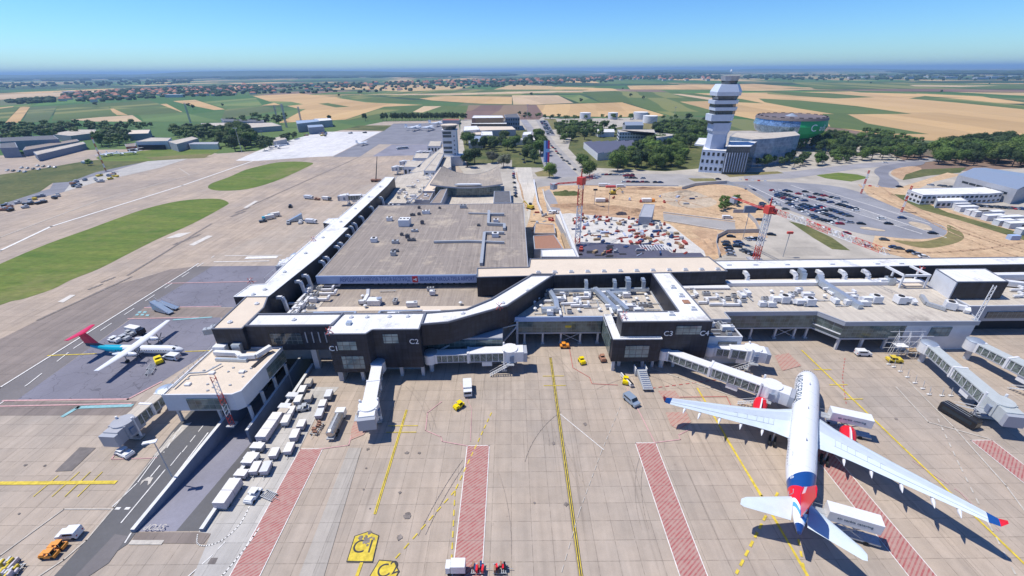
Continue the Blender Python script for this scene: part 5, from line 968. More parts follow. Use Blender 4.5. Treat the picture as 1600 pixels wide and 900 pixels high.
carts = [((484, 603), 'baggage cart with open raised cover at the far end beside the ramp'), ((474, 615), 'baggage cart second from the far end of the ramp line'), ((515, 622), 'baggage cart standing alone furthest right in the upper group'), ((484, 627), 'baggage cart centre right of the upper cluster'), ((468, 630), 'baggage cart centre left of the upper cluster'), ((459, 624), 'baggage cart tight against the ramp wall at the upper cluster'),
 ((506, 638), 'upper of the two joined baggage carts left of the tanker'), ((501, 651), 'lower of the two joined baggage carts left of the tanker'), ((447, 641), 'wide flat topped baggage cart by the ramp wall, above the long container row'), ((445, 650), 'flat topped baggage cart touching the ramp wall'), ((456, 648), 'baggage cart just right of the flat topped pair'), ((449, 662), 'baggage cart right beside the long pale container row'),
 ((473, 669), 'isolated baggage cart in the middle of the bay'), ((463, 686), 'dusty baggage cart below the isolated one'), ((454, 706), 'baggage cart at the top corner of the left red hatched strip'), ((431, 714), 'bluish topped baggage cart left of the hatched strip'), ((405, 704), 'baggage cart with an orange load end by the ramp wall'), ((396, 720), 'upper of two stacked close carts by the ramp wall'), ((391, 727), 'lower of two close carts by the ramp wall'),
 ((402, 737), 'left cart of the side by side pair near the wall'), ((418, 737), 'right cart of the side by side pair near the wall'), ((380, 746), 'baggage cart with orange corner nearest the long container at the lower wall')]
for i, (p, lb) in enumerate(carts):
    x, y = P(*p, 0); mkcart(lb, (x, y), A_ if i not in (5, 8, 9, 16, 17, 18, 21) else 1.5, cg, L=2.9 if i % 3 else 2.5)
def trailer(label, p, L, W, H, rz, cat='container trailer', m='cover_pale', nm='container_trailer'):
    x, y = P(*p); o = thing(nm, label, cat, (x, y, G0), rz); b = MB(); b.obox((0, 0, .5), (W, L, .2), 'galv'); b.build('chassis', o, world=False)
    k = max(2, int(L/2.2))
    for i in range(k): b = MB(); b.obox((0, (i-(k-1)/2)*L/k, .7), (W-.05, L/k-.1, H-.02*(i % 2)), 'cover_pink', mt=m); b.build('container', o, world=False)
    wheels(o, [(-W/2+.2, -L/3), (W/2-.2, -L/3), (-W/2+.2, L/3), (W/2-.2, L/3)], .35); return o
trailer('long row of joined pale containers against the upper ramp wall', (424, 673), 8.6, 2.6, 1.5, -.02); trailer('pale three part container trailer at the lower end of the ramp wall', (360, 778), 6.2, 2.6, 1.7, -.02)
def mktruck(label, loc, rz, body='veh_white', kind='van', L=5., cat='van', nm='van', gr=None, glass='veh_glass', W=2.):
    o = thing(nm, label, cat, (*loc, G0), rz, gr); b = MB()
    if kind == 'van':
        H = 2.; pr = [(-L/2, .4), (-L/2, 1.15), (-L/2+.9, 1.3), (-L/2+1.6, H), (L/2-.1, H), (L/2, 1.8), (L/2, .4)]
        b.loft([[(x*w_, y, z if z < 1.2 or w_ == 1 else z) for y, z in pr] for x, w_ in ((-W/2, 1), (W/2, 1))], body); b.build('body', o, world=False)
        b = MB(); b.face([(-W/2+.12, -L/2+.98, 1.38), (W/2-.12, -L/2+.98, 1.38), (W/2-.12, -L/2+1.58, H-.03), (-W/2+.12, -L/2+1.58, H-.03)], glass)
        b2 = [(x+(-.0), y, z) for x, y, z in b.v]; b.v = [(x, y-.06, z+.05) for x, y, z in b.v]; b.build('windscreen', o, world=False)
        for s in (-1, 1):
            b = MB(); x = s*(W/2+.012); b.face([(x, -L/2+1.5, 1.3), (x, L/2-.5, 1.3), (x, L/2-.5, 1.82), (x, -L/2+1.8, 1.82)][::s], glass); b.build('side_windows', o, world=False)
            b = MB(); b.box(min(s*.55, s*.85), L/2, .9, max(s*.55, s*.85), L/2+.03, 1.15, 'lamp_red'); b.build('tail_light', o, world=False)
    elif kind == 'tug':
        b.obox((0, 0, .35), (W, L, .65), body); b.obox((0, -L*.3, 1.0), (W*.9, L*.3, .3), body); b.build('body', o, world=False)
        b = MB(); b.obox((0, L*.12, 1.75), (W*.85, L*.4, .08), body)
        for sx in (-1, 1):
            for sy in (-.06, .3): b.obox((sx*W*.38, L*sy, 1.0), (.07, .07, .75), 'galv')
        b.build('canopy', o, world=False); b = MB(); b.obox((0, L*.2, 1.0), (W*.6, .5, .55), 'veh_black'); b.build('seat', o, world=False)
    elif kind == 'box':
        b.obox((0, -L*.38, .5), (W, L*.22, 1.7), body); b.obox((0, .12*L, .5), (W*.9, L*.74, .2), 'galv'); b.build('cab', o, world=False); b = MB(); b.face([(-W*.42, -L*.49-.015, 1.3), (W*.42, -L*.49-.015, 1.3), (W*.42, -L*.49-.015, 2.0), (-W*.42, -L*.49-.015, 2.0)], glass); b.build('windscreen', o, world=False)
        b = MB(); b.obox((0, .12*L, .72), (W+.1, L*.72, 1.9), 'cover_pale' if body != 'veh_white' else 'veh_white'); b.build('cargo_box', o, world=False)
    wheels(o, [(-W/2+.08, -L*.32), (W/2-.08, -L*.32), (-W/2+.08, L*.32), (W/2-.08, L*.32)], .36); return o
mktruck('silver blue minivan standing alone on the stand, left of the airliner wing tip', P(986, 629), .5, 'silver_blue', L=4.7, W=2.1, nm='minivan', cat='minivan'); mktruck('white high lift service truck on the open stand below the C2 bridge', P(731, 612), .12, 'veh_white', 'box', 5.6, 'truck', 'service_truck', W=2.3)
mktruck('small yellow tug on the open stand beside the white service truck', P(717, 637), -.75, 'veh_yellow', 'tug', 3, 'tug', 'baggage_tug', 'yellow tugs', W=1.5); mktruck('small yellow tug near the yellow centre line, under the glazed concourse', P(909, 567), .25, 'veh_yellow', 'tug', 2.7, 'tug', 'baggage_tug', 'yellow tugs', W=1.6); mktruck('small yellow tug between the stair ramp and the long trailer at gate C3', P(977, 598), -.3, 'veh_yellow', 'tug', 2.7, 'tug', 'baggage_tug', 'yellow tugs', W=1.6)
mktruck('yellow tug on the purple stand beside the nose of the turboprop', P(249, 566), .8, 'veh_yellow', 'tug', 3.6, 'tug', 'baggage_tug', 'yellow tugs', W=2.); mktruck('orange and rust flat loader in the sun just before the glazed concourse', P(882, 543), 1.57, 'orange', 'tug', 3.0, 'loader', 'flat_loader', W=1.8); mktruck('rusty small loader beside the corner of the gate C3 block', P(941, 563), .15, 'rust', 'tug', 2.8, 'loader', 'flat_loader', W=1.6)
mktruck('white van beside the nose of the turboprop', P(270, 561), -1.75, 'veh_white', L=5.2, nm='van'); mktruck('white hatchback parked under the edge of the right concourse', P(1347, 555), 1.5, 'veh_white', L=4.4, W=1.8, nm='hatchback', cat='car'); mktruck('white van with pink tinted flank at the lower left of the apron', P(112, 838), -1.5, 'veh_white', L=3.9, W=1.9, nm='van')
mktruck('orange tug with white front, upper of two at the lower left', P(93, 857), -1.5, 'orange', 'tug', 2.8, 'tug', 'baggage_tug', 'orange tugs', W=1.3); mktruck('orange tug with white front, lower of two at the lower left', P(80, 870), -1.5, 'orange', 'tug', 2.8, 'tug', 'baggage_tug', 'orange tugs', W=1.3); mktruck('white tractor towing an empty dolly beside the left red strip', P(397, 778), -.15, 'veh_white', 'tug', 3.6, 'tug', 'baggage_tug', W=1.9)
mktruck('white tractor coupled to red loaded dollies at the bottom edge', P(713, 893), -1.57, 'veh_white', 'box', 3.6, 'tug', 'cargo_tractor', W=1.6); mktruck('dark open tug in the middle of the upper cart cluster', P(475, 641), -1.3, 'galv', 'tug', 3, 'tug', 'baggage_tug', W=1.7)
def dolly(label, p, rz, load=None, gr=None, L=3.2):
    o = thing('cargo_dolly', label, 'dolly', (*P(*p), G0), rz, gr); b = MB()
    for i in range(7): b.obox((0, (i-3)*L/7, .45), (1.8, .12, .1), 'galv')
    for s in (-1, 1): b.obox((s*.85, 0, .4), (.1, L, .14), 'galv')
    b.build('frame', o, world=False); b = MB(); b.tube((0, -L/2, .45), (0, -L/2-1.2, .35), .05, 'galv', 4); b.build('drawbar', o, world=False); wheels(o, [(-.75, -L/2+.4), (.75, -L/2+.4), (-.75, L/2-.4), (.75, L/2-.4)], .25, .16)
    if load:
        for k in range(6): b = MB(); b.obox((rnd.uniform(-.5, .5), (k-2.5)*L/7, .56), (rnd.uniform(.7, 1.1), .36, rnd.uniform(.4, 1)), load[k % len(load)], rnd.uniform(-.15, .15)); b.build('load', o, world=False)
dolly('empty roller dolly behind the white tractor beside the left red strip', (421, 776), 1.2); dolly('dolly heaped with red and blue loads at the bottom edge', (747, 891), 1.57, ['livery_red', 'car_blue', 'rust'], 'loaded dollies', 2.5); dolly('dark dolly with red loads, last in the row at the bottom edge', (781, 891), 1.57, ['veh_black', 'livery_red', 'rust'], 'loaded dollies', 2.5); dolly('rusty flat dolly between the baggage carts and the tanker', (496, 672), -.1, ['rust'], L=4.2)
for i, p in enumerate(((15, 885), (22, 893), (12, 901))): dolly('%s dolly of the dark bunch at the lower left corner' % ['uppermost', 'middle', 'lowest'][i], p, -1.45, ['galv', 'paint_yellow', 'cover_pink'], 'dollies in the lower left corner', 3.2)
for i, p in enumerate(((238, 574), (236, 582))): dolly('%s empty roller dolly beside the nose of the turboprop' % ['upper', 'lower'][i], p, .3, None, 'dollies by the turboprop')
# tanker
o = thing('fuel_tanker', 'steel tank truck parked right of the baggage carts', 'tanker', (*P(527, 668), G0), .02); b = MB(); b.loft([[(1.15*math.cos(t*math.pi/8)*k, y, 1.9+.95*math.sin(t*math.pi/8)*k) for t in range(16)] for y, k in ((-4.4, .75), (-4.1, 1), (2.2, 1), (2.5, .75))], 'tank_steel')
for y in (-2.6, -1, .6): b.loft([[(1.19*math.cos(t*math.pi/8), yy, 1.9+.99*math.sin(t*math.pi/8)) for t in range(16)] for yy in (y, y+.12)], 'galv')
b.build('tank', o, True, world=False); b = MB(); b.obox((0, -.8, .6), (1.8, 8, .35), 'galv'); b.build('chassis', o, world=False); b = MB(); b.obox((0, 3.7, .6), (2.3, 1.9, 1.9), 'veh_white'); b.build('cab', o, world=False); b = MB(); b.obox((0, 4.66, 1.5), (2, .04, .8), 'veh_glass'); b.build('windscreen', o, world=False); b = MB(); b.obox((0, -.8, 2.86), (.5, 5.6, .08), 'galv'); b.build('catwalk', o, world=False); wheels(o, [(-.95, -3), (.95, -3), (-.95, -1.8), (.95, -1.8), (-.95, 3.2), (.95, 3.2)], .5, .3)
# black bus
def mkbus(lb, loc, rz, body, L=13, gr=None):
    o = thing('apron_bus', lb, 'bus', (*loc, G0), rz, gr); b = MB(); b.loft([[(x, y, z) for x, z in ((-1.5*k, .35), (1.5*k, .35), (1.5*k, 2.75*q), (1.4*k, 2.95*q), (-1.4*k, 2.95*q), (-1.5*k, 2.75*q))] for y, k, q in ((-L/2, .92, .93), (-L/2+.5, 1, 1), (L/2-.3, 1, 1), (L/2, .95, .97))], body); b.build('body', o, world=False); o.scale = (.85, 1, .9)
    for s in (-1, 1): b = MB(); b.box(min(s*1.49, s*1.53), -L/2+.8, 1.2, max(s*1.49, s*1.53), L/2-.8, 2.3, 'veh_glass'); b.build('side_windows', o, world=False)
    b = MB(); b.box(-1.25, -L/2-.04, 1.1, 1.25, -L/2+.1, 2.4, 'veh_glass'); b.build('windscreen', o, world=False)
    for s in (-.5, .5): b = MB(); b.obox((s, 1, 2.96), (.12, L*.75, .06), 'galv'); b.build('roof_strip', o, world=False)
    wheels(o, [(-1.3, -L*.32), (1.3, -L*.32), (-1.3, L*.32), (1.3, L*.32)], .5, .3); return o
mkbus('long black airport bus parked on the right beside the boarding bridge', (114.8, 83.2), R(15), 'veh_black', 8); mkbus('dark bus far off on the bluish apron left of the old control tower', P(629, 233), -1.0, 'veh_white', 14)
# catering trucks raised at the airliner
def highloader(lb, pc, rz, L=8.5, z=3.9):
    o = thing('catering_truck', lb, 'catering truck', (*P(*pc), G0), rz, 'catering trucks at the airliner')
    b = MB(); b.obox((0, 0, z), (2.6, L, 2.4), 'veh_white'); b.build('cargo_box', o, world=False); b = MB(); b.obox((0, -.3, .6), (2.1, L+1.6, .35), 'galv'); b.build('chassis', o, world=False)
    for s in (-.7, .7): b = MB(); b.tube((s, -2.4, .9), (s, 2.4, z), .12, 'galv', 4); b.tube((s, 2.4, .9), (s, -2.4, z), .12, 'galv', 4); b.build('scissor_lift', o, world=False)
    b = MB(); b.obox((0, L/2+1.2, .5), (2.3, 1.9, 2), 'veh_white'); b.build('cab', o, world=False); b = MB(); b.obox((0, L/2+1.1, z+.05), (2.2, 2.1, .12), 'galv')
    for s in (-1.05, 1.05): b.tube((s, L/2+.2, z+1.1), (s, L/2+2.1, z+1.1), .04, 'galv', 4); b.tube((s, L/2+2.1, z), (s, L/2+2.1, z+1.1), .04, 'galv', 4)
    b.build('platform', o, world=False); wheels(o, [(-1, -L*.36), (1, -L*.36), (-1, L*.5), (1, L*.5)], .48, .3)
    for s in (-1, 1):
        M_ = Matrix.Translation((s*1.32, 0, z+1.3)) @ Matrix.Rotation(R(90*s), 4, 'Z') @ Matrix.Rotation(R(90), 4, 'X'); q = text('air serbia catering', .78, 'lettering', 'lettering', M_, None); q.parent = o
    return o
ca, sa = math.cos(-AH), math.sin(-AH)
def AP(x, y): return (AX+ca*x+sa*y, AY+sa*x-ca*y)
def pix_xy(x, y, z=0.):
    d = Vector((x, y, z-CAM_H)); return (800+F_PX*d.dot(_rt)/d.dot(_f), 450+F_PX*d.dot(_dn)/d.dot(_f))
def centre(p, z): x, y = P(*p, z); return pix_xy(x, y, 0)
highloader('white box truck raised to the forward right door of the large airliner', centre((1331, 647), 6.2), R(68)); highloader('white box truck raised to the rear right door of the large airliner', centre((1336, 803), 6.2), R(68), 8.6)
mktruck('low belt loader beside the right wing root of the airliner', P(1301, 668), 1.0, 'galv', 'tug', 6, 'belt loader', 'belt_loader', W=1.6)
# stair ramp and long trailer at gate C3
o = thing('conveyor_ramp', 'grey slatted conveyor ramp leading out from under the gate C3 block', 'conveyor', (38, 100, 0)); b = MB(); b.prism([(36.7, 94.6), (39.5, 94.6), (39.3, 101.6), (36.6, 101.6)], .9, [1.0, 1.0, 2.4, 2.4], 'galv')
b.build('belt', o); b = MB(); b.box(36.3, 101.6, G0, 39.7, 104, 1.6, 'trim_grey'); b.box(36.3, 101.7, 1.6, 36.5, 104, 2.7, 'white_metal'); b.box(39.5, 101.7, 1.6, 39.7, 104, 2.7, 'white_metal'); b.build('carriage', o)
for i in range(9): b = MB(); b.box(36.9, 95+i*.72, 1.0+i*.17, 39.1, 95.12+i*.72, 1.5+i*.15, 'white_metal'); b.build('roller', o)
for x in (36.9, 39.2): b = MB(); b.box(x-.1, 95.2, G0, x+.1, 95.5, 1, 'galv'); b.build('leg', o)
b = MB(); b.prism([(31.8, 101.6), (33, 101.6), (34.6, 96.6), (33.6, 96.4)], .5, 1.2, 'cover_pale', 'veh_black'); b.prism([(31.9, 101.7), (32.2, 101.7), (33.8, 96.5), (33.5, 96.4)], 1.2, 1.5, 'cover_pale'); o = b.build('long_trailer'); tag(o, 'narrow white and black trailer slanting away from the gate C3 block', 'trailer')
# air stairs
def airstairs(lb, p, rz, gr, z=4.2, L=8):
    o = thing('air_stairs', lb, 'air stairs', (*P(*p), G0), rz, gr); b = MB(); b.prism([(-1, -L/2), (1, -L/2), (1, L/2), (-1, L/2)], .5, [.7, .7, z, z], 'silver_blue'); b.build('flight', o, world=False)
    for s in (-1, 1): b = MB(); b.tube((s, -L/2, 1.6), (s, L/2, z+1), .06, 'galv', 4); b.tube((s, -L/2, .6), (s, -L/2, 1.6), .05, 'galv', 4); b.tube((s, L/2, z), (s, L/2, z+1), .05, 'galv', 4); b.build('handrail', o, world=False)
    b = MB(); b.obox((0, 0, .4), (1.9, L*.9, .3), 'veh_white'); b.build('chassis', o, world=False); wheels(o, [(-.9, -L*.35), (.9, -L*.35), (-.9, L*.35), (.9, L*.35)], .4, .25)
airstairs('blue sided air stairs on the tan strip between the purple stands', (256, 488), 1.2, 'mobile air stairs', 4, 9); airstairs('second mobile stairs half hidden behind the blue sided ones', (266, 483), 1.4, 'mobile air stairs', 3, 7); airstairs('blue air stairs out on the taxiway left of the white gallery', (461, 346), -1.0, 'mobile air stairs', 4.2, 9)
for i, (p, m, k, lb, rz) in enumerate([((411, 347), 'car_grey', 'tug', 'dark tug at the head of the green dollies on the taxiway', -.9), ((420, 343), 'livery_teal', 'box', 'green covered truck, front one on the taxiway', -.9), ((429, 339), 'livery_teal', 'box', 'green covered truck, rear one on the taxiway', -.9), ((451, 350), 'galv', 'tug', 'grey equipment left of the blue air stairs on the taxiway', .4), ((470, 349), 'veh_white', 'tug', 'white equipment right of the blue air stairs on the taxiway', .2), ((487, 349), 'veh_white', 'box', 'white truck furthest right in the taxiway group', 1.4),
    ((454, 324), 'veh_black', 'tug', 'dark tug alone on the taxiway above the equipment group', .3), ((483, 311), 'veh_white', 'box', 'white truck on the taxiway above the equipment group', 1.3), ((496, 312.5), 'rust', 'tug', 'red brown tug between two trucks on the taxiway', 1.3), ((511, 313), 'car_grey', 'box', 'dark truck nearest the far boarding bridge', 1.3),
    ((206, 523), 'galv', 'tug', 'dark loader behind the left wing of the turboprop', 1.2), ((214, 521), 'veh_black', 'box', 'black truck behind the wing of the turboprop', 1.3), ((181, 534), 'veh_white', 'tug', 'low white equipment behind the teal tail of the turboprop', 1.3), ((196, 531), 'galv', 'tug', 'grey equipment behind the turboprop fuselage', 1.3), ((197, 711), 'veh_white', 'tug', 'white ground power unit with cables left of the service road', 1.2), ((243, 640), 'galv', 'tug', 'cluttered tractor in the shade below the old boarding bridge', .5),
    ((172, 700-640), 'galv', 'tug', None, 0)][:-1]):
    mktruck(lb, P(*p), rz, m, k, 4.2 if k == 'tug' else 7, 'truck' if k == 'box' else 'ground equipment', 'apron_truck' if k == 'box' else 'ground_equipment', 'apron vehicles')
# ================= trees =================
def leafmat(name, c1, c2):
    b = NB(name); p = b.pos(True); f = b.noise(p, .55, 3); c = b.mix(b.rng(f, .35, .65, 0, 1), c1, c2)
    oi = b.N.new('ShaderNodeObjectInfo'); c = b.mix(b.math('MULTIPLY', b.math('FRACT', b.math('MULTIPLY', oi.outputs['Random'], 7.3)), .45), c, (.13, .15, .03) if 'dark' not in name else (.07, .10, .03)); k = b.rng(oi.outputs['Random'], 0, 1, .65, 1.3); v = b.N.new('ShaderNodeVectorMath'); v.operation = 'SCALE'; b.L.new(c, v.inputs[0]); b.L.new(k, v.inputs['Scale']); return b.out(v.outputs[0], .7)
leafmat('leaf', (.04, .095, .016), (.10, .17, .03)); leafmat('leaf_dark', (.022, .052, .016), (.05, .09, .024)); leafmat('leaf_bright', (.09, .17, .025), (.14, .22, .04)); leafmat('leaf_grey', (.09, .10, .075), (.15, .15, .12)); mat('bark', (.12, .09, .065), .9)
def mktree(seed, H, W, m, nl, cone=False):
    rd = random.Random(seed); tr = MB(); tr.tube((0, 0, 0), (.1, 0, H*.45), H*.028, 'bark', 7, r2=H*.018); cl = []
    for i in range(9 if not cone else 6):
        a = rd.uniform(0, 6.28); z = rd.uniform(.32, .75)*H; rr = W*.5*rd.uniform(.35, .75)*(1 if not cone else (1-z/H)*1.6)
        e = (rr*math.cos(a), rr*math.sin(a), z+rr*.35); tr.tube((.06, 0, min(H*.44, z*.7)), e, H*.011, 'bark', 5, r2=H*.004); cl.append((e[0], e[1], e[2], W*rd.uniform(.2, .34)*(1 if not cone else .8)))
    cl.append((0, 0, H*.82, W*.26))
    cr = MB(); n = nl
    for _ in range(n):
        c = rd.choice(cl); v = Vector((rd.gauss(0, 1), rd.gauss(0, 1), rd.gauss(0, 1))).normalized()*c[3]*rd.uniform(.55, 1.08); v.z *= .85; p = Vector(c[:3])+v
        if p.z < H*.16: p.z = H*.16+rd.random()
        nrm = (v.normalized()+Vector((rd.uniform(-.6, .6), rd.uniform(-.6, .6), rd.uniform(-.2, .9)))).normalized(); u = nrm.cross(Vector((.3, .2, 1))).normalized(); w_ = nrm.cross(u); s = H*rd.uniform(.018, .042); cr.face([p+u*s, p+w_*s*.8, p-u*s, p-w_*s*.8], m)
    # inner mass so that light does not leak straight through
    for c in cl:
        cr.loft([[(c[0]+c[3]*.6*math.sin(ph)*math.cos(t*1.047+ph), c[1]+c[3]*.6*math.sin(ph)*math.sin(t*1.047+ph), c[2]+c[3]*.55*math.cos(ph)) for t in range(6)] for ph in (2.9, 2.2, 1.57, .9, .25)], m)
    return tr, cr
TP = {}; TREES = []
def tree(x, y, h, kind, label, group, z=0.): TREES.append((x, y, h, kind, label, group, z))
def make_tree(x, y, h, kind, label, group, z=0.):
    ks = {'leaf': (12, 11), 'dark': (14, 9), 'bright': (12, 11), 'grey': (10, 12), 'tall': (16, 7), 'bush': (5, 6)}[kind]; v = rnd.randrange(3 if kind in ('leaf', 'dark', 'tall') else 2); key = (kind, v); s = h/ks[0]
    if key not in TP:
        o = thing('tree', label, 'tree', (x, y, z), rnd.uniform(0, 6), group)
        m_ = {'leaf': 'leaf', 'dark': 'leaf_dark', 'bright': 'leaf_bright', 'grey': 'leaf_grey', 'tall': 'leaf_dark', 'bush': 'leaf'}[kind]
        tr, cr = mktree(len(TP)*7+3, ks[0], ks[1], m_, 2300 if kind != 'bush' else 500, kind == 'tall'); tr.build('trunk', o, world=False); cr.build('crown', o, world=False); TP[key] = o
    else: o = dup(TP[key], (x, y, z), rnd.uniform(0, 6), label, group)
    o.scale = (s*rnd.uniform(.85, 1.15), s*rnd.uniform(.85, 1.15), s); return o
def gridlab(base, px, py):
    return base
# singled out trees
for (px, py), h, k, lb in [((858, 278), 13, 'bright', 'bright green round tree alone on the small lawn by the boulevard'), ((921, 277), 14, 'leaf', 'tree at the roadside corner left of the big park group'), ((909, 262), 12, 'leaf', 'tree on the lawn edge left of the solar roofed building'), ((965, 268), 17, 'leaf', 'large dark tree in front of the solar roofed building'),
    ((993, 262), 17, 'dark', 'large tree right of the solar roof, behind the small parking'), ((1032, 260), 18, 'leaf', 'largest tree of the park near the glass office tower'), ((1060, 262), 12, 'bright', 'light green tree at the right end of the park'), ((730, 262), 17, 'dark', 'dark fir tree right beside the old control tower'), ((742, 256), 16, 'dark', 'second dark tree near the old control tower'),
    ((787, 262), 12, 'grey', 'grey leaved tree behind the saddle roof'), ((770, 255), 11, 'grey', 'pale grey tree left of the other grey leaved tree'), ((515, 189), 11, 'dark', 'lonely round tree at the far end of the airfield'), ((571, 189), 14, 'dark', 'lonely dark tree left of the long tree row'), ((138, 259), 6, 'bush', 'round bush on the grass strip at the upper left')]:
    tree(*P(px, py), h, k, lb, None)
regs = [ # polygon px, count, dmin, height range, kinds, label, group
 ([(720, 222), (760, 218), (806, 222), (812, 232), (800, 240), (740, 236)], 22, 9, (11, 15), ['dark', 'leaf'], 'tree in the row between the old control tower and the boulevard', 'trees behind the saddle roof'),
 ([(814, 238), (842, 214), (852, 240), (853, 256), (820, 258)], 18, 9, (13, 17), ['dark', 'leaf'], 'dark tree in the clump left of the flag coloured billboard', 'trees beside the billboard'),
 ([(868, 202), (905, 198), (955, 205), (960, 213), (905, 221), (880, 226)], 44, 10, (11, 15), ['leaf', 'leaf', 'dark', 'bright'], 'tree in the wood between the boulevard and the white offices', 'park trees behind the solar roof'),
 ([(955, 252), (990, 238), (1020, 228), (1062, 225), (1068, 248), (1060, 262), (1010, 266), (960, 268)], 50, 9.5, (11, 15), ['leaf', 'leaf', 'dark', 'bright'], 'tree in the dense clump right of the solar roofed building', 'park trees before the offices'),
 ([(1015, 205), (1060, 196), (1112, 204), (1110, 228), (1066, 232), (1030, 226)], 70, 9, (12, 16), ['leaf', 'dark'], 'tree in the wood left of the tall control tower', 'park trees near the tall tower'),
 ([(1198, 236), (1240, 216), (1300, 215), (1330, 228), (1290, 240), (1216, 244)], 40, 10, (12, 15), ['dark', 'dark', 'leaf'], 'dark tree in the grove below the round glass museum', 'grove below the museum'),
 ([(1180, 262), (1230, 252), (1300, 248), (1345, 250), (1320, 256), (1240, 262)], 30, 9, (8, 12), ['dark', 'leaf'], 'low tree along the museum forecourt', 'trees of the museum forecourt'),
 ([(1290, 238), (1340, 226), (1400, 232), (1440, 240), (1448, 250), (1380, 252), (1300, 250)], 52, 10, (11, 15), ['dark', 'leaf', 'dark'], 'tree in the wooded belt right of the museum', 'wooded belt right of the museum'),
 ([(1340, 208), (1372, 212), (1440, 226), (1420, 230), (1360, 222)], 20, 10, (8, 11), ['leaf', 'bush'], 'small tree along the wheat field edge', 'hedge at the wheat field'),
 ([(1452, 256), (1470, 238), (1530, 226), (1600, 232), (1700, 245), (1700, 262), (1560, 262)], 95, 10, (13, 19), ['dark', 'leaf', 'dark'], 'tree in the dense wood at the right edge', 'dense wood at the right edge'),
 ([(0, 212), (90, 205), (150, 208), (120, 214), (60, 224), (0, 226)], 30, 14, (12, 17), ['dark', 'leaf'], 'tree in the left wood behind the dark hangars', 'left wood'),
 ([(0, 200), (100, 196), (240, 198), (225, 206), (60, 206)], 44, 16, (9, 13), ['leaf', 'dark', 'bush'], 'tree in the long belt before the green fields', 'tree belt at the upper left'),
 ([(146, 228), (170, 212), (205, 216), (200, 226), (160, 232)], 24, 11, (11, 17), ['leaf', 'dark'], 'tree left of the white roofed hangar', 'trees left of the white roofed hangar'),
 ([(272, 210), (330, 206), (338, 222), (300, 224), (278, 216)], 22, 12, (12, 17), ['leaf', 'bright', 'dark'], 'tree behind the white roofed hangar', 'trees behind the white roofed hangar'),
 ([(345, 214), (385, 208), (402, 222), (398, 236), (368, 238), (350, 230)], 30, 11, (13, 20), ['dark', 'leaf'], 'tall dark tree in the clump right of the long grey shed', 'tall clump at the end of the sheds'),
 ([(402, 226), (428, 224), (432, 232), (410, 238)], 8, 10, (10, 14), ['dark'], 'dark tree by the lamp mast near the white concrete', 'trees by the lamp mast'),
 ([(355, 192), (400, 184), (455, 186), (440, 196), (380, 198)], 26, 16, (9, 13), ['dark', 'leaf'], 'tree near the radar masts beyond the sheds', 'trees near the radar masts'),
 ([(440, 220), (464, 212), (466, 220), (446, 228)], 7, 10, (8, 11), ['dark'], 'tree at the grey halls left of the white concrete', 'trees by the grey halls'),
 ([(810, 180), (850, 184), (900, 186), (900, 189), (820, 186)], 16, 12, (7, 10), ['dark', 'leaf'], 'small tree along the edge of the golden field', 'field edge trees'),
]
for poly, n, dm, hr, kk, lb, gr in regs:
    for x, y in scatter(PL(poly), n, dm, rnd): tree(x, y, rnd.uniform(*hr), rnd.choice(kk), lb, gr)
for i in range(44):
    t_ = i/43; px = 597+t_*130+rnd.uniform(-1, 1)
    if i in (3, 4): continue
    tree(*P(px, 189.3-t_*1.2), rnd.uniform(13, 16), 'tall', 'slim dark tree in the long straight row beyond the far apron', 'tree row beyond the far apron')
for px, py in ((941, 185), (948, 186), (958, 187), (947+38, 187), (986, 186), (969, 187), (1012, 186), (1055, 187), (1048, 188), (1036, 187), (915, 187), (903, 187)): tree(*P(px, py), rnd.uniform(6, 11), 'leaf', 'tree beside the white fuel tanks', 'trees at the fuel tanks')
for px, py in ((150, 166), (302, 171), (348, 167), (296, 168), (830, 150), (907, 161), (985, 152), (1005, 156), (973, 140), (1325, 128), (1360, 131), (1470, 145), (1545, 132), (530, 151), (560, 146), (1130, 190), (1100, 193), (1075, 189), (1290, 126), (1240, 128)): tree(*P(px, py), rnd.uniform(9, 14), 'dark', 'lone dark tree out in the open fields', 'lone field trees')
#TREEMARK
# ================= far village =================
mat('tile_red', (.34, .13, .085), .8, obj=True, nz=.3, amt=.25); mat('tile_orange', (.45, .20, .12), .8, obj=True, nz=.3, amt=.2); mat('plaster', (.62, .58, .52), .8); mat('plaster_dark', (.35, .32, .30), .8)
def housemesh(seed, m, L, W, H):
    o = thing('house', 'x', 'house', (0, 0, 0), 0, 'village houses'); b = MB(); b.obox((0, 0, 0), (L, W, H), 'plaster'); b.build('wall', o, world=False)
    b = MB(); k = .6; b.loft([[(-L/2-k, -W/2-k, H), (L/2+k, -W/2-k, H), (L/2+k, W/2+k, H), (-L/2-k, W/2+k, H)], [(-L/2+W*.3, -.1, H+W*.38), (L/2-W*.3, -.1, H+W*.38), (L/2-W*.3, .1, H+W*.38), (-L/2+W*.3, .1, H+W*.38)]], m); b.obox((L*.2, W*.15, H+.5), (.7, .7, W*.38), 'plaster_dark'); b.build('roof', o, world=False); return o
HP = [housemesh(1, 'tile_red', 13, 10, 5.5), housemesh(2, 'tile_orange', 11, 10, 6.5), housemesh(3, 'tile_red', 16, 9, 4), housemesh(4, 'tile_orange', 12, 12, 4.5)]
hv_ = [([(95, 158), (100, 147), (150, 144), (250, 139), (420, 135), (430, 146), (330, 152), (240, 153), (150, 160)], 130, 'red roofed village house left beyond the green fields', 30), ([(400, 146), (400, 136), (560, 132), (700, 128), (860, 125), (960, 121), (960, 127), (820, 131), (700, 139), (560, 144)], 130, 'tiny red roofed house in the long village beyond the fields', 45), ([(960, 126), (960, 121), (1110, 122), (1110, 127)], 26, 'tiny house in the village strip left of the tall tower', 60)]
first = set(range(4)); hk = 0
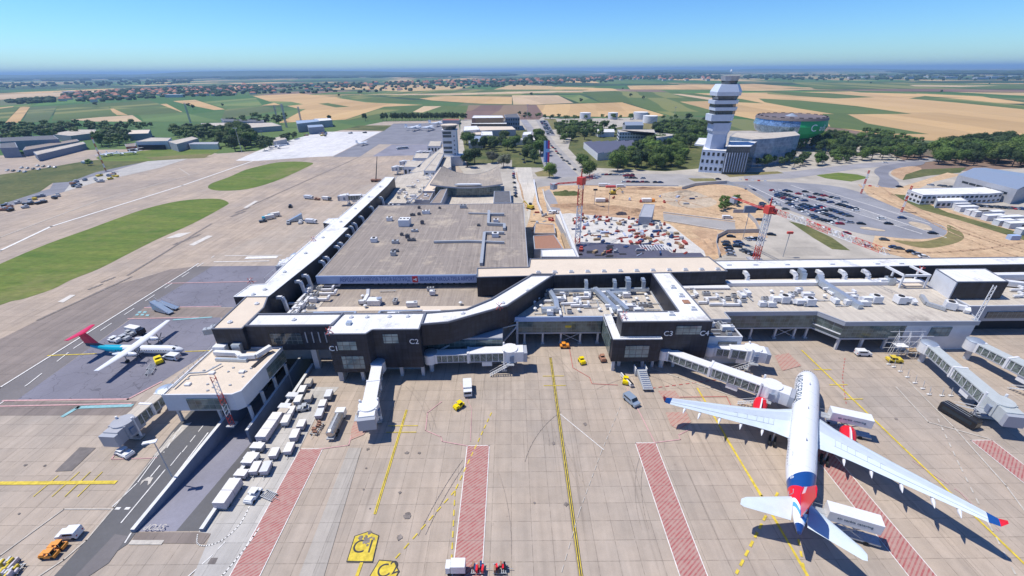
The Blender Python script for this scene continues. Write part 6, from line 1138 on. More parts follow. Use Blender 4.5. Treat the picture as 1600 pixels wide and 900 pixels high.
for poly, n, lb, dm in hv_:
    for x, y in scatter(PL(poly), n, dm, rnd):
        i = rnd.randrange(4); rz = rnd.choice([.3, .3+1.57, .1]); g_ = 'village houses'
        if i in first: o = HP[i]; o.location = (x, y, 0); o.rotation_euler = (0, 0, rz); o['label'] = lb; first.discard(i)
        else: o = dup(HP[i], (x, y, 0), rz, lb, g_)
        s = rnd.uniform(1.0, 1.5)*(1 if y < 3000 else 1.7); o.scale = (s, s, s)
# village and distant woodland, read as a mass
def mass(name, polys, n, hr, wr, m, seed):
    rd = random.Random(seed); b = MB()
    for poly, k in polys:
        W_ = PL(poly); xs = [p[0] for p in W_]; ys = [p[1] for p in W_]; c = 0
        while c < k:
            x, y = rd.uniform(min(xs), max(xs)), rd.uniform(min(ys), max(ys))
            if not inside((x, y), W_): continue
            c += 1; q = max(1, y/2500); h = rd.uniform(*hr)*min(q, 2.2); w_ = rd.uniform(*wr)*q; rot = rd.random()*3
            b.loft([[(x+w_*s*math.cos(t*1.257+rot), y+w_*s*math.sin(t*1.257+rot), z*h) for t in range(5)] for z, s in ((0, .7), (.45, 1), (.8, .8), (1, .3))], m)
    o = b.build(name); o['kind'] = 'stuff'; return o
mat('far_wood', (.035, .065, .025), .95, nz=.02, amt=.4); mat('far_roofs', (.36, .17, .12), .9, nz=.015, amt=.3); mat('far_sheds', (.5, .52, .55), .8, nz=.01, amt=.2)
mass('woodland', [([(95, 158), (100, 146), (250, 138), (420, 134), (430, 147), (240, 154), (150, 160)], 500), ([(400, 147), (400, 134), (700, 127), (960, 120), (960, 128), (700, 140), (560, 145)], 620), ([(0, 132), (300, 126), (300, 131), (0, 138)], 120), ([(0, 160), (60, 155), (85, 152), (85, 160), (20, 164)], 60), ([(960, 120), (1130, 119), (1130, 124), (960, 125)], 160), ([(1160, 119), (1450, 118), (1650, 120), (1650, 127), (1500, 126), (1300, 126), (1160, 124)], 260)], 0, (7, 12), (6, 13), 'far_wood', 11)
mass('woodland', [([(960, 113.5), (1130, 112.5), (1130, 116), (960, 117)], 300), ([(1400, 112), (1650, 113), (1650, 118), (1420, 115)], 220), ([(300, 119), (800, 116), (800, 120), (300, 124)], 330), ([(0, 122), (300, 119), (300, 124), (0, 128)], 160)], 0, (10, 16), (18, 60), 'far_wood', 12)
def far_hall(px, py, L, H, m='far_sheds', rz=0., lb='', W=None):
    o = thing('warehouse', lb, 'warehouse', (*P(px, py), 0), rz, 'warehouses on the horizon'); b = MB(); b.obox((0, 0, 0), (L, W or L*.4, H), m); b.build('wall', o, world=False); b = MB(); b.obox((0, 0, H), (L+2, (W or L*.4)+2, 1.2), 'wall_white'); b.build('roof', o, world=False)
for px, L in ((1180, 70), (1298, 90), (1356, 120), (1390, 80), (1462, 160), (1484, 100), (1532, 90), (1556, 120), (1420, 60), (1330, 60), (1586, 90)): far_hall(px, 122+rnd.uniform(-2, 2), L, rnd.uniform(9, 16), lb='pale warehouse in the distant industrial strip on the right')
for px, py, L in ((112, 146, 60), (274, 152, 60), (735, 128, 40), (300, 137, 60), (268, 136, 50)): far_hall(px, py, L, 9, lb='pale long building among the distant village')
# ================= buildings =================
def gable(name, label, cx, cy, L, W, H, rz, wall, roof, rise=2.5, cat='building', group=None, door=None):
    o = thing(name, label, cat, (cx, cy, 0), rz, group); b = MB(); b.obox((0, 0, 0), (L, W, H), wall); b.build('wall', o, world=False); b = MB()
    b.loft([[(x, y, z) for y, z in ((-W/2-.4, H), (0, H+rise), (W/2+.4, H), (W/2+.4, H+.35), (0, H+rise+.35), (-W/2-.4, H+.35))] for x in (-L/2-.5, L/2+.5)], roof); b.build('roof', o, world=False)
    if door: b = MB(); b.box(-L*door/2, -W/2-.12, 0, L*door/2, -W/2-.01, H*.75, 'dark_void'); b.build('door', o, world=False)
    return o
def flat(name, label, poly, H, wall, roof, cat='building', group=None, px=True, bands=0, z0=0., z=None):
    W_ = PL(poly, H if z is None else z) if px else poly; cx = sum(p[0] for p in W_)/len(W_); cy = sum(p[1] for p in W_)/len(W_); o = thing(name, label, cat, (cx, cy, 0), 0, group); part(o, 'wall', lambda b: b.prism(W_, z0, H-.01, wall)); part(o, 'roof', lambda b: roofbox(b, W_, H, H+.4, wall, roof, cop='trim_grey', ph=.2, cw=.4))
    a = sum(W_[i-1][0]*W_[i][1]-W_[i][0]*W_[i-1][1] for i in range(len(W_))); sgn = 1 if a > 0 else -1
    for k in range(bands):
        for i in range(len(W_)):
            p = Vector(W_[i]); q = Vector(W_[(i+1) % len(W_)]); d = (q-p).normalized(); n = Vector((d.y, -d.x))*sgn
            if n.y > .3 or (q-p).length < 6: continue
            zz = H*(k+.35)/bands; m_ = int((q-p).length/3.2)
            for j in range(m_): c = p+d*((j+.5)*(q-p).length/m_)+n*.06; part(o, 'window', lambda b: b.obox((c.x, c.y, zz), (1.9, .14, H/bands*.45), 'veh_glass', math.atan2(d.y, d.x)))
    return o
# saddle roof hall
Zr = 13; t = bldg('saddle_roof_hall', 'entrance hall with a sweeping saddle shaped ribbed roof behind the grey hall', 'hall', (-20, 290, 0))
def f(b):
    x0, x1, y0, y1 = -48.5, -8.5, 277, 311; n = 20; top = []
    def zf(u, v): return 13.6+6.2*(2*u-1)**2*(v*.8+.2)+1.5*v
    def xy(u, v): ov = (1-v)*4*math.sin(u*math.pi); return (x0-5*(1-v)+u*(x1-x0+8*(1-v)), y0+v*(y1-y0)-ov+6*(1-v))
    for j in range(n+1): top.append([(*xy(i/n, j/n), zf(i/n, j/n)) for i in range(n+1)])
    for a, c in zip(top, top[1:]):
        for i in range(n): b.face((a[i], a[i+1], c[i+1], c[i]), 'shell_roof'); b.face([(p[0], p[1], p[2]-.6) for p in (a[i], c[i], c[i+1], a[i+1])], 'shell_roof')
    for rr in (top[0], top[-1]): b.loft([[(p[0], p[1]-.05, p[2]+.15), (p[0], p[1]-.05, p[2]-.75)] for p in rr], 'wall_conc', caps=False, closed=False)
    for k in (0, -1): b.loft([[(r[k][0], r[k][1], r[k][2]+.15), (r[k][0], r[k][1], r[k][2]-.75)] for r in top], 'wall_conc', caps=False, closed=False)
part(t, 'roof', f); part(t, 'glass_wall', lambda b: b.prism([(-49, 284), (-36, 281.5), (-20, 281.5), (-7, 284), (-9, 309), (-49, 309)], 6, 13.2, 'glass_hall')); part(t, 'base', lambda b: b.prism([(-58, 239.5), (-5, 239.5), (-5, 314), (-56, 314)], 0, 7.0, 'wall_grey', 'roof_membrane')); part(t, 'skylight', lambda b: b.prism([(-37, 280.4), (-19, 280.4), (-21, 283), (-35, 283)], 14.6, 15.3, 'white_metal'))
flat('roof_block', 'grey flat roofed block with white edge, right behind the hall roof', [(772, 300), (797, 300), (799, 318), (771, 318)], 12, 'wall_white', 'dark_roof'); flat('roof_block', 'long narrow grey roofed block left of the saddle roof front', [(688, 298), (699, 296), (689, 319), (672, 319)], 12, 'wall_grey', 'brown_roof')
flat('roof_block', 'tan flat roofed block left of the saddle roof', [(676, 277), (688, 262), (692, 262), (679, 300), (660, 300)], 11, 'wall_grey', 'roof_tan'); flat('roof_block', 'dark fronted block between the tan roof and the hall', [(660, 302), (678, 300), (671, 314), (648, 313)], 10, 'wall_grey', 'brown_roof')
flat('low_terminal_wing', 'patchy pale roofs between the white gallery and the saddle roof hall', [(620, 276), (690, 262), (668, 300), (645, 319), (596, 319)], 9, 'wall_grey', 'roof_membrane'); flat('low_terminal_wing', 'pale roofed wing with small courts left of the old control tower', [(640, 270), (694, 228), (704, 240), (705, 262), (690, 268), (655, 272)], 8, 'wall_white', 'roof_membrane')
clutter((-74, -54), (240, 300), 9.45, 44, 21, 'plant on the patchy roof beside the gallery', 'on the patchy roofs beyond the grey hall'); clutter((-75, -54), (302, 380), 8.45, 24, 22, 'plant on the roofs near the old tower', 'on the roofs left of the old control tower')
for i, p in enumerate(([(672, 221), (690, 221), (688, 229), (668, 229)], [(650, 240), (672, 240), (668, 248), (645, 248)], [(636, 252), (662, 252), (656, 262), (630, 262)])): flat('pier_pavilion', 'white pavilion with a dark recess, %s of three by the old tower' % ['farthest', 'middle', 'nearest'][i], p, 8, 'wall_white', 'roof_membrane', bands=1)
flat('blue_glazed_block', 'long pale block with a blue glazed end left of the saddle roof', [(685, 240), (694, 240), (680, 268), (662, 268)], 12, 'wall_white', 'roof_membrane', bands=2)
# old control tower
x, y = P(705, 258); t = bldg('old_control_tower', 'old white control tower with dark window bands beside the terminal', 'control tower', (x, y, 0))
part(t, 'shaft', lambda b: b.box(x-6.5, y, 0, x+6.5, y+12, 32, 'wall_white')); part(t, 'base', lambda b: b.box(x-8, y-4, 0, x+12, y+14, 9, 'wall_white', 'roof_white'))
for z in (11, 15, 20, 25.5, 28.5): part(t, 'window_band', lambda b: b.box(x-6, y-.25, z, x+2, y-.02, z+2.2, 'glass_dark'))
for z in (10, 14, 18, 22, 26): part(t, 'side_window', lambda b: b.box(x+4, y-.15, z, x+5, y-.02, z+1.2, 'veh_glass'))
part(t, 'cab', lambda b: b.loft([[(x+q*math.cos(a*math.pi/4+.39), y+6+q*math.sin(a*math.pi/4+.39), z) for a in range(8)] for z, q in ((32, 6), (35.5, 7.6))], 'glass_dark')); part(t, 'cab_roof', lambda b: b.cyl(x, y+6, 35.5, 36.4, 8.2, 'roof_tan', 8)); part(t, 'gallery_slab', lambda b: b.box(x-7.2, y-.8, 31.4, x+7.2, y+12.8, 32.1, 'wall_white'))
# tall control tower
TX, TY = 181.5, 396.0; mat('tower_panel', (.47, .52, .64), .45, nz=.3, amt=.05); mat('tower_panel_pale', (.58, .64, .74), .45, nz=.3, amt=.05)
t = bldg('control_tower', 'tall modern control tower with stacked jutting storeys and a flared top', 'control tower', (TX, TY, 0)); Hs = 75
def tring(z, wx, wy, ox=0, oy=0): return [(TX+ox-wx, TY+oy-wy, z), (TX+ox+wx*.55, TY+oy-wy, z), (TX+ox+wx, TY+oy-wy*.4, z), (TX+ox+wx, TY+oy+wy, z), (TX+ox-wx*.5, TY+oy+wy, z), (TX+ox-wx, TY+oy+wy*.5, z)]
part(t, 'shaft', lambda b: b.loft([tring(0, 8.6, 8), tring(19, 7.8, 7.2), tring(33, 7.2, 6.8)], 'tower_panel')); part(t, 'neck', lambda b: b.loft([tring(31, 7.3, 6.9), tring(33.5, 8.6, 7.8), tring(40, 8.8, 8)], 'tower_panel'))
zz = 39.5; ox = 0
for i, (h1, h2, w1, w2, o_) in enumerate(((2.2, 5.2, 8.8, 10.4, -1.3), (3.0, 2.6, 9.6, 10.2, .3), (2.6, 2.8, 9.8, 11, -.6))):
    part(t, 'window_storey', lambda b: b.loft([tring(zz, w1, 7.4, o_), tring(zz+h1, w1, 7.4, o_)], 'glass_dark')); part(t, 'clad_storey', lambda b: b.loft([tring(zz+h1, w2, 8.2+i*.2, o_), tring(zz+h1+h2, w2+.3, 8.4+i*.2, o_)], 'tower_panel_pale')); zz += h1+h2
part(t, 'window_storey', lambda b: b.loft([tring(zz, 8.6, 7.6), tring(zz+3.4, 10, 8.6)], 'glass_dark')); part(t, 'crown_storey', lambda b: b.loft([tring(zz+3.4, 11.2, 9.6), tring(zz+6.4, 11.6, 10), tring(zz+12, 8.6, 8)], 'tower_panel_pale')); zt = zz+12
part(t, 'cab_glass', lambda b: b.cyl(TX+1, TY, zt, zt+2.6, 6, 'glass_dark', 10, r2=6.6)); part(t, 'cab_crown', lambda b: b.cyl(TX+1, TY, zt+2.6, zt+6.2, 6.6, 'wall_conc', 10, r2=7.6)); part(t, 'antenna', lambda b: b.tube((TX+1, TY, zt+6.2), (TX+1, TY, zt+10), .12, 'galv', 5)); part(t, 'radar_dome', lambda b: b.cyl(TX+1, TY, zt+9.6, zt+11, .9, 'roof_white', 8, r2=.4))
# building complex at its foot
flat('tower_base_building', 'white and blue glazed block at the foot of the tall control tower', [(1097, 235), (1135, 237), (1137, 228), (1100, 227)], 18.5, 'tower_panel_pale', 'roof_white', bands=3); flat('glass_office', 'dark glazed office block with vertical fins right of the tall tower', [(1136, 230), (1173, 230), (1183, 222), (1140, 221)], 22.5, 'glass_dark', 'roof_white', bands=0)
x0, y0 = P(1136, 230, 22.5); x1, _ = P(1173, 230, 22.5); o = bldg('facade_fins', 'row of pale vertical fins on the dark office front', 'facade'); 
for i in range(9): part(o, 'fin', lambda b: b.box(x0+1+(x1-x0-2)*i/8-.25, y0-1.1, 2, x0+1+(x1-x0-2)*i/8+.25, y0-.02, 18, 'tower_panel'))
flat('glass_office', 'long curved blue glass office below the round museum', [(1140, 214), (1175, 219), (1210, 217), (1250, 212), (1242, 206), (1200, 208), (1150, 207)], 24, 'glass_blue', 'roof_membrane'); flat('canopy', 'thin white flat canopy around the tower foot', [(1085, 226), (1105, 228), (1110, 217), (1092, 216)], 17, 'wall_white', 'roof_white', z0=16.2)
# round museum
MX, MY = P(1243, 238); MX, MY = 318, 520; t = bldg('round_museum', 'round bowl shaped mirror glass museum with a green banner on its right side', 'museum', (MX, MY, 0)); mat('mirror_glass', (.26, .36, .46), .15, .5, nz=.22, amt=.8, nz2=.9); mat('banner_green', (.02, .38, .12), .5); mat('brown_metal', (.17, .135, .13), .6)
def f(b):
    pr = [(9, 17), (12, 26), (18, 34), (25, 37), (31, 35.5)]; b.loft([[(MX+r*math.cos(a*math.pi/24), MY+r*math.sin(a*math.pi/24), z) for a in range(48)] for z, r in pr], 'mirror_glass', mf=lambda k, j: 'banner_green' if (34 <= j <= 44 and k > 0) else 'mirror_glass')
part(t, 'glass_bowl', f); part(t, 'core', lambda b: b.cyl(MX, MY, 0, 9.4, 15, 'wall_conc', 24))
def f(b):
    b.loft([[(MX+r*math.cos(a*math.pi/24), MY+r*math.sin(a*math.pi/24), z) for a in range(48)] for z, r in ((31, 36.5), (33.5, 35.5), (34, 32), (32.8, 29), (33.2, 10))], 'brown_metal')
part(t, 'roof_ring', f)
for i in range(24): a = i*math.pi/12; part(t, 'skylight', lambda b: b.obox((MX+33.8*math.cos(a), MY+33.8*math.sin(a), 33.4), (1.4, 4, .9), 'dark_void', a))
part(t, 'roof_dome', lambda b: b.cyl(MX, MY, 33, 36, 7, 'metal_duct', 8, r2=.5))
def wr(ac, r): 
    def g_(u, v): a = ac+u/r; z = 24+v; return (MX+(r+.7)*math.cos(a), MY+(r+.7)*math.sin(a), z)
    return g_
o = text('C', 10, 'sign_white', 'banner_lettering', None, t, wrap=wr(R(-83), 37)); o.location = (-MX, -MY, 0); o = text('adi', 8.5, 'sign_white', 'banner_lettering', None, t, wrap=wr(R(-65), 37)); o.location = (-MX, -MY, 0)
# offices, sheds, hangars
flat('office_building', 'white three storey offices with rows of dark windows behind the park', [(968, 207), (1010, 207), (1060, 211), (1090, 214) if 0 else (1026, 216), (1022, 203), (965, 203)], 12, 'wall_white', 'roof_membrane', bands=3)
t = bldg('solar_roof_building', 'white building under a dark ribbed sloping roof in the park', 'building', (*P(950, 240), 0)); pl = PL([(912, 222), (990, 220), (998, 236), (934, 240)], 7); part(t, 'wall', lambda b: b.prism(pl, 0, 6.9, 'wall_white')); cxs = [(pl[3][0]*(1-i/6)+pl[2][0]*i/6, pl[3][1]*(1-i/6)+pl[2][1]*i/6, pl[0][0]*(1-i/6)+pl[1][0]*i/6, pl[0][1]*(1-i/6)+pl[1][1]*i/6) for i in range(7)]
mat('roof_panel', (.10, .095, .125), .5, nz=.3, amt=.12)
for a, c in zip(cxs, cxs[1:]):
    part(t, 'roof_panel', lambda b: b.prism([(a[0], a[1]), (c[0]-.6, c[1]), (c[2]-.6, c[3]), (a[2], a[3])], 6.95, [7.1, 8.1, 8.1, 7.1], 'wall_white', 'roof_panel'))
for i, ((px, py), r, h) in enumerate((((914, 186), 10, 11), ((957, 186), 9, 11), ((1000, 186), 13, 12), ((1015, 192), 12, 11.5))):
    x, y = P(px, py); o = thing('fuel_tank', ['leftmost of the four white round fuel tanks', 'second white fuel tank from the left', 'large white fuel tank behind the nearest one', 'nearest and rightmost white fuel tank'][i], 'fuel tank', (x, y, 0), 0, 'white fuel tanks'); part(o, 'shell', lambda b: b.cyl(x, y, 0, h, r, 'wall_white', 28), True); part(o, 'roof', lambda b: b.cyl(x, y, h, h+.8, r+.2, 'roof_white', 28, r2=r*.2)); part(o, 'stair', lambda b: b.path([(x+(r+.3)*math.cos(a), y+(r+.3)*math.sin(a), h*(i_)/8) for i_, a in enumerate([-2.4+.22*j for j in range(9)])], .22, 'galv', 4))
gable('shed', 'small pale gabled shed left of the white offices', *P(945, 213), 22, 14, 6, 0, 'wall_white', 'roof_white', 3); gable('shed', 'arched grey roofed hall behind the white offices', *P(988, 204), 26, 18, 8, 0, 'wall_grey', 'metal_duct', 4)
flat('hangar', 'large brown fronted hangar with a white curved roof edge beyond the old tower', [(740, 181), (785, 181), (787, 184.5), (737, 185)], 18, 'ploughed', 'roof_white'); flat('hangar', 'lower brown hangar in front of the tallest brown one', [(738, 190), (790, 190), (792, 194), (736, 194)], 11, 'ploughed', 'roof_white'); flat('office_building', 'dark grey office slab beside the brown hangars', [(788, 180), (808, 178), (812, 184), (790, 184)], 18, 'wall_blue', 'dark_roof', bands=3)
flat('shed', 'long low shed with yellow brown roof behind the tree row', [(728, 198), (800, 198), (806, 203), (730, 205)], 8, 'wall_grey', 'roof_tan'); flat('shed', 'pale white roofed shed left of the long low shed', [(725, 198), (745, 197), (750, 203), (724, 205)], 9, 'wall_white', 'roof_white'); flat('shed', 'white cube shaped shed in front of the long low shed', [(752, 206), (769, 206), (770, 212), (751, 212)], 10, 'wall_white', 'roof_white'); flat('shed', 'blue grey low shed next to the old tower', [(733, 213), (756, 213), (754, 224), (732, 224)], 6, 'wall_grey', 'metal_duct'); flat('shed', 'olive roofed shed behind the blue grey one', [(735, 206), (760, 206), (758, 211), (734, 211)], 6, 'wall_grey', 'roof_tan')
flat('canopy', 'long white canopy above the tree row', [(762, 218), (850, 216), (848, 219), (764, 221)], 5, 'wall_white', 'roof_white'); flat('shed', 'white roofed shed by the boulevard behind the trees', [(818, 207), (831, 206), (830, 211), (816, 212)], 9, 'wall_white', 'roof_white'); flat('shed', 'low red roofed shed at the end of the tree row', [(692, 186), (718, 186), (718, 188.5), (691, 188.5)], 6, 'wall_grey', 'tile_red')
# left side sheds
flat('hangar', 'white roofed hangar with dark open front at the upper left', [(212, 222), (262, 221), (268, 216), (236, 215.5)], 9, 'wall_white', 'roof_membrane'); x, y = P(212, 222, 9); x1, _ = P(262, 221, 9); b = MB(); b.box(x+2, y-.6, 0, x1-2, y-.1, 5.6, 'dark_void'); tag(b.build('hangar_door'), 'dark open doorway of the white roofed hangar', 'doorway')
flat('hangar', 'grey wing joined to the right of the white roofed hangar', [(262, 222), (300, 214), (310, 217), (276, 226)], 8, 'wall_grey', 'roof_membrane'); flat('shed', 'long pale grey shed with painted marks right of the hangar', [(292, 223), (342, 222.5), (340, 226), (296, 226)], 5.5, 'wall_white', 'wall_grey'); flat('shed', 'pinkish low shed left of the white roofed hangar', [(195, 226), (212, 224), (212, 229), (197, 230)], 5, 'tile_red', 'brown_roof')
for i, (q, lb, wl, rf) in enumerate([([(0, 225), (24, 223), (28, 231), (0, 232)], 'dark corrugated hangar cut by the left edge', 'wall_blue', 'dark_roof'), ([(0, 216), (84, 212), (92, 218), (0, 222)], 'long dark hangar behind the corrugated one at the left edge', 'wall_blue', 'dark_roof'), ([(40, 230), (120, 218), (124, 221), (36, 236)], 'long narrow brown roofed shed at the left', 'wall_blue', 'brown_roof'), ([(52, 238), (130, 222), (134, 225), (58, 243)], 'second long narrow shed in front of the brown roofed one', 'wall_blue', 'roof_membrane')]): flat('hangar' if i < 2 else 'shed', lb, q, 10 if i < 2 else 6, wl, rf)
flat('shed', 'low building with a pale roof and red ends behind the left sheds', [(78, 210), (118, 203), (150, 203), (150, 208), (110, 213)], 7, 'wall_grey', 'roof_membrane'); flat('shed', 'olive roofed dark shed in the trees above the hangar', [(204, 204), (235, 203), (232, 209), (200, 210)], 8, 'wall_blue', 'rough_grass' if 0 else 'roof_tan'); flat('office_building', 'long dark windowed block among trees at the upper left', [(314, 193), (362, 192), (368, 196), (316, 198)], 10, 'wall_blue', 'roof_membrane', bands=2)
flat('shed', 'broad blue grey hall left of the white concrete', [(462, 189), (496, 187), (500, 190), (464, 194)], 12, 'wall_grey', 'metal_duct'); flat('shed', 'small blue cube hall beside the broad blue grey one', [(480, 196), (503, 195), (506, 198), (482, 200)], 9, 'wall_blue', 'metal_duct'); flat('shed', 'far pale hall behind the broad blue grey one', [(490, 186), (516, 185), (519, 188), (494, 190)], 10, 'wall_grey', 'roof_white'); flat('shed', 'white roofed complex left of the radar masts', [(374, 193), (425, 192), (440, 197), (380, 201)], 7, 'wall_grey', 'roof_membrane')
flat('shed', 'green roofed low building at the corner of the white concrete', [(424, 217), (442, 213), (448, 218), (428, 222)], 6, 'wall_grey', 'roof_membrane'); flat('shed', 'dark low shed at the edge of the left trees', [(345, 186), (412, 188), (412, 191), (350, 190)], 8, 'wall_blue', 'dark_roof')
# right yard
t = bldg('warehouse', 'big grey gabled warehouse with a row of small windows at the right edge', 'warehouse', (*P(1550, 300), 0)); a, b_, c, d_ = P(1497, 273, 10), P(1590, 296, 10), P(1650, 278, 10), P(1540, 262, 10)
part(t, 'wall', lambda b: b.prism([a, b_, c, d_], 0, 10, 'wall_grey')); A_, B_, C_, D_ = (Vector(q) for q in (a, b_, c, d_)); m1 = (A_+D_)/2; m2 = (B_+C_)/2
part(t, 'roof', lambda b: b.loft([[(*A_, 10), (*B_, 10)], [(*m1, 12.5), (*m2, 12.5)], [(*D_, 10), (*C_, 10)]], 'metal_duct', caps=False, closed=False))
for i in range(6): q = A_.lerp(B_, .18+i*.13); part(t, 'window', lambda b: b.obox((q.x, q.y-.1, 5.5), (5, .3, 1.3), 'veh_glass', math.atan2((B_-A_).y, (B_-A_).x)))
flat('office_block', 'long low white prefabricated office with a row of windows on the right', [(1418, 298), (1442, 306), (1546, 304), (1568, 302), (1540, 293), (1424, 296)], 6, 'wall_white', 'roof_white', bands=2); flat('office_block', 'short pale annex with a window band below the long office', [(1464, 316), (1512, 315), (1500, 309), (1462, 310)], 4, 'wall_white', 'roof_white', bands=1)
for i, (px, py, L) in enumerate(((1490, 321, 9), (1498, 325, 10), (1508, 330, 12), (1530, 338, 10), (1550, 344, 12), (1566, 352, 10), (1585, 356, 12), (1600, 366, 9), (1516, 336, 6), (1545, 338, 14), (1575, 346, 14), (1600, 352, 10))):
    x, y = P(px, py); o = thing('site_cabin', 'white site cabin in the staggered row along the right grass bank', 'cabin', (x, y, 0), .08, 'white cabins at the right'); b = MB(); b.obox((0, 0, .2), (L, 3.4, 3), 'wall_white'); b.build('body', o, world=False); b = MB(); b.obox((0, 0, 3.2), (L+.3, 3.7, .25), 'roof_white'); b.build('roof', o, world=False); b = MB(); b.obox((L*.2, -1.74, 1.2), (1.6, .08, 1.2), 'veh_glass'); b.build('window', o, world=False)
b = MB(); b.box(0, 0, 0, 5, 2.5, 2.6, 'fascia_blue'); o = b.build('container'); o.location = (*P(1578, 376), 0); tag(o, 'bright blue container at the right edge of the cabin row', 'container')
# billboard
x, y = P(853, 262); t = bldg('billboard', 'tall standing billboard in pale blue, blue and red stripes by the boulevard', 'billboard', (x, y, 0)); mat('bb_sky', (.30, .50, .75), .5); mat('bb_red', (.60, .05, .12), .5); mat('bb_blue', (.05, .12, .45), .5)
part(t, 'panel', lambda b: [b.box(x-2.4+i*1.8, y, 5, x-.6+i*1.8, y+.6, 24, m_) for i, m_ in enumerate(('bb_sky', 'bb_blue', 'bb_red'))]); part(t, 'panel_band', lambda b: b.box(x-.5, y-.06, 14, x+2.9, y-.01, 17, 'bb_sky')); part(t, 'post', lambda b: b.box(x-.3, y+.1, 0, x+.9, y+.5, 5, 'galv'))
# ================= construction site =================
mat('slab', (.56, .53, .48), .9, nz=.25, amt=.28, nz2=2.5); mat('timber', (.36, .26, .16), .9, nz=2, amt=.3); mat('crane_red', (.62, .07, .05), .5); mat('crane_white', (.75, .75, .75), .45); mat('formwork_red', (.38, .07, .05), .7)
t = bldg('new_terminal_shell', 'pale concrete slab of a building under construction with a dark flat roof part', 'building site', (55, 185, 0)); SL = PL([(868, 335), (890, 333), (1012, 344), (1046, 350), (1100, 392), (1104, 404), (905, 404)], 5)
part(t, 'slab', lambda b: b.prism(SL, 0, 5, 'wall_conc', 'slab')); part(t, 'dark_roof', lambda b: b.prism(PL([(899, 381), (940, 379), (1000, 383), (1030, 385), (1050, 395), (1095, 395), (1102, 402), (905, 402)], 6), 5, 6, 'wall_conc', 'roof_panel')); part(t, 'side_wall', lambda b: b.prism(PL([(874, 330), (876, 330), (905, 401), (900, 402)], 7), 0, 7, 'wall_white'))
part(t, 'timber_edge', lambda b: b.prism(PL([(876, 366), (880, 364), (898, 400), (888, 402)], 5.3), 4, 5.3, 'timber'))
rd = random.Random(9)
for px, py in [(904+rd.choice([0, 18, 49, 50, 48]), 384+i*2.2) for i in range(9)]+[(935, 399), (905, 398), (990, 381), (973, 397), (1000, 396)]: x, y = P(px, py, 6); part(t, 'roof_opening', lambda b: b.box(x-1.6, y-.8, 6, x+1.6, y+.8, 6.06, 'dark_void'))
for i in range(11): x, y = P(1000+i*4.6, 385+.2*i, 6); part(t, 'roof_rib', lambda b: b.box(x-.12, y-6+i*.3, 6, x+.12, y+2, 6.3, 'white_metal'))
flat('old_deck', 'brown rusty deck between the grey hall and the new concrete slab', [(833, 370), (866, 368), (880, 390), (835, 391)], 5, 'wall_conc', 'rust'); flat('white_deck', 'bright white sheeted roof beside the long tan roof', [(845, 392), (896, 390), (902, 403), (846, 403)], 7, 'wall_white', 'roof_white'); flat('excavation_wall', 'timber cluttered strip behind the brown deck', [(836, 350), (866, 352), (868, 366), (834, 366)], 2, 'wall_conc', 'soil_brown')
flat('stair_tower', 'pale angled concrete bridge piece standing on the new slab', [(1006, 320), (1023, 321), (1018, 341), (998, 340)], 9, 'wall_conc', 'wall_grey'); flat('formwork_beam', 'long dark red beam at the foot of the angled bridge piece', [(994, 343), (1020, 347), (1020, 350), (994, 346)], 6, 'formwork_red', 'formwork_red')
MAT_L = ['formwork_red', 'formwork_red', 'formwork_red', 'rust', 'timber', 'timber', 'galv', 'galv', 'galv', 'cover_pale', 'tower_panel', 'car_blue']
NMS = {'formwork_red': 'red', 'timber': 'timber', 'galv': 'steel', 'cover_pale': 'pale', 'paint_yellow': 'yellow', 'car_blue': 'dark blue', 'rust': 'rusty', 'white_metal': 'white', 'tower_panel': 'bluish grey'}
def stacks(poly, n, z, seed, where, gr, dm=1.7):
    rd = random.Random(seed)
    for x, y in scatter(PL(poly, z), n, dm, rd):
        m_ = rd.choice(MAT_L); L = rd.uniform(1.5, 5); W = rd.uniform(.5, 1.8); k = rd.randrange(5) % 3; rz = rd.choice([0, .2, 1.57, .8, 1.3]); b = MB()
        if k == 0:
            for i in range(3): b.obox((0, 0, i*.36+.05), (L-i*.3, W, .3), m_)
        elif k == 1:
            for i in range(5): b.obox(((i-2)*.02, (i-2)*W/5*1.05, .05), (L, W/6, .25+.1*(i % 2)), m_)
        else: b.obox((0, 0, 0), (L*.6, W, 1.1), m_); b.obox((L*.2, 0, 1.1), (L*.25, W*.8, .6), m_)
        o = b.build('material_stack'); o.location = (x, y, z); o.rotation_euler = (0, 0, rz); tag(o, 'stack of %s building material %s' % (NMS[m_], where), 'building material', '%s stacks %s' % (NMS[m_], gr))
stacks([(900, 336), (990, 343), (1040, 352), (1090, 388), (1050, 392), (1000, 382), (905, 376), (892, 345)], 135, 5, 31, 'on the pale new slab', 'on the new slab'); stacks([(832, 330), (866, 334), (866, 366), (832, 366)], 26, 2.4 if 0 else .1, 32, 'in the timber strip beside the hall', 'beside the hall', 2.5); stacks([(905, 384), (1000, 386), (1090, 398), (910, 400)], 14, 6, 33, 'on the dark new roof', 'on the dark roof'); stacks([(940, 310), (1060, 305), (1100, 300), (1090, 320), (1000, 318)], 14, .1, 34, 'lying on the bare earth', 'on the bare earth', 8)
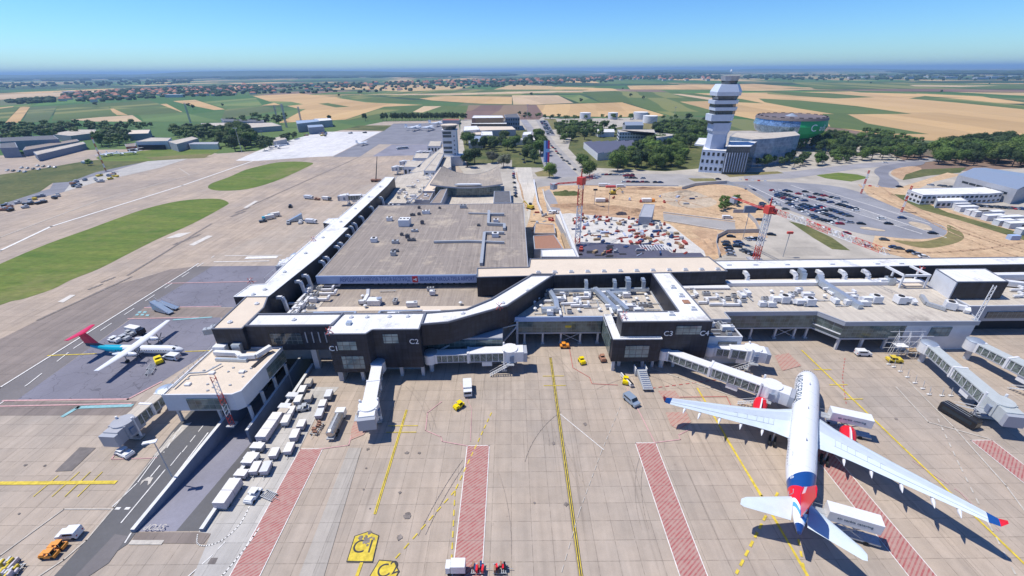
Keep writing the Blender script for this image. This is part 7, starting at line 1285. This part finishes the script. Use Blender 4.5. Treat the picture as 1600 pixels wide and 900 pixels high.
def tower_crane(lb, base, H, jib_ang, jibL, cj=14, mh=1.1, ca=None):
    x, y = base; o = thing('tower_crane', lb, 'tower crane', (x, y, 0)); 
    def mast(b):
        for i in range(int(H/2)):
            z = i*2; m_ = 'crane_red' if (i//4) % 3 == 0 else 'crane_white'
            for sx, sy in ((-1, -1), (1, -1), (1, 1), (-1, 1)): b.tube((x+sx*mh, y+sy*mh, z), (x+sx*mh, y+sy*mh, z+2), .16, m_, 4)
            for (ax, ay), (bx, by) in (((-1, -1), (1, -1)), ((1, -1), (1, 1)), ((1, 1), (-1, 1)), ((-1, 1), (-1, -1))): b.tube((x+ax*mh, y+ay*mh, z), (x+bx*mh, y+by*mh, z+2), .09, m_, 4); b.tube((x+ax*mh, y+ay*mh, z), (x+bx*mh, y+by*mh, z), .08, m_, 4)
    part(o, 'mast', mast); d = Vector((math.cos(jib_ang), math.sin(jib_ang), 0)); n = Vector((-d.y, d.x, 0)); c = Vector((x, y, H))
    def jib(b):
        k = int(jibL/2.5)
        for i in range(k):
            p = c+d*(1+i*2.5); q = c+d*(1+(i+1)*2.5); m_ = 'crane_red' if (i//4) % 2 == 0 else 'crane_white'; up = Vector((0, 0, 1.9))
            for e in (-.8, .8): b.tube(p+n*e, q+n*e, .09, m_, 4); b.tube(p+n*e, p+up, .055, m_, 4); b.tube(p+up, q+n*e, .055, m_, 4)
            b.tube(p+up, q+up, .1, m_, 4); b.tube(p+n*.8, p-n*.8, .05, m_, 4)
    part(o, 'jib', jib)
    if ca is not None: d = Vector((-math.cos(ca), -math.sin(ca), 0)); n = Vector((-d.y, d.x, 0))
    def cjf(b):
        for e in (-.9, .9): b.tube(c+n*e, c-d*cj+n*e, .2, 'crane_red', 4)
        for i in range(6): b.tube(c-d*(cj*i/6)+n*.9, c-d*(cj*(i+1)/6)-n*.9, .1, 'crane_red', 4)
    part(o, 'counter_jib', cjf); part(o, 'counterweight', lambda b: b.obox((c.x-d.x*(cj-1.5), c.y-d.y*(cj-1.5), H-2.4), (3, 2, 2.6), 'wall_grey', jib_ang)); part(o, 'slewing_head', lambda b: [b.obox((x, y, H-1.2), (3, 3, 3.4), 'crane_red', jib_ang), b.tube((x, y, H+2), (x, y, H+6), .45, 'crane_red', 4, r2=.2)]); part(o, 'operator_cab', lambda b: b.obox((x+n.x*1.9+d.x*1.2, y+n.y*1.9+d.y*1.2, H-1.4), (2, 1.4, 2.2), 'veh_glass', jib_ang))
    part(o, 'stay', lambda b: [b.tube((x, y, H+6), c+d*jibL*.6+Vector((0, 0, 1.9)), .05, 'galv', 4)]); part(o, 'foundation', lambda b: b.box(x-3, y-3, 0, x+3, y+3, 1, 'wall_conc'))
tower_crane('left red and white tower crane rising from the new slab', (32.5, 199.5), 35, R(47), 16, 15, ca=R(195)); tower_crane('right red and white tower crane with its long jib over the car park', (115.2, 186.5), 24.5, R(-76.5), 53, 24, 1.0)
# spoil heaps and kerbs of the pit
def heap(lb, p, L, W, H, rz, seed, m='soil'):
    o = MB(); n = 16; g_ = [[(((i/n)-.5)*L, ((j/n)-.5)*W, max(0, H*(1-(2*i/n-1)**2)*(1-(2*j/n-1)**2)*(.7+.9*noise.noise((i*.35+seed, j*.35, 1))))) for i in range(n+1)] for j in range(n+1)]
    for a, c in zip(g_, g_[1:]):
        for i in range(n): o.face((a[i], a[i+1], c[i+1], c[i]), m)
    q = o.build('spoil_heap', smooth=True); q.location = (*P(*p), .12); q.rotation_euler = (0, 0, rz); tag(q, lb, 'spoil heap', 'spoil heaps in the earth pit')
heap('long brown bank of earth behind the left tower crane', (930, 326), 62, 9, 3.2, -.25, 1, 'soil_brown'); heap('brown bank of earth left of the angled bridge piece', (985, 334), 30, 9, 3.4, -.2, 2, 'soil_brown'); heap('grey heap of rubble in the middle of the pit', (1065, 304), 30, 12, 2.6, .2, 3, 'soil_grey'); heap('low pale heap at the top of the pit', (1050, 297), 24, 9, 1.6, 0, 4, 'soil_brown')
heap('small round heap right of the dump truck', (1030, 325), 9, 7, 1.3, 0, 5, 'soil_brown'); heap('green grown heap at the left end of the pit', (885, 303), 20, 14, 2.2, 0, 6, 'rough_grass'); heap('brown mound below the sunken site road', (1108, 385), 14, 24, 2.6, 0, 7, 'soil_brown'); heap('long low ridge of earth at the far edge of the pit', (1010, 296), 60, 5, 1.6, 0, 8, 'soil_brown')
for lb, q in (('far kerb wall of the sunken site road', [(1036, 333), (1148, 347)]), ('near kerb wall of the sunken site road', [(1037, 346), (1130, 361)])): hoard.append((lb, q)) if 0 else None
# road plant
def excav(lb, p, m, rz, nm='excavator'):
    o = thing(nm, lb, 'excavator', (*P(*p), 0), rz, 'earth movers'); b = MB(); b.obox((0, 0, 1.1), (4, 2.8, 1.6), m); b.obox((.8, -.7, 2.7), (1.6, 1.3, 1.3), 'veh_glass'); b.build('house', o, world=False)
    for s in (-1.2, 1.2): b = MB(); b.obox((0, s, .1), (4.6, .7, .95), 'tyre'); b.build('track', o, world=False)
    b = MB(); b.tube((1.6, .3, 2.2), (5, .3, 4.8), .35, m, 4); b.tube((5, .3, 4.8), (7.4, .3, 2.2), .25, m, 4); b.build('boom', o, world=False); b = MB(); b.obox((7.4, .3, 1.1), (1.2, 1.4, 1.1), 'galv'); b.build('bucket', o, world=False)
excav('yellow excavator working in the middle of the bare earth', (957, 304), 'paint_yellow', .1); excav('yellow excavator on the light path right of the hall', (829, 327), 'paint_yellow', 2.4)
mktruck('dark dump truck with an orange flap in the left of the earth pit', P(940, 316), 1.57, 'rust', 'box', 9, 'truck', 'dump_truck', 'dump trucks', W=3); mktruck('dump truck with orange cab in the middle of the earth pit', P(1012, 316), 1.57, 'orange', 'box', 9, 'truck', 'dump_truck', 'dump trucks', W=3); mktruck('white van parked along the far kerb of the earth pit', P(970, 293), 1.5, 'veh_white', L=7, W=2.4); mktruck('white truck left of the van along the far kerb', P(944, 292), 1.5, 'veh_white', 'box', 9, 'truck', 'dump_truck', W=2.6); mktruck('white van at the lower right of the bare earth', P(1136, 342), 1.4, 'veh_white', L=6, W=2.3); mktruck('white van on the light path right of the hall', P(865, 334), 1.4, 'veh_white', L=6, W=2.3)
for i, p in enumerate(((1128, 319), (1130, 327), (1137, 320), (1138, 326), (1146, 319), (1148, 322), (1150, 317), (1127, 330))): tree(*P(*p), 6, 'bush', 'shrub left standing in the bare earth clearing', 'shrubs in the bare earth')
# wheel ruts
_zs[0] = .28
rt = random.Random(4)
for a in ([(1360, 300), (1420, 330), (1500, 362), (1600, 395), (1700, 420)], [(1372, 290), (1400, 310), (1450, 345), (1520, 378), (1600, 405)], [(1350, 385), (1420, 396), (1520, 392), (1600, 380)], [(1380, 295), (1440, 330), (1540, 372), (1640, 402)], [(905, 300), (960, 312), (1040, 316), (1120, 308), (1160, 312)], [(930, 298), (1000, 303), (1060, 312), (1130, 335), (1170, 350)], [(1090, 296), (1060, 318), (1100, 332), (1160, 342)], [(806, 270), (815, 300), (824, 330)]):
    for off in (0, 2.0): pts = [(p[0]+rt.uniform(-.6, .6), p[1]+off*.5) for p in PL(smooth_poly(a, 6, False))]; line('wheel_rut', pts, .7, 'soil_brown', px=False)
# lamp masts
def mast(lb, p, H, rz=0., m='galv', r=.35, head=5, gr='floodlight masts'):
    o = thing('floodlight_mast', lb, 'floodlight mast', (*P(*p), 0), rz, gr); b = MB(); b.tube((0, 0, 0), (0, 0, H), r, m, 8, r2=r*.5); b.build('pole', o, world=False); b = MB(); b.obox((0, 0, H), (head, .4, .3), 'galv')
    for i in range(4): b.obox(((i-1.5)*head/4, -.5, H-.3), (head/6, .5, .9), 'galv')
    b.build('lamp_head', o, world=False)
mast('floodlight mast beside the tall dark trees at the upper left', (378, 238), 26); mast('floodlight mast near the left corner of the white concrete', (413, 227), 17); mast('floodlight mast at the upper right end of the golden field', (1053, 186), 20); mast('lamp mast behind the brown hangars', (824, 185), 24)
x, y = P(271, 749); o = thing('street_lamp', 'double armed lamp post on the retaining wall by the service road', 'lamp post', (x, y, 0)); part(o, 'post', lambda b: b.tube((x, y, .9), (x, y, 11.5), .16, 'galv', 8, r2=.1)); part(o, 'lamp_head', lambda b: [b.obox((x-.9, y, 11.3), (2.6, .8, .3), 'white_metal', .3), b.obox((x, y, 11.55), (1.2, 1.0, .2), 'white_metal', .3)])
def lattice(lb, x, y, z0, H, w, m1, m2, cat='lattice mast', r=.08):
    o = thing('lattice_mast', lb, cat, (x, y, 0))
    def f(b):
        for i in range(int(H/1.2)):
            z = z0+i*1.2; m_ = m1 if (i//3) % 2 == 0 else m2
            for k in range(4):
                a, c = k*1.571, (k+1)*1.571; p = (x+w*math.cos(a), y+w*math.sin(a)); q = (x+w*math.cos(c), y+w*math.sin(c)); b.tube((*p, z), (*p, z+1.2), r, m_, 4); b.tube((*p, z), (*q, z+1.2), r*.7, m_, 4)
    part(o, 'lattice', f); part(o, 'base', lambda b: b.box(x-w-.3, y-w-.3, max(z0-.3, 0), x+w+.3, y+w+.3, max(z0-.3, 0)+.4, 'galv')); return o
x, y = P(370, 640, 1); o = lattice('red and white lattice mast leaning up past the corner of the annex roof', -72.6, 83.2, 0, 16, .7, 'crane_red', 'crane_white'); o = lattice('grey steel floodlight mast rising from the corner of the right concourse', *P(1523, 503, 10), 10.7, 12, .5, 'white_metal', 'white_metal')
mat('mast_rust', (.45, .12, .06), .6); o = lattice('thin red and white mast on the grass strip at the upper left', *P(166, 268), 0, 30, .5, 'mast_rust', 'crane_white', r=.2)
for p, H, lb in (((298, 192), 34, 'tall radar lattice tower with a broad head beyond the left trees'), ((448, 199), 36, 'dark leaning radar mast beside the blue grey halls'), ((433, 186), 26, 'twin pole mast behind the radar mast'), ((470, 188), 24, 'pale pole mast at the blue grey halls')):
    x, y = P(*p); lattice(lb, x, y, 0, H, 1.4, 'galv', 'galv', r=.3)
for p, lb in (((1345, 303), 'red and white boom pole at the upper tip of the striped car park'), ((1408, 332), 'red and white boom pole by the earth track right of the car park')): lattice(lb, *P(*p), 0, 17, .5, 'crane_red', 'crane_white', r=.18)
for p, H, lb in (((928, 326), 12, 'thin dark lamp post at the near edge of the earth pit'), ((950, 335), 17, 'lamp post with a red sign head near the earth pit'), ((1160, 375), 15, 'advertising post with a dark box head above the small car park'), ((1223, 402), 12, 'thin post with a red round head behind the white roof')):
    x, y = P(*p); o = thing('sign_post', lb, 'post', (x, y, 0)); part(o, 'pole', lambda b: b.tube((x, y, 0), (x, y, H), .16, 'galv', 6)); part(o, 'head', lambda b: b.obox((x, y, H), (6, 1.2, 3.6) if 'box' in lb else ((2.6, 1, 1) if 'thin' in lb else (6, 2, 1)), 'wall_blue' if 'box' in lb else ('crane_red' if 'red' in lb else 'veh_black')))
# barriers and hoardings
def hoarding(lb, pts, m, h=2.4, w_=.15):
    W_ = [Vector(p) for p in PL(pts)]; b = MB()
    for i, (p, q) in enumerate(zip(W_, W_[1:])): d = (q-p).normalized(); n = Vector((-d.y, d.x))*w_; b.prism([tuple(p-n), tuple(q-n), tuple(q+n), tuple(p+n)], 0, h+.003*i, m)
    tag(b.build('hoarding'), lb, 'fence')
hoarding('grey hoarding curving along the far edge of the earth pit', [(1065, 297), (1085, 291), (1105, 289), (1135, 287), (1165, 296), (1200, 318)], 'galv'); hoarding('grey hoarding around the small car park', [(1124, 403), (1118, 385), (1120, 373), (1135, 365), (1186, 364), (1180, 350), (1168, 338)], 'galv'); hoarding('green grey fence by the shrubs in the bare earth', [(1145, 333), (1170, 333), (1186, 327)], 'wall_grey'); hoarding('white low wall along the near side of the far boulevard', [(905, 290), (1060, 291)], 'wall_white', .8)
hoarding('far kerb wall of the sunken site road', [(1036, 333), (1148, 347)], 'slab', .9, .3); hoarding('near kerb wall of the sunken site road', [(1037, 346), (1130, 361)], 'slab', .9, .3); hoarding('white rimmed wall left of the two lane site road', [(848, 298), (852, 315), (862, 333)], 'slab', 1.4, .4)
hoarding('long white wall along the light path right of the hall', [(834, 285), (840, 320), (846, 335)], 'wall_white', 2.5, .4)
for i in range(10): x, y = P(*[(1388, 570), (1396, 574), (1406, 581), (1417, 590), (1429, 599), (1441, 608), (1451, 617), (1471, 619), (1485, 619), (1500, 618)][i]); o = thing('fence_foot', 'small concrete fence foot with leaning brace on the right apron', 'barrier', (x, y, G0), 0, 'fence feet on the right apron'); b = MB(); b.obox((0, 0, 0), (1.1, .5, .25), 'cover_pale'); b.build('foot', o, world=False); b = MB(); b.tube((0, 0, .25), (.9, 1.2, 2.0), .05, 'galv', 4); b.tube((0, 0, .25), (.0, .2, 2.0), .05, 'galv', 4); b.build('brace', o, world=False)
# pipe scaffold under the right concourse
o = thing('scaffold', 'tangle of steel tube scaffold in front of the right concourse wall', 'scaffold', (124, 112, 0))
for i in range(12): part(o, 'scaffold_tube', lambda b: b.tube((118+i*.9, 109.5+(i % 3)*1.6, .1), (118.6+i*.9, 110+(i % 4)*1.2, 8), .07, 'white_metal', 4))
for z in (2, 4, 6, 8): 
    for y in (109.6, 112.4): part(o, 'scaffold_tube', lambda b: b.tube((117.6, y, z), (128.6, y, z), .07, 'white_metal', 4))
part(o, 'deck', lambda b: b.box(119, 109.4, 4.1, 122.5, 111.6, 4.25, 'roof_white')); part(o, 'deck', lambda b: b.box(124, 110, 2.1, 128, 112, 2.25, 'timber'))
mktruck('yellow loader with white tank at the foot of the scaffold', P(1396, 565), 1.4, 'paint_yellow', 'tug', 4, 'loader', 'flat_loader', W=2); mktruck('orange cement mixer truck under the far right pier', P(1556, 508), 1.4, 'orange', 'box', 7, 'truck', 'mixer_truck', W=2.6); mktruck('black small truck under the nearer right boarding bridge', P(1540, 642), .6, 'veh_black', 'tug', 5, 'truck', 'apron_truck', W=2)
# ================= cars =================
CARM = {'white': 'veh_white', 'black': 'veh_black', 'silver': 'car_silver', 'dark blue': 'car_blue', 'red': 'car_red', 'grey': 'car_grey'}; CP = {}
def car(col, x, y, rz, label, gr):
    if col in CP: return dup(CP[col], (x, y, .14), rz, label, gr)
    o = thing('parked_car', label, 'car', (x, y, .14), rz, gr); L, W = 4.5, 1.8; b = MB()
    def r_(y, z0, z1, k=1): return [(-W/2*k, y, z0), (W/2*k, y, z0), (W/2*k, y, z1*.8+z0*.2), (W/2*k*.9, y, z1), (-W/2*k*.9, y, z1), (-W/2*k, y, z1*.8+z0*.2)]
    b.loft([r_(-2.25, .3, .68, .9), r_(-2.0, .22, .8), r_(-1.1, .22, .92), r_(1.6, .22, .95), r_(2.15, .25, .9), r_(2.25, .35, .75, .92)], CARM[col]); b.loft([[(x_*.78, yy, zz) for x_, yy, zz in ((-.9, -.55, 1.36), (.9, -.55, 1.36), (.9, 1.2, 1.38), (-.9, 1.2, 1.38))], [(x_*.74, yy, zz) for x_, yy, zz in ((-.9, -.45, 1.43), (.9, -.45, 1.43), (.9, 1.1, 1.44), (-.9, 1.1, 1.44))]], CARM[col]); b.build('body', o, True, world=False)
    b = MB(); b.loft([[(-.86, -1.3, .9), (.86, -1.3, .9), (.86, 1.85, .93), (-.86, 1.85, .93)], [(-.7, -.6, 1.38), (.7, -.6, 1.38), (.7, 1.25, 1.39), (-.7, 1.25, 1.39)]], 'veh_glass'); b.build('windows', o, world=False); wheels(o, [(-.8, -1.4), (.8, -1.4), (-.8, 1.4), (.8, 1.4)], .32, .2); CP[col] = o; return o
def row(p0, p1, n, fill, rz, where, gr, cols=None, jit=.15):
    a, b_ = Vector(P(*p0)), Vector(P(*p1))
    for i in range(n):
        if rnd.random() > fill: continue
        q = a.lerp(b_, (i+.5)/n); col = rnd.choice(cols or ['white', 'black', 'silver', 'dark blue', 'grey', 'black', 'silver', 'red', 'grey', 'dark blue', 'black']); car(col, q.x+rnd.uniform(-jit, jit), q.y+rnd.uniform(-jit*2, jit*2), rz+rnd.choice([0, math.pi])+rnd.uniform(-.04, .04), '%s car parked %s' % (col, where), '%s cars %s' % (col, gr))
big_ = [((1165, 296), (1270, 316), 13, .45, 'in the rearmost row of the striped lot'), ((1204, 298), (1260, 316), 9, .95, 'in the second row of the striped lot'), ((1212, 307), (1290, 332), 13, .8, 'in the third row of the striped lot'), ((1255, 300), (1310, 312), 9, .7, 'in the upper right row of the striped lot'), ((1220, 297), (1345, 330), 22, .62, 'in the long upper row of the striped lot'),
 ((1248, 322), (1330, 350), 14, .85, 'in the fourth row of the striped lot'), ((1276, 322), (1330, 340), 11, .98, 'in the dense dark row of the striped lot'), ((1180, 300), (1230, 330), 9, .6, 'along the left edge of the striped lot'), ((1282, 312), (1350, 322), 8, .3, 'in the sparse right row of the striped lot'), ((1262, 340), (1316, 352), 7, .8, 'in the lowest left row of the striped lot'), ((1230, 318), (1276, 342), 9, .75, 'in the light lane of the striped lot')]
for p0, p1, n, fl, wh in big_: row(p0, p1, n, fl, 1.35, wh, wh)
for p, c, wh in (((1337, 330), 'white', 'alone in the middle of the striped lot'), ((1345, 351), 'black', 'alone near the lower edge of the striped lot'), ((1377, 343), 'white', 'alone right of the middle of the striped lot'), ((1409, 342), 'dark blue', 'right of the lone white one in the striped lot'), ((1388, 351), 'black', 'below the lone pair in the striped lot'), ((1457, 366), 'black', 'at the rounded tip of the striped lot'), ((1381, 376), 'grey', 'on the lane below the striped lot'), ((1396, 388), 'dark blue', 'first in the queue behind the white gallery'), ((1404, 390), 'grey', 'second in the queue behind the white gallery'), ((1423, 395), 'black', 'third in the queue behind the white gallery'), ((1433, 399), 'silver', 'fourth in the queue behind the white gallery'), ((1443, 403), 'white', 'last in the queue behind the white gallery'), ((1355, 386), 'white', 'under the red and white crane jib'),
    ((1205, 368), 'black', 'alone left of the crane mast lot'), ((1405, 293), 'black', 'at the end of the curved road'), ((1240, 265), 'silver', 'driving past the museum forecourt'), ((1383, 255), 'white', 'driving at the bend near the woods'), ((1122, 281), 'black', 'by the small traffic island'), ((1322, 366), 'red', 'by the red barriers under the crane jib')): car(c, *P(*p), 1.3, '%s car %s' % (c, wh), None)
for p0, p1, n in (((1133, 378), (1143, 402), 5), ((1150, 378), (1158, 385), 2), ((1164, 375), (1190, 374), 4), ((1152, 384), (1152, 388), 2), ((1160, 392), (1182, 402), 5), ((1140, 370), (1150, 375), 2), ((1180, 345), (1195, 345), 2), ((1186, 330), (1192, 318), 4)): row(p0, p1, n, .95, 1.3 if p0[1] != 375 else .1, 'in the small lot by the right crane', 'in the small lot')
for p0, p1, n in (((940, 274), (990, 274), 9), ((970, 279), (1020, 280), 8), ((965, 285), (1035, 286), 10)): row(p0, p1, n, .85, 1.57, 'on the far boulevard beyond the earth pit', 'on the boulevard')
row((975, 276), (990, 276), 3, 1, 1.57, 'in the red group on the far boulevard', 'red group on the boulevard', ['red'])
for p0, p1, n in (((845, 190), (857, 211), 14), ((850, 189), (864, 210), 14), ((848, 189), (861, 211), 12)): row(p0, p1, n, .9, 1.57, 'in the far lot beside the boulevard', 'in the far lot')
for p0, p1, n, f_ in (((856, 222), (890, 262), 12, .6), ((838, 205), (872, 240), 10, .45), ((866, 232), (900, 268), 10, .5), ((802, 268), (806, 310), 11, .8), ((812, 240), (826, 268), 6, .5)): row(p0, p1, n, f_, .35, 'along the tree lined main road', 'along the main road')
row((1515, 322), (1600, 328), 16, .8, .2, 'in the yard at the right edge', 'in the right yard'); row((1450, 290), (1520, 296), 9, .6, .4, 'in the yard before the grey warehouse', 'before the warehouse')
for p, k in (((50, 264), 0), ((28, 268), 1), ((75, 261), 2)):
    for j in range(4): car(rnd.choice(['silver', 'white', 'grey']), *P(p[0]-16+j*9, p[1]-1+j*.8), .4, 'car in the loose group on the grey apron at the far left', 'cars at the far left')
# parking bay lines and kerb stripes
_zs[0] = .3
for a, b_ in (((1236, 290), (1478, 372)), ((1216, 296), (1440, 366)), ((1170, 290), (1300, 352)), ((1285, 298), (1452, 350))): line('bay_line', [a, b_], .6, 'paint_white')
for i in range(30): t_ = i/29; px, py = 1290+t_*110, 316+t_*38; line('bay_line', [(px, py), (px+22, py-1.5)], .28, 'paint_white')
for i in range(22): t_ = i/21; px, py = 1335+t_*90, 312+t_*34; line('bay_line', [(px, py), (px+24, py-1)], .28, 'paint_white')
for i in range(9): line('bay_line', [(1205+i*2, 388+i*1.4), (1275+i*3, 387+i*1.6)], .25, 'paint_worn')
sheet('traffic_island', smooth_poly(PL([(1425, 347), (1448, 352), (1456, 360), (1440, 359), (1420, 350)]), 4), 'soil_grey', px=False); sheet('traffic_island', smooth_poly(PL([(1350, 355), (1380, 360), (1378, 362), (1345, 358)]), 4), 'soil_grey', px=False)
for nm, a in (('red and white road barriers along the crane jib', [(1250, 340), (1300, 362), (1322, 372)]), ('red and white barriers across the end of the curved road', [(1342, 290), (1376, 293)]), ('red and white barriers by the boulevard bend', [(1152, 281), (1200, 284)])):
    W_ = [Vector(p) for p in PL(a)]
    for p, q in zip(W_, W_[1:]):
        k = int((q-p).length/4)
        for i in range(k): c = p.lerp(q, (i+.5)/k); b = MB(); b.prism([(-1, -.35), (1, -.35), (1, .35), (-1, .35)], 0, .3, 'crane_red' if i % 2 else 'crane_white'); b.obox((0, 0, .3), (1.9, .3, .7), 'crane_red' if i % 2 else 'crane_white'); o = b.build('road_barrier'); o.location = (c.x, c.y, .1); o.rotation_euler = (0, 0, math.atan2((q-p).y, (q-p).x)); tag(o, '%s block in the %s' % ('red' if i % 2 else 'white', nm.replace('red and white ', 'row of ')), 'barrier', nm)
# small aircraft and equipment on the left apron
def prop(lb, p, rz, s=1., m='plane_white'):
    o = thing('light_aircraft', lb, 'aircraft', (*P(*p), 0), rz, 'light aircraft at the upper left'); b = MB(); b.loft([[(r*math.cos(t), y, 1.6*s+r*math.sin(t)) for t in [i*.785 for i in range(8)]] for y, r in ((-4*s, .15*s), (-3*s, .7*s), (0, .8*s), (4*s, .35*s), (5.5*s, .12*s))], m); b.build('fuselage', o, True, world=False)
    b = MB(); b.box(-6.5*s, -1.6*s, 2.2*s, 6.5*s, .1*s, 2.4*s, m); b.build('wing', o, world=False); b = MB(); b.box(-2*s, 4.3*s, 1.9*s, 2*s, 5.3*s, 2.05*s, m); b.build('tailplane', o, world=False); b = MB(); b.prism([(-.1, 4*s), (.1, 4*s), (.1, 5.6*s), (-.1, 5.6*s)], 1.8*s, 3.6*s, m); b.build('fin', o, world=False); wheels(o, [(-1, -.5), (1, -.5)], .4, .25)
for i, (p, lb) in enumerate((((164, 245), 'white light aircraft before the grass, nearest the thin mast'), ((174, 243), 'white light aircraft right behind the nearest one'), ((190, 243), 'light aircraft third in the line at the upper left'), ((210, 241), 'light aircraft furthest right in the line'), ((212, 236), 'white light aircraft parked before the dark hangar door'))): prop(lb, p, 1.2, 1.3)
prop('far white small airliner left on the dark far apron', (647, 204), 1.4, 2.6); prop('far white small airliner right on the dark far apron', (669, 204), 1.4, 2.6); prop('far white aircraft near the end of the tree row', (683, 197), 1.4, 2.6); prop('small aircraft on the near edge of the dark far apron', (567, 227), 1.4, 1.6); prop('pale aircraft parked on the white concrete', (435, 232), .6, 1.6)
mktruck('white van on the grass strip right of the mast', P(137, 256), 1.4, 'veh_white', 'box', 11, 'truck', 'apron_truck', W=3)
rd = random.Random(14)
for poly, n in (([(110, 286), (150, 276), (190, 268), (180, 280), (120, 296)], 12), ([(0, 325), (60, 308), (105, 302), (90, 312), (0, 336)], 13), ([(470, 213), (520, 207), (600, 206), (500, 214)], 8)):
    for x, y in scatter(PL(poly), n, 6, rd): m_ = rd.choice(['galv', 'rust', 'veh_black', 'wall_blue', 'galv', 'wall_blue', 'veh_black', 'paint_yellow']); b = MB(); L = rd.uniform(3, 7); b.obox((0, 0, .3), (L, 2.2, 1.2), m_); b.obox((L*.2, 0, 1.5), (L*.3, 1.8, .9), 'galv'); b.obox((0, 0, 0), (L*.8, 1.6, .3), 'tyre'); o = b.build('ground_equipment'); o.location = (x, y, .1); o.rotation_euler = (0, 0, rd.uniform(0, 3)); tag(o, '%s parked ground equipment on the far left apron edge' % {'galv': 'grey', 'rust': 'rusty', 'veh_black': 'black', 'wall_blue': 'dark blue', 'paint_yellow': 'yellow'}[m_], 'ground equipment', m_.split('_')[-1]+' equipment at the far apron')
# mobile crane with a dark red boom by the gallery end
x, y = P(588, 284); o = thing('mobile_crane', 'dark mobile crane with a thin raised boom at the far end of the gallery', 'crane', (x, y, 0)); part(o, 'chassis', lambda b: b.obox((x, y, .6), (8, 2.8, 1.6), 'rust')); part(o, 'boom', lambda b: b.tube((x, y, 2), (x+3, y+2, 20), .5, 'veh_black', 4, r2=.25)); wheels_o = o
for dx in (-3, 0, 3): part(o, 'wheel', lambda b: b.tube((x+dx, y-1.6, .6), (x+dx, y+1.6, .6), .6, 'tyre', 10))
# red potted roof beacons
for (px, py), z, lb in (((392, 442), 16.6, 'red spider like roof rig at the left edge of the gallery roof'), ((515, 521), 16.8, 'red roof rig at the left corner of the gate C1 roof'), ((780, 482), 17, 'red roof rig on the slanted bridge roof'), ((975, 496), 16.8, 'red and white roof rig at the left corner of the gate C3 roof'), ((490, 376), 16.6, 'small red roof rig further along the gallery'), ((1438, 424), 15.2, 'red roof rig in the white steel frame')):
    x, y = P(px, py, z); o = thing('roof_rig', lb, 'roof rig', (x, y, z), 0, 'red roof rigs')
    for k in range(5): b = MB(); a = k*1.257; b.tube((0, 0, 1), (1.1*math.cos(a), 1.1*math.sin(a), 0.02), .08, 'crane_red', 4); b.tube((0, 0, 1), (.9*math.cos(a+.5), .9*math.sin(a+.5), 1.7), .07, 'crane_red', 4); b.build('arm', o, world=False)
    b = MB(); b.cyl(0, 0, .7, 1.4, .3, 'crane_white', 8); b.build('hub', o, world=False)

# trees: the ones that show largest stand alone, the rest read as woodland
TREES.sort(key=lambda t: -(t[2]/math.hypot(t[0], t[1])+(9 if t[5] is None else 0)))
for t_ in TREES[:297]: make_tree(*t_)
rd = random.Random(77); PR = {}
for k_, nm in (('leaf', 'leaf'), ('dark', 'leaf_dark')): tr, cr = mktree(91 if k_ == 'leaf' else 93, 12, 11, nm, 420); cr.face([(-.3, 0, 0), (.3, 0, 0), (.3, 0, 5), (-.3, 0, 5)], 'bark'); PR[k_] = cr
b = MB()
for x, y, h, kind, lb, gr, z in TREES[297:]:
    p = PR['leaf' if kind in ('leaf', 'bright', 'bush') else 'dark']; s_ = h/12; w_ = s_*(.7 if kind == 'tall' else 1); a = rd.uniform(0, 6.28); ca_, sa_ = math.cos(a)*w_, math.sin(a)*w_; i0 = len(b.v)
    b.v += [(x+ca_*v[0]-sa_*v[1], y+sa_*v[0]+ca_*v[1], v[2]*s_) for v in p.v]; b.f += [tuple(i0+q for q in f_) for f_ in p.f]; km = [b.mi(m_) for m_ in p.ms]; b.m += [km[q] for q in p.m]
o = b.build('woodland'); o['kind'] = 'stuff'
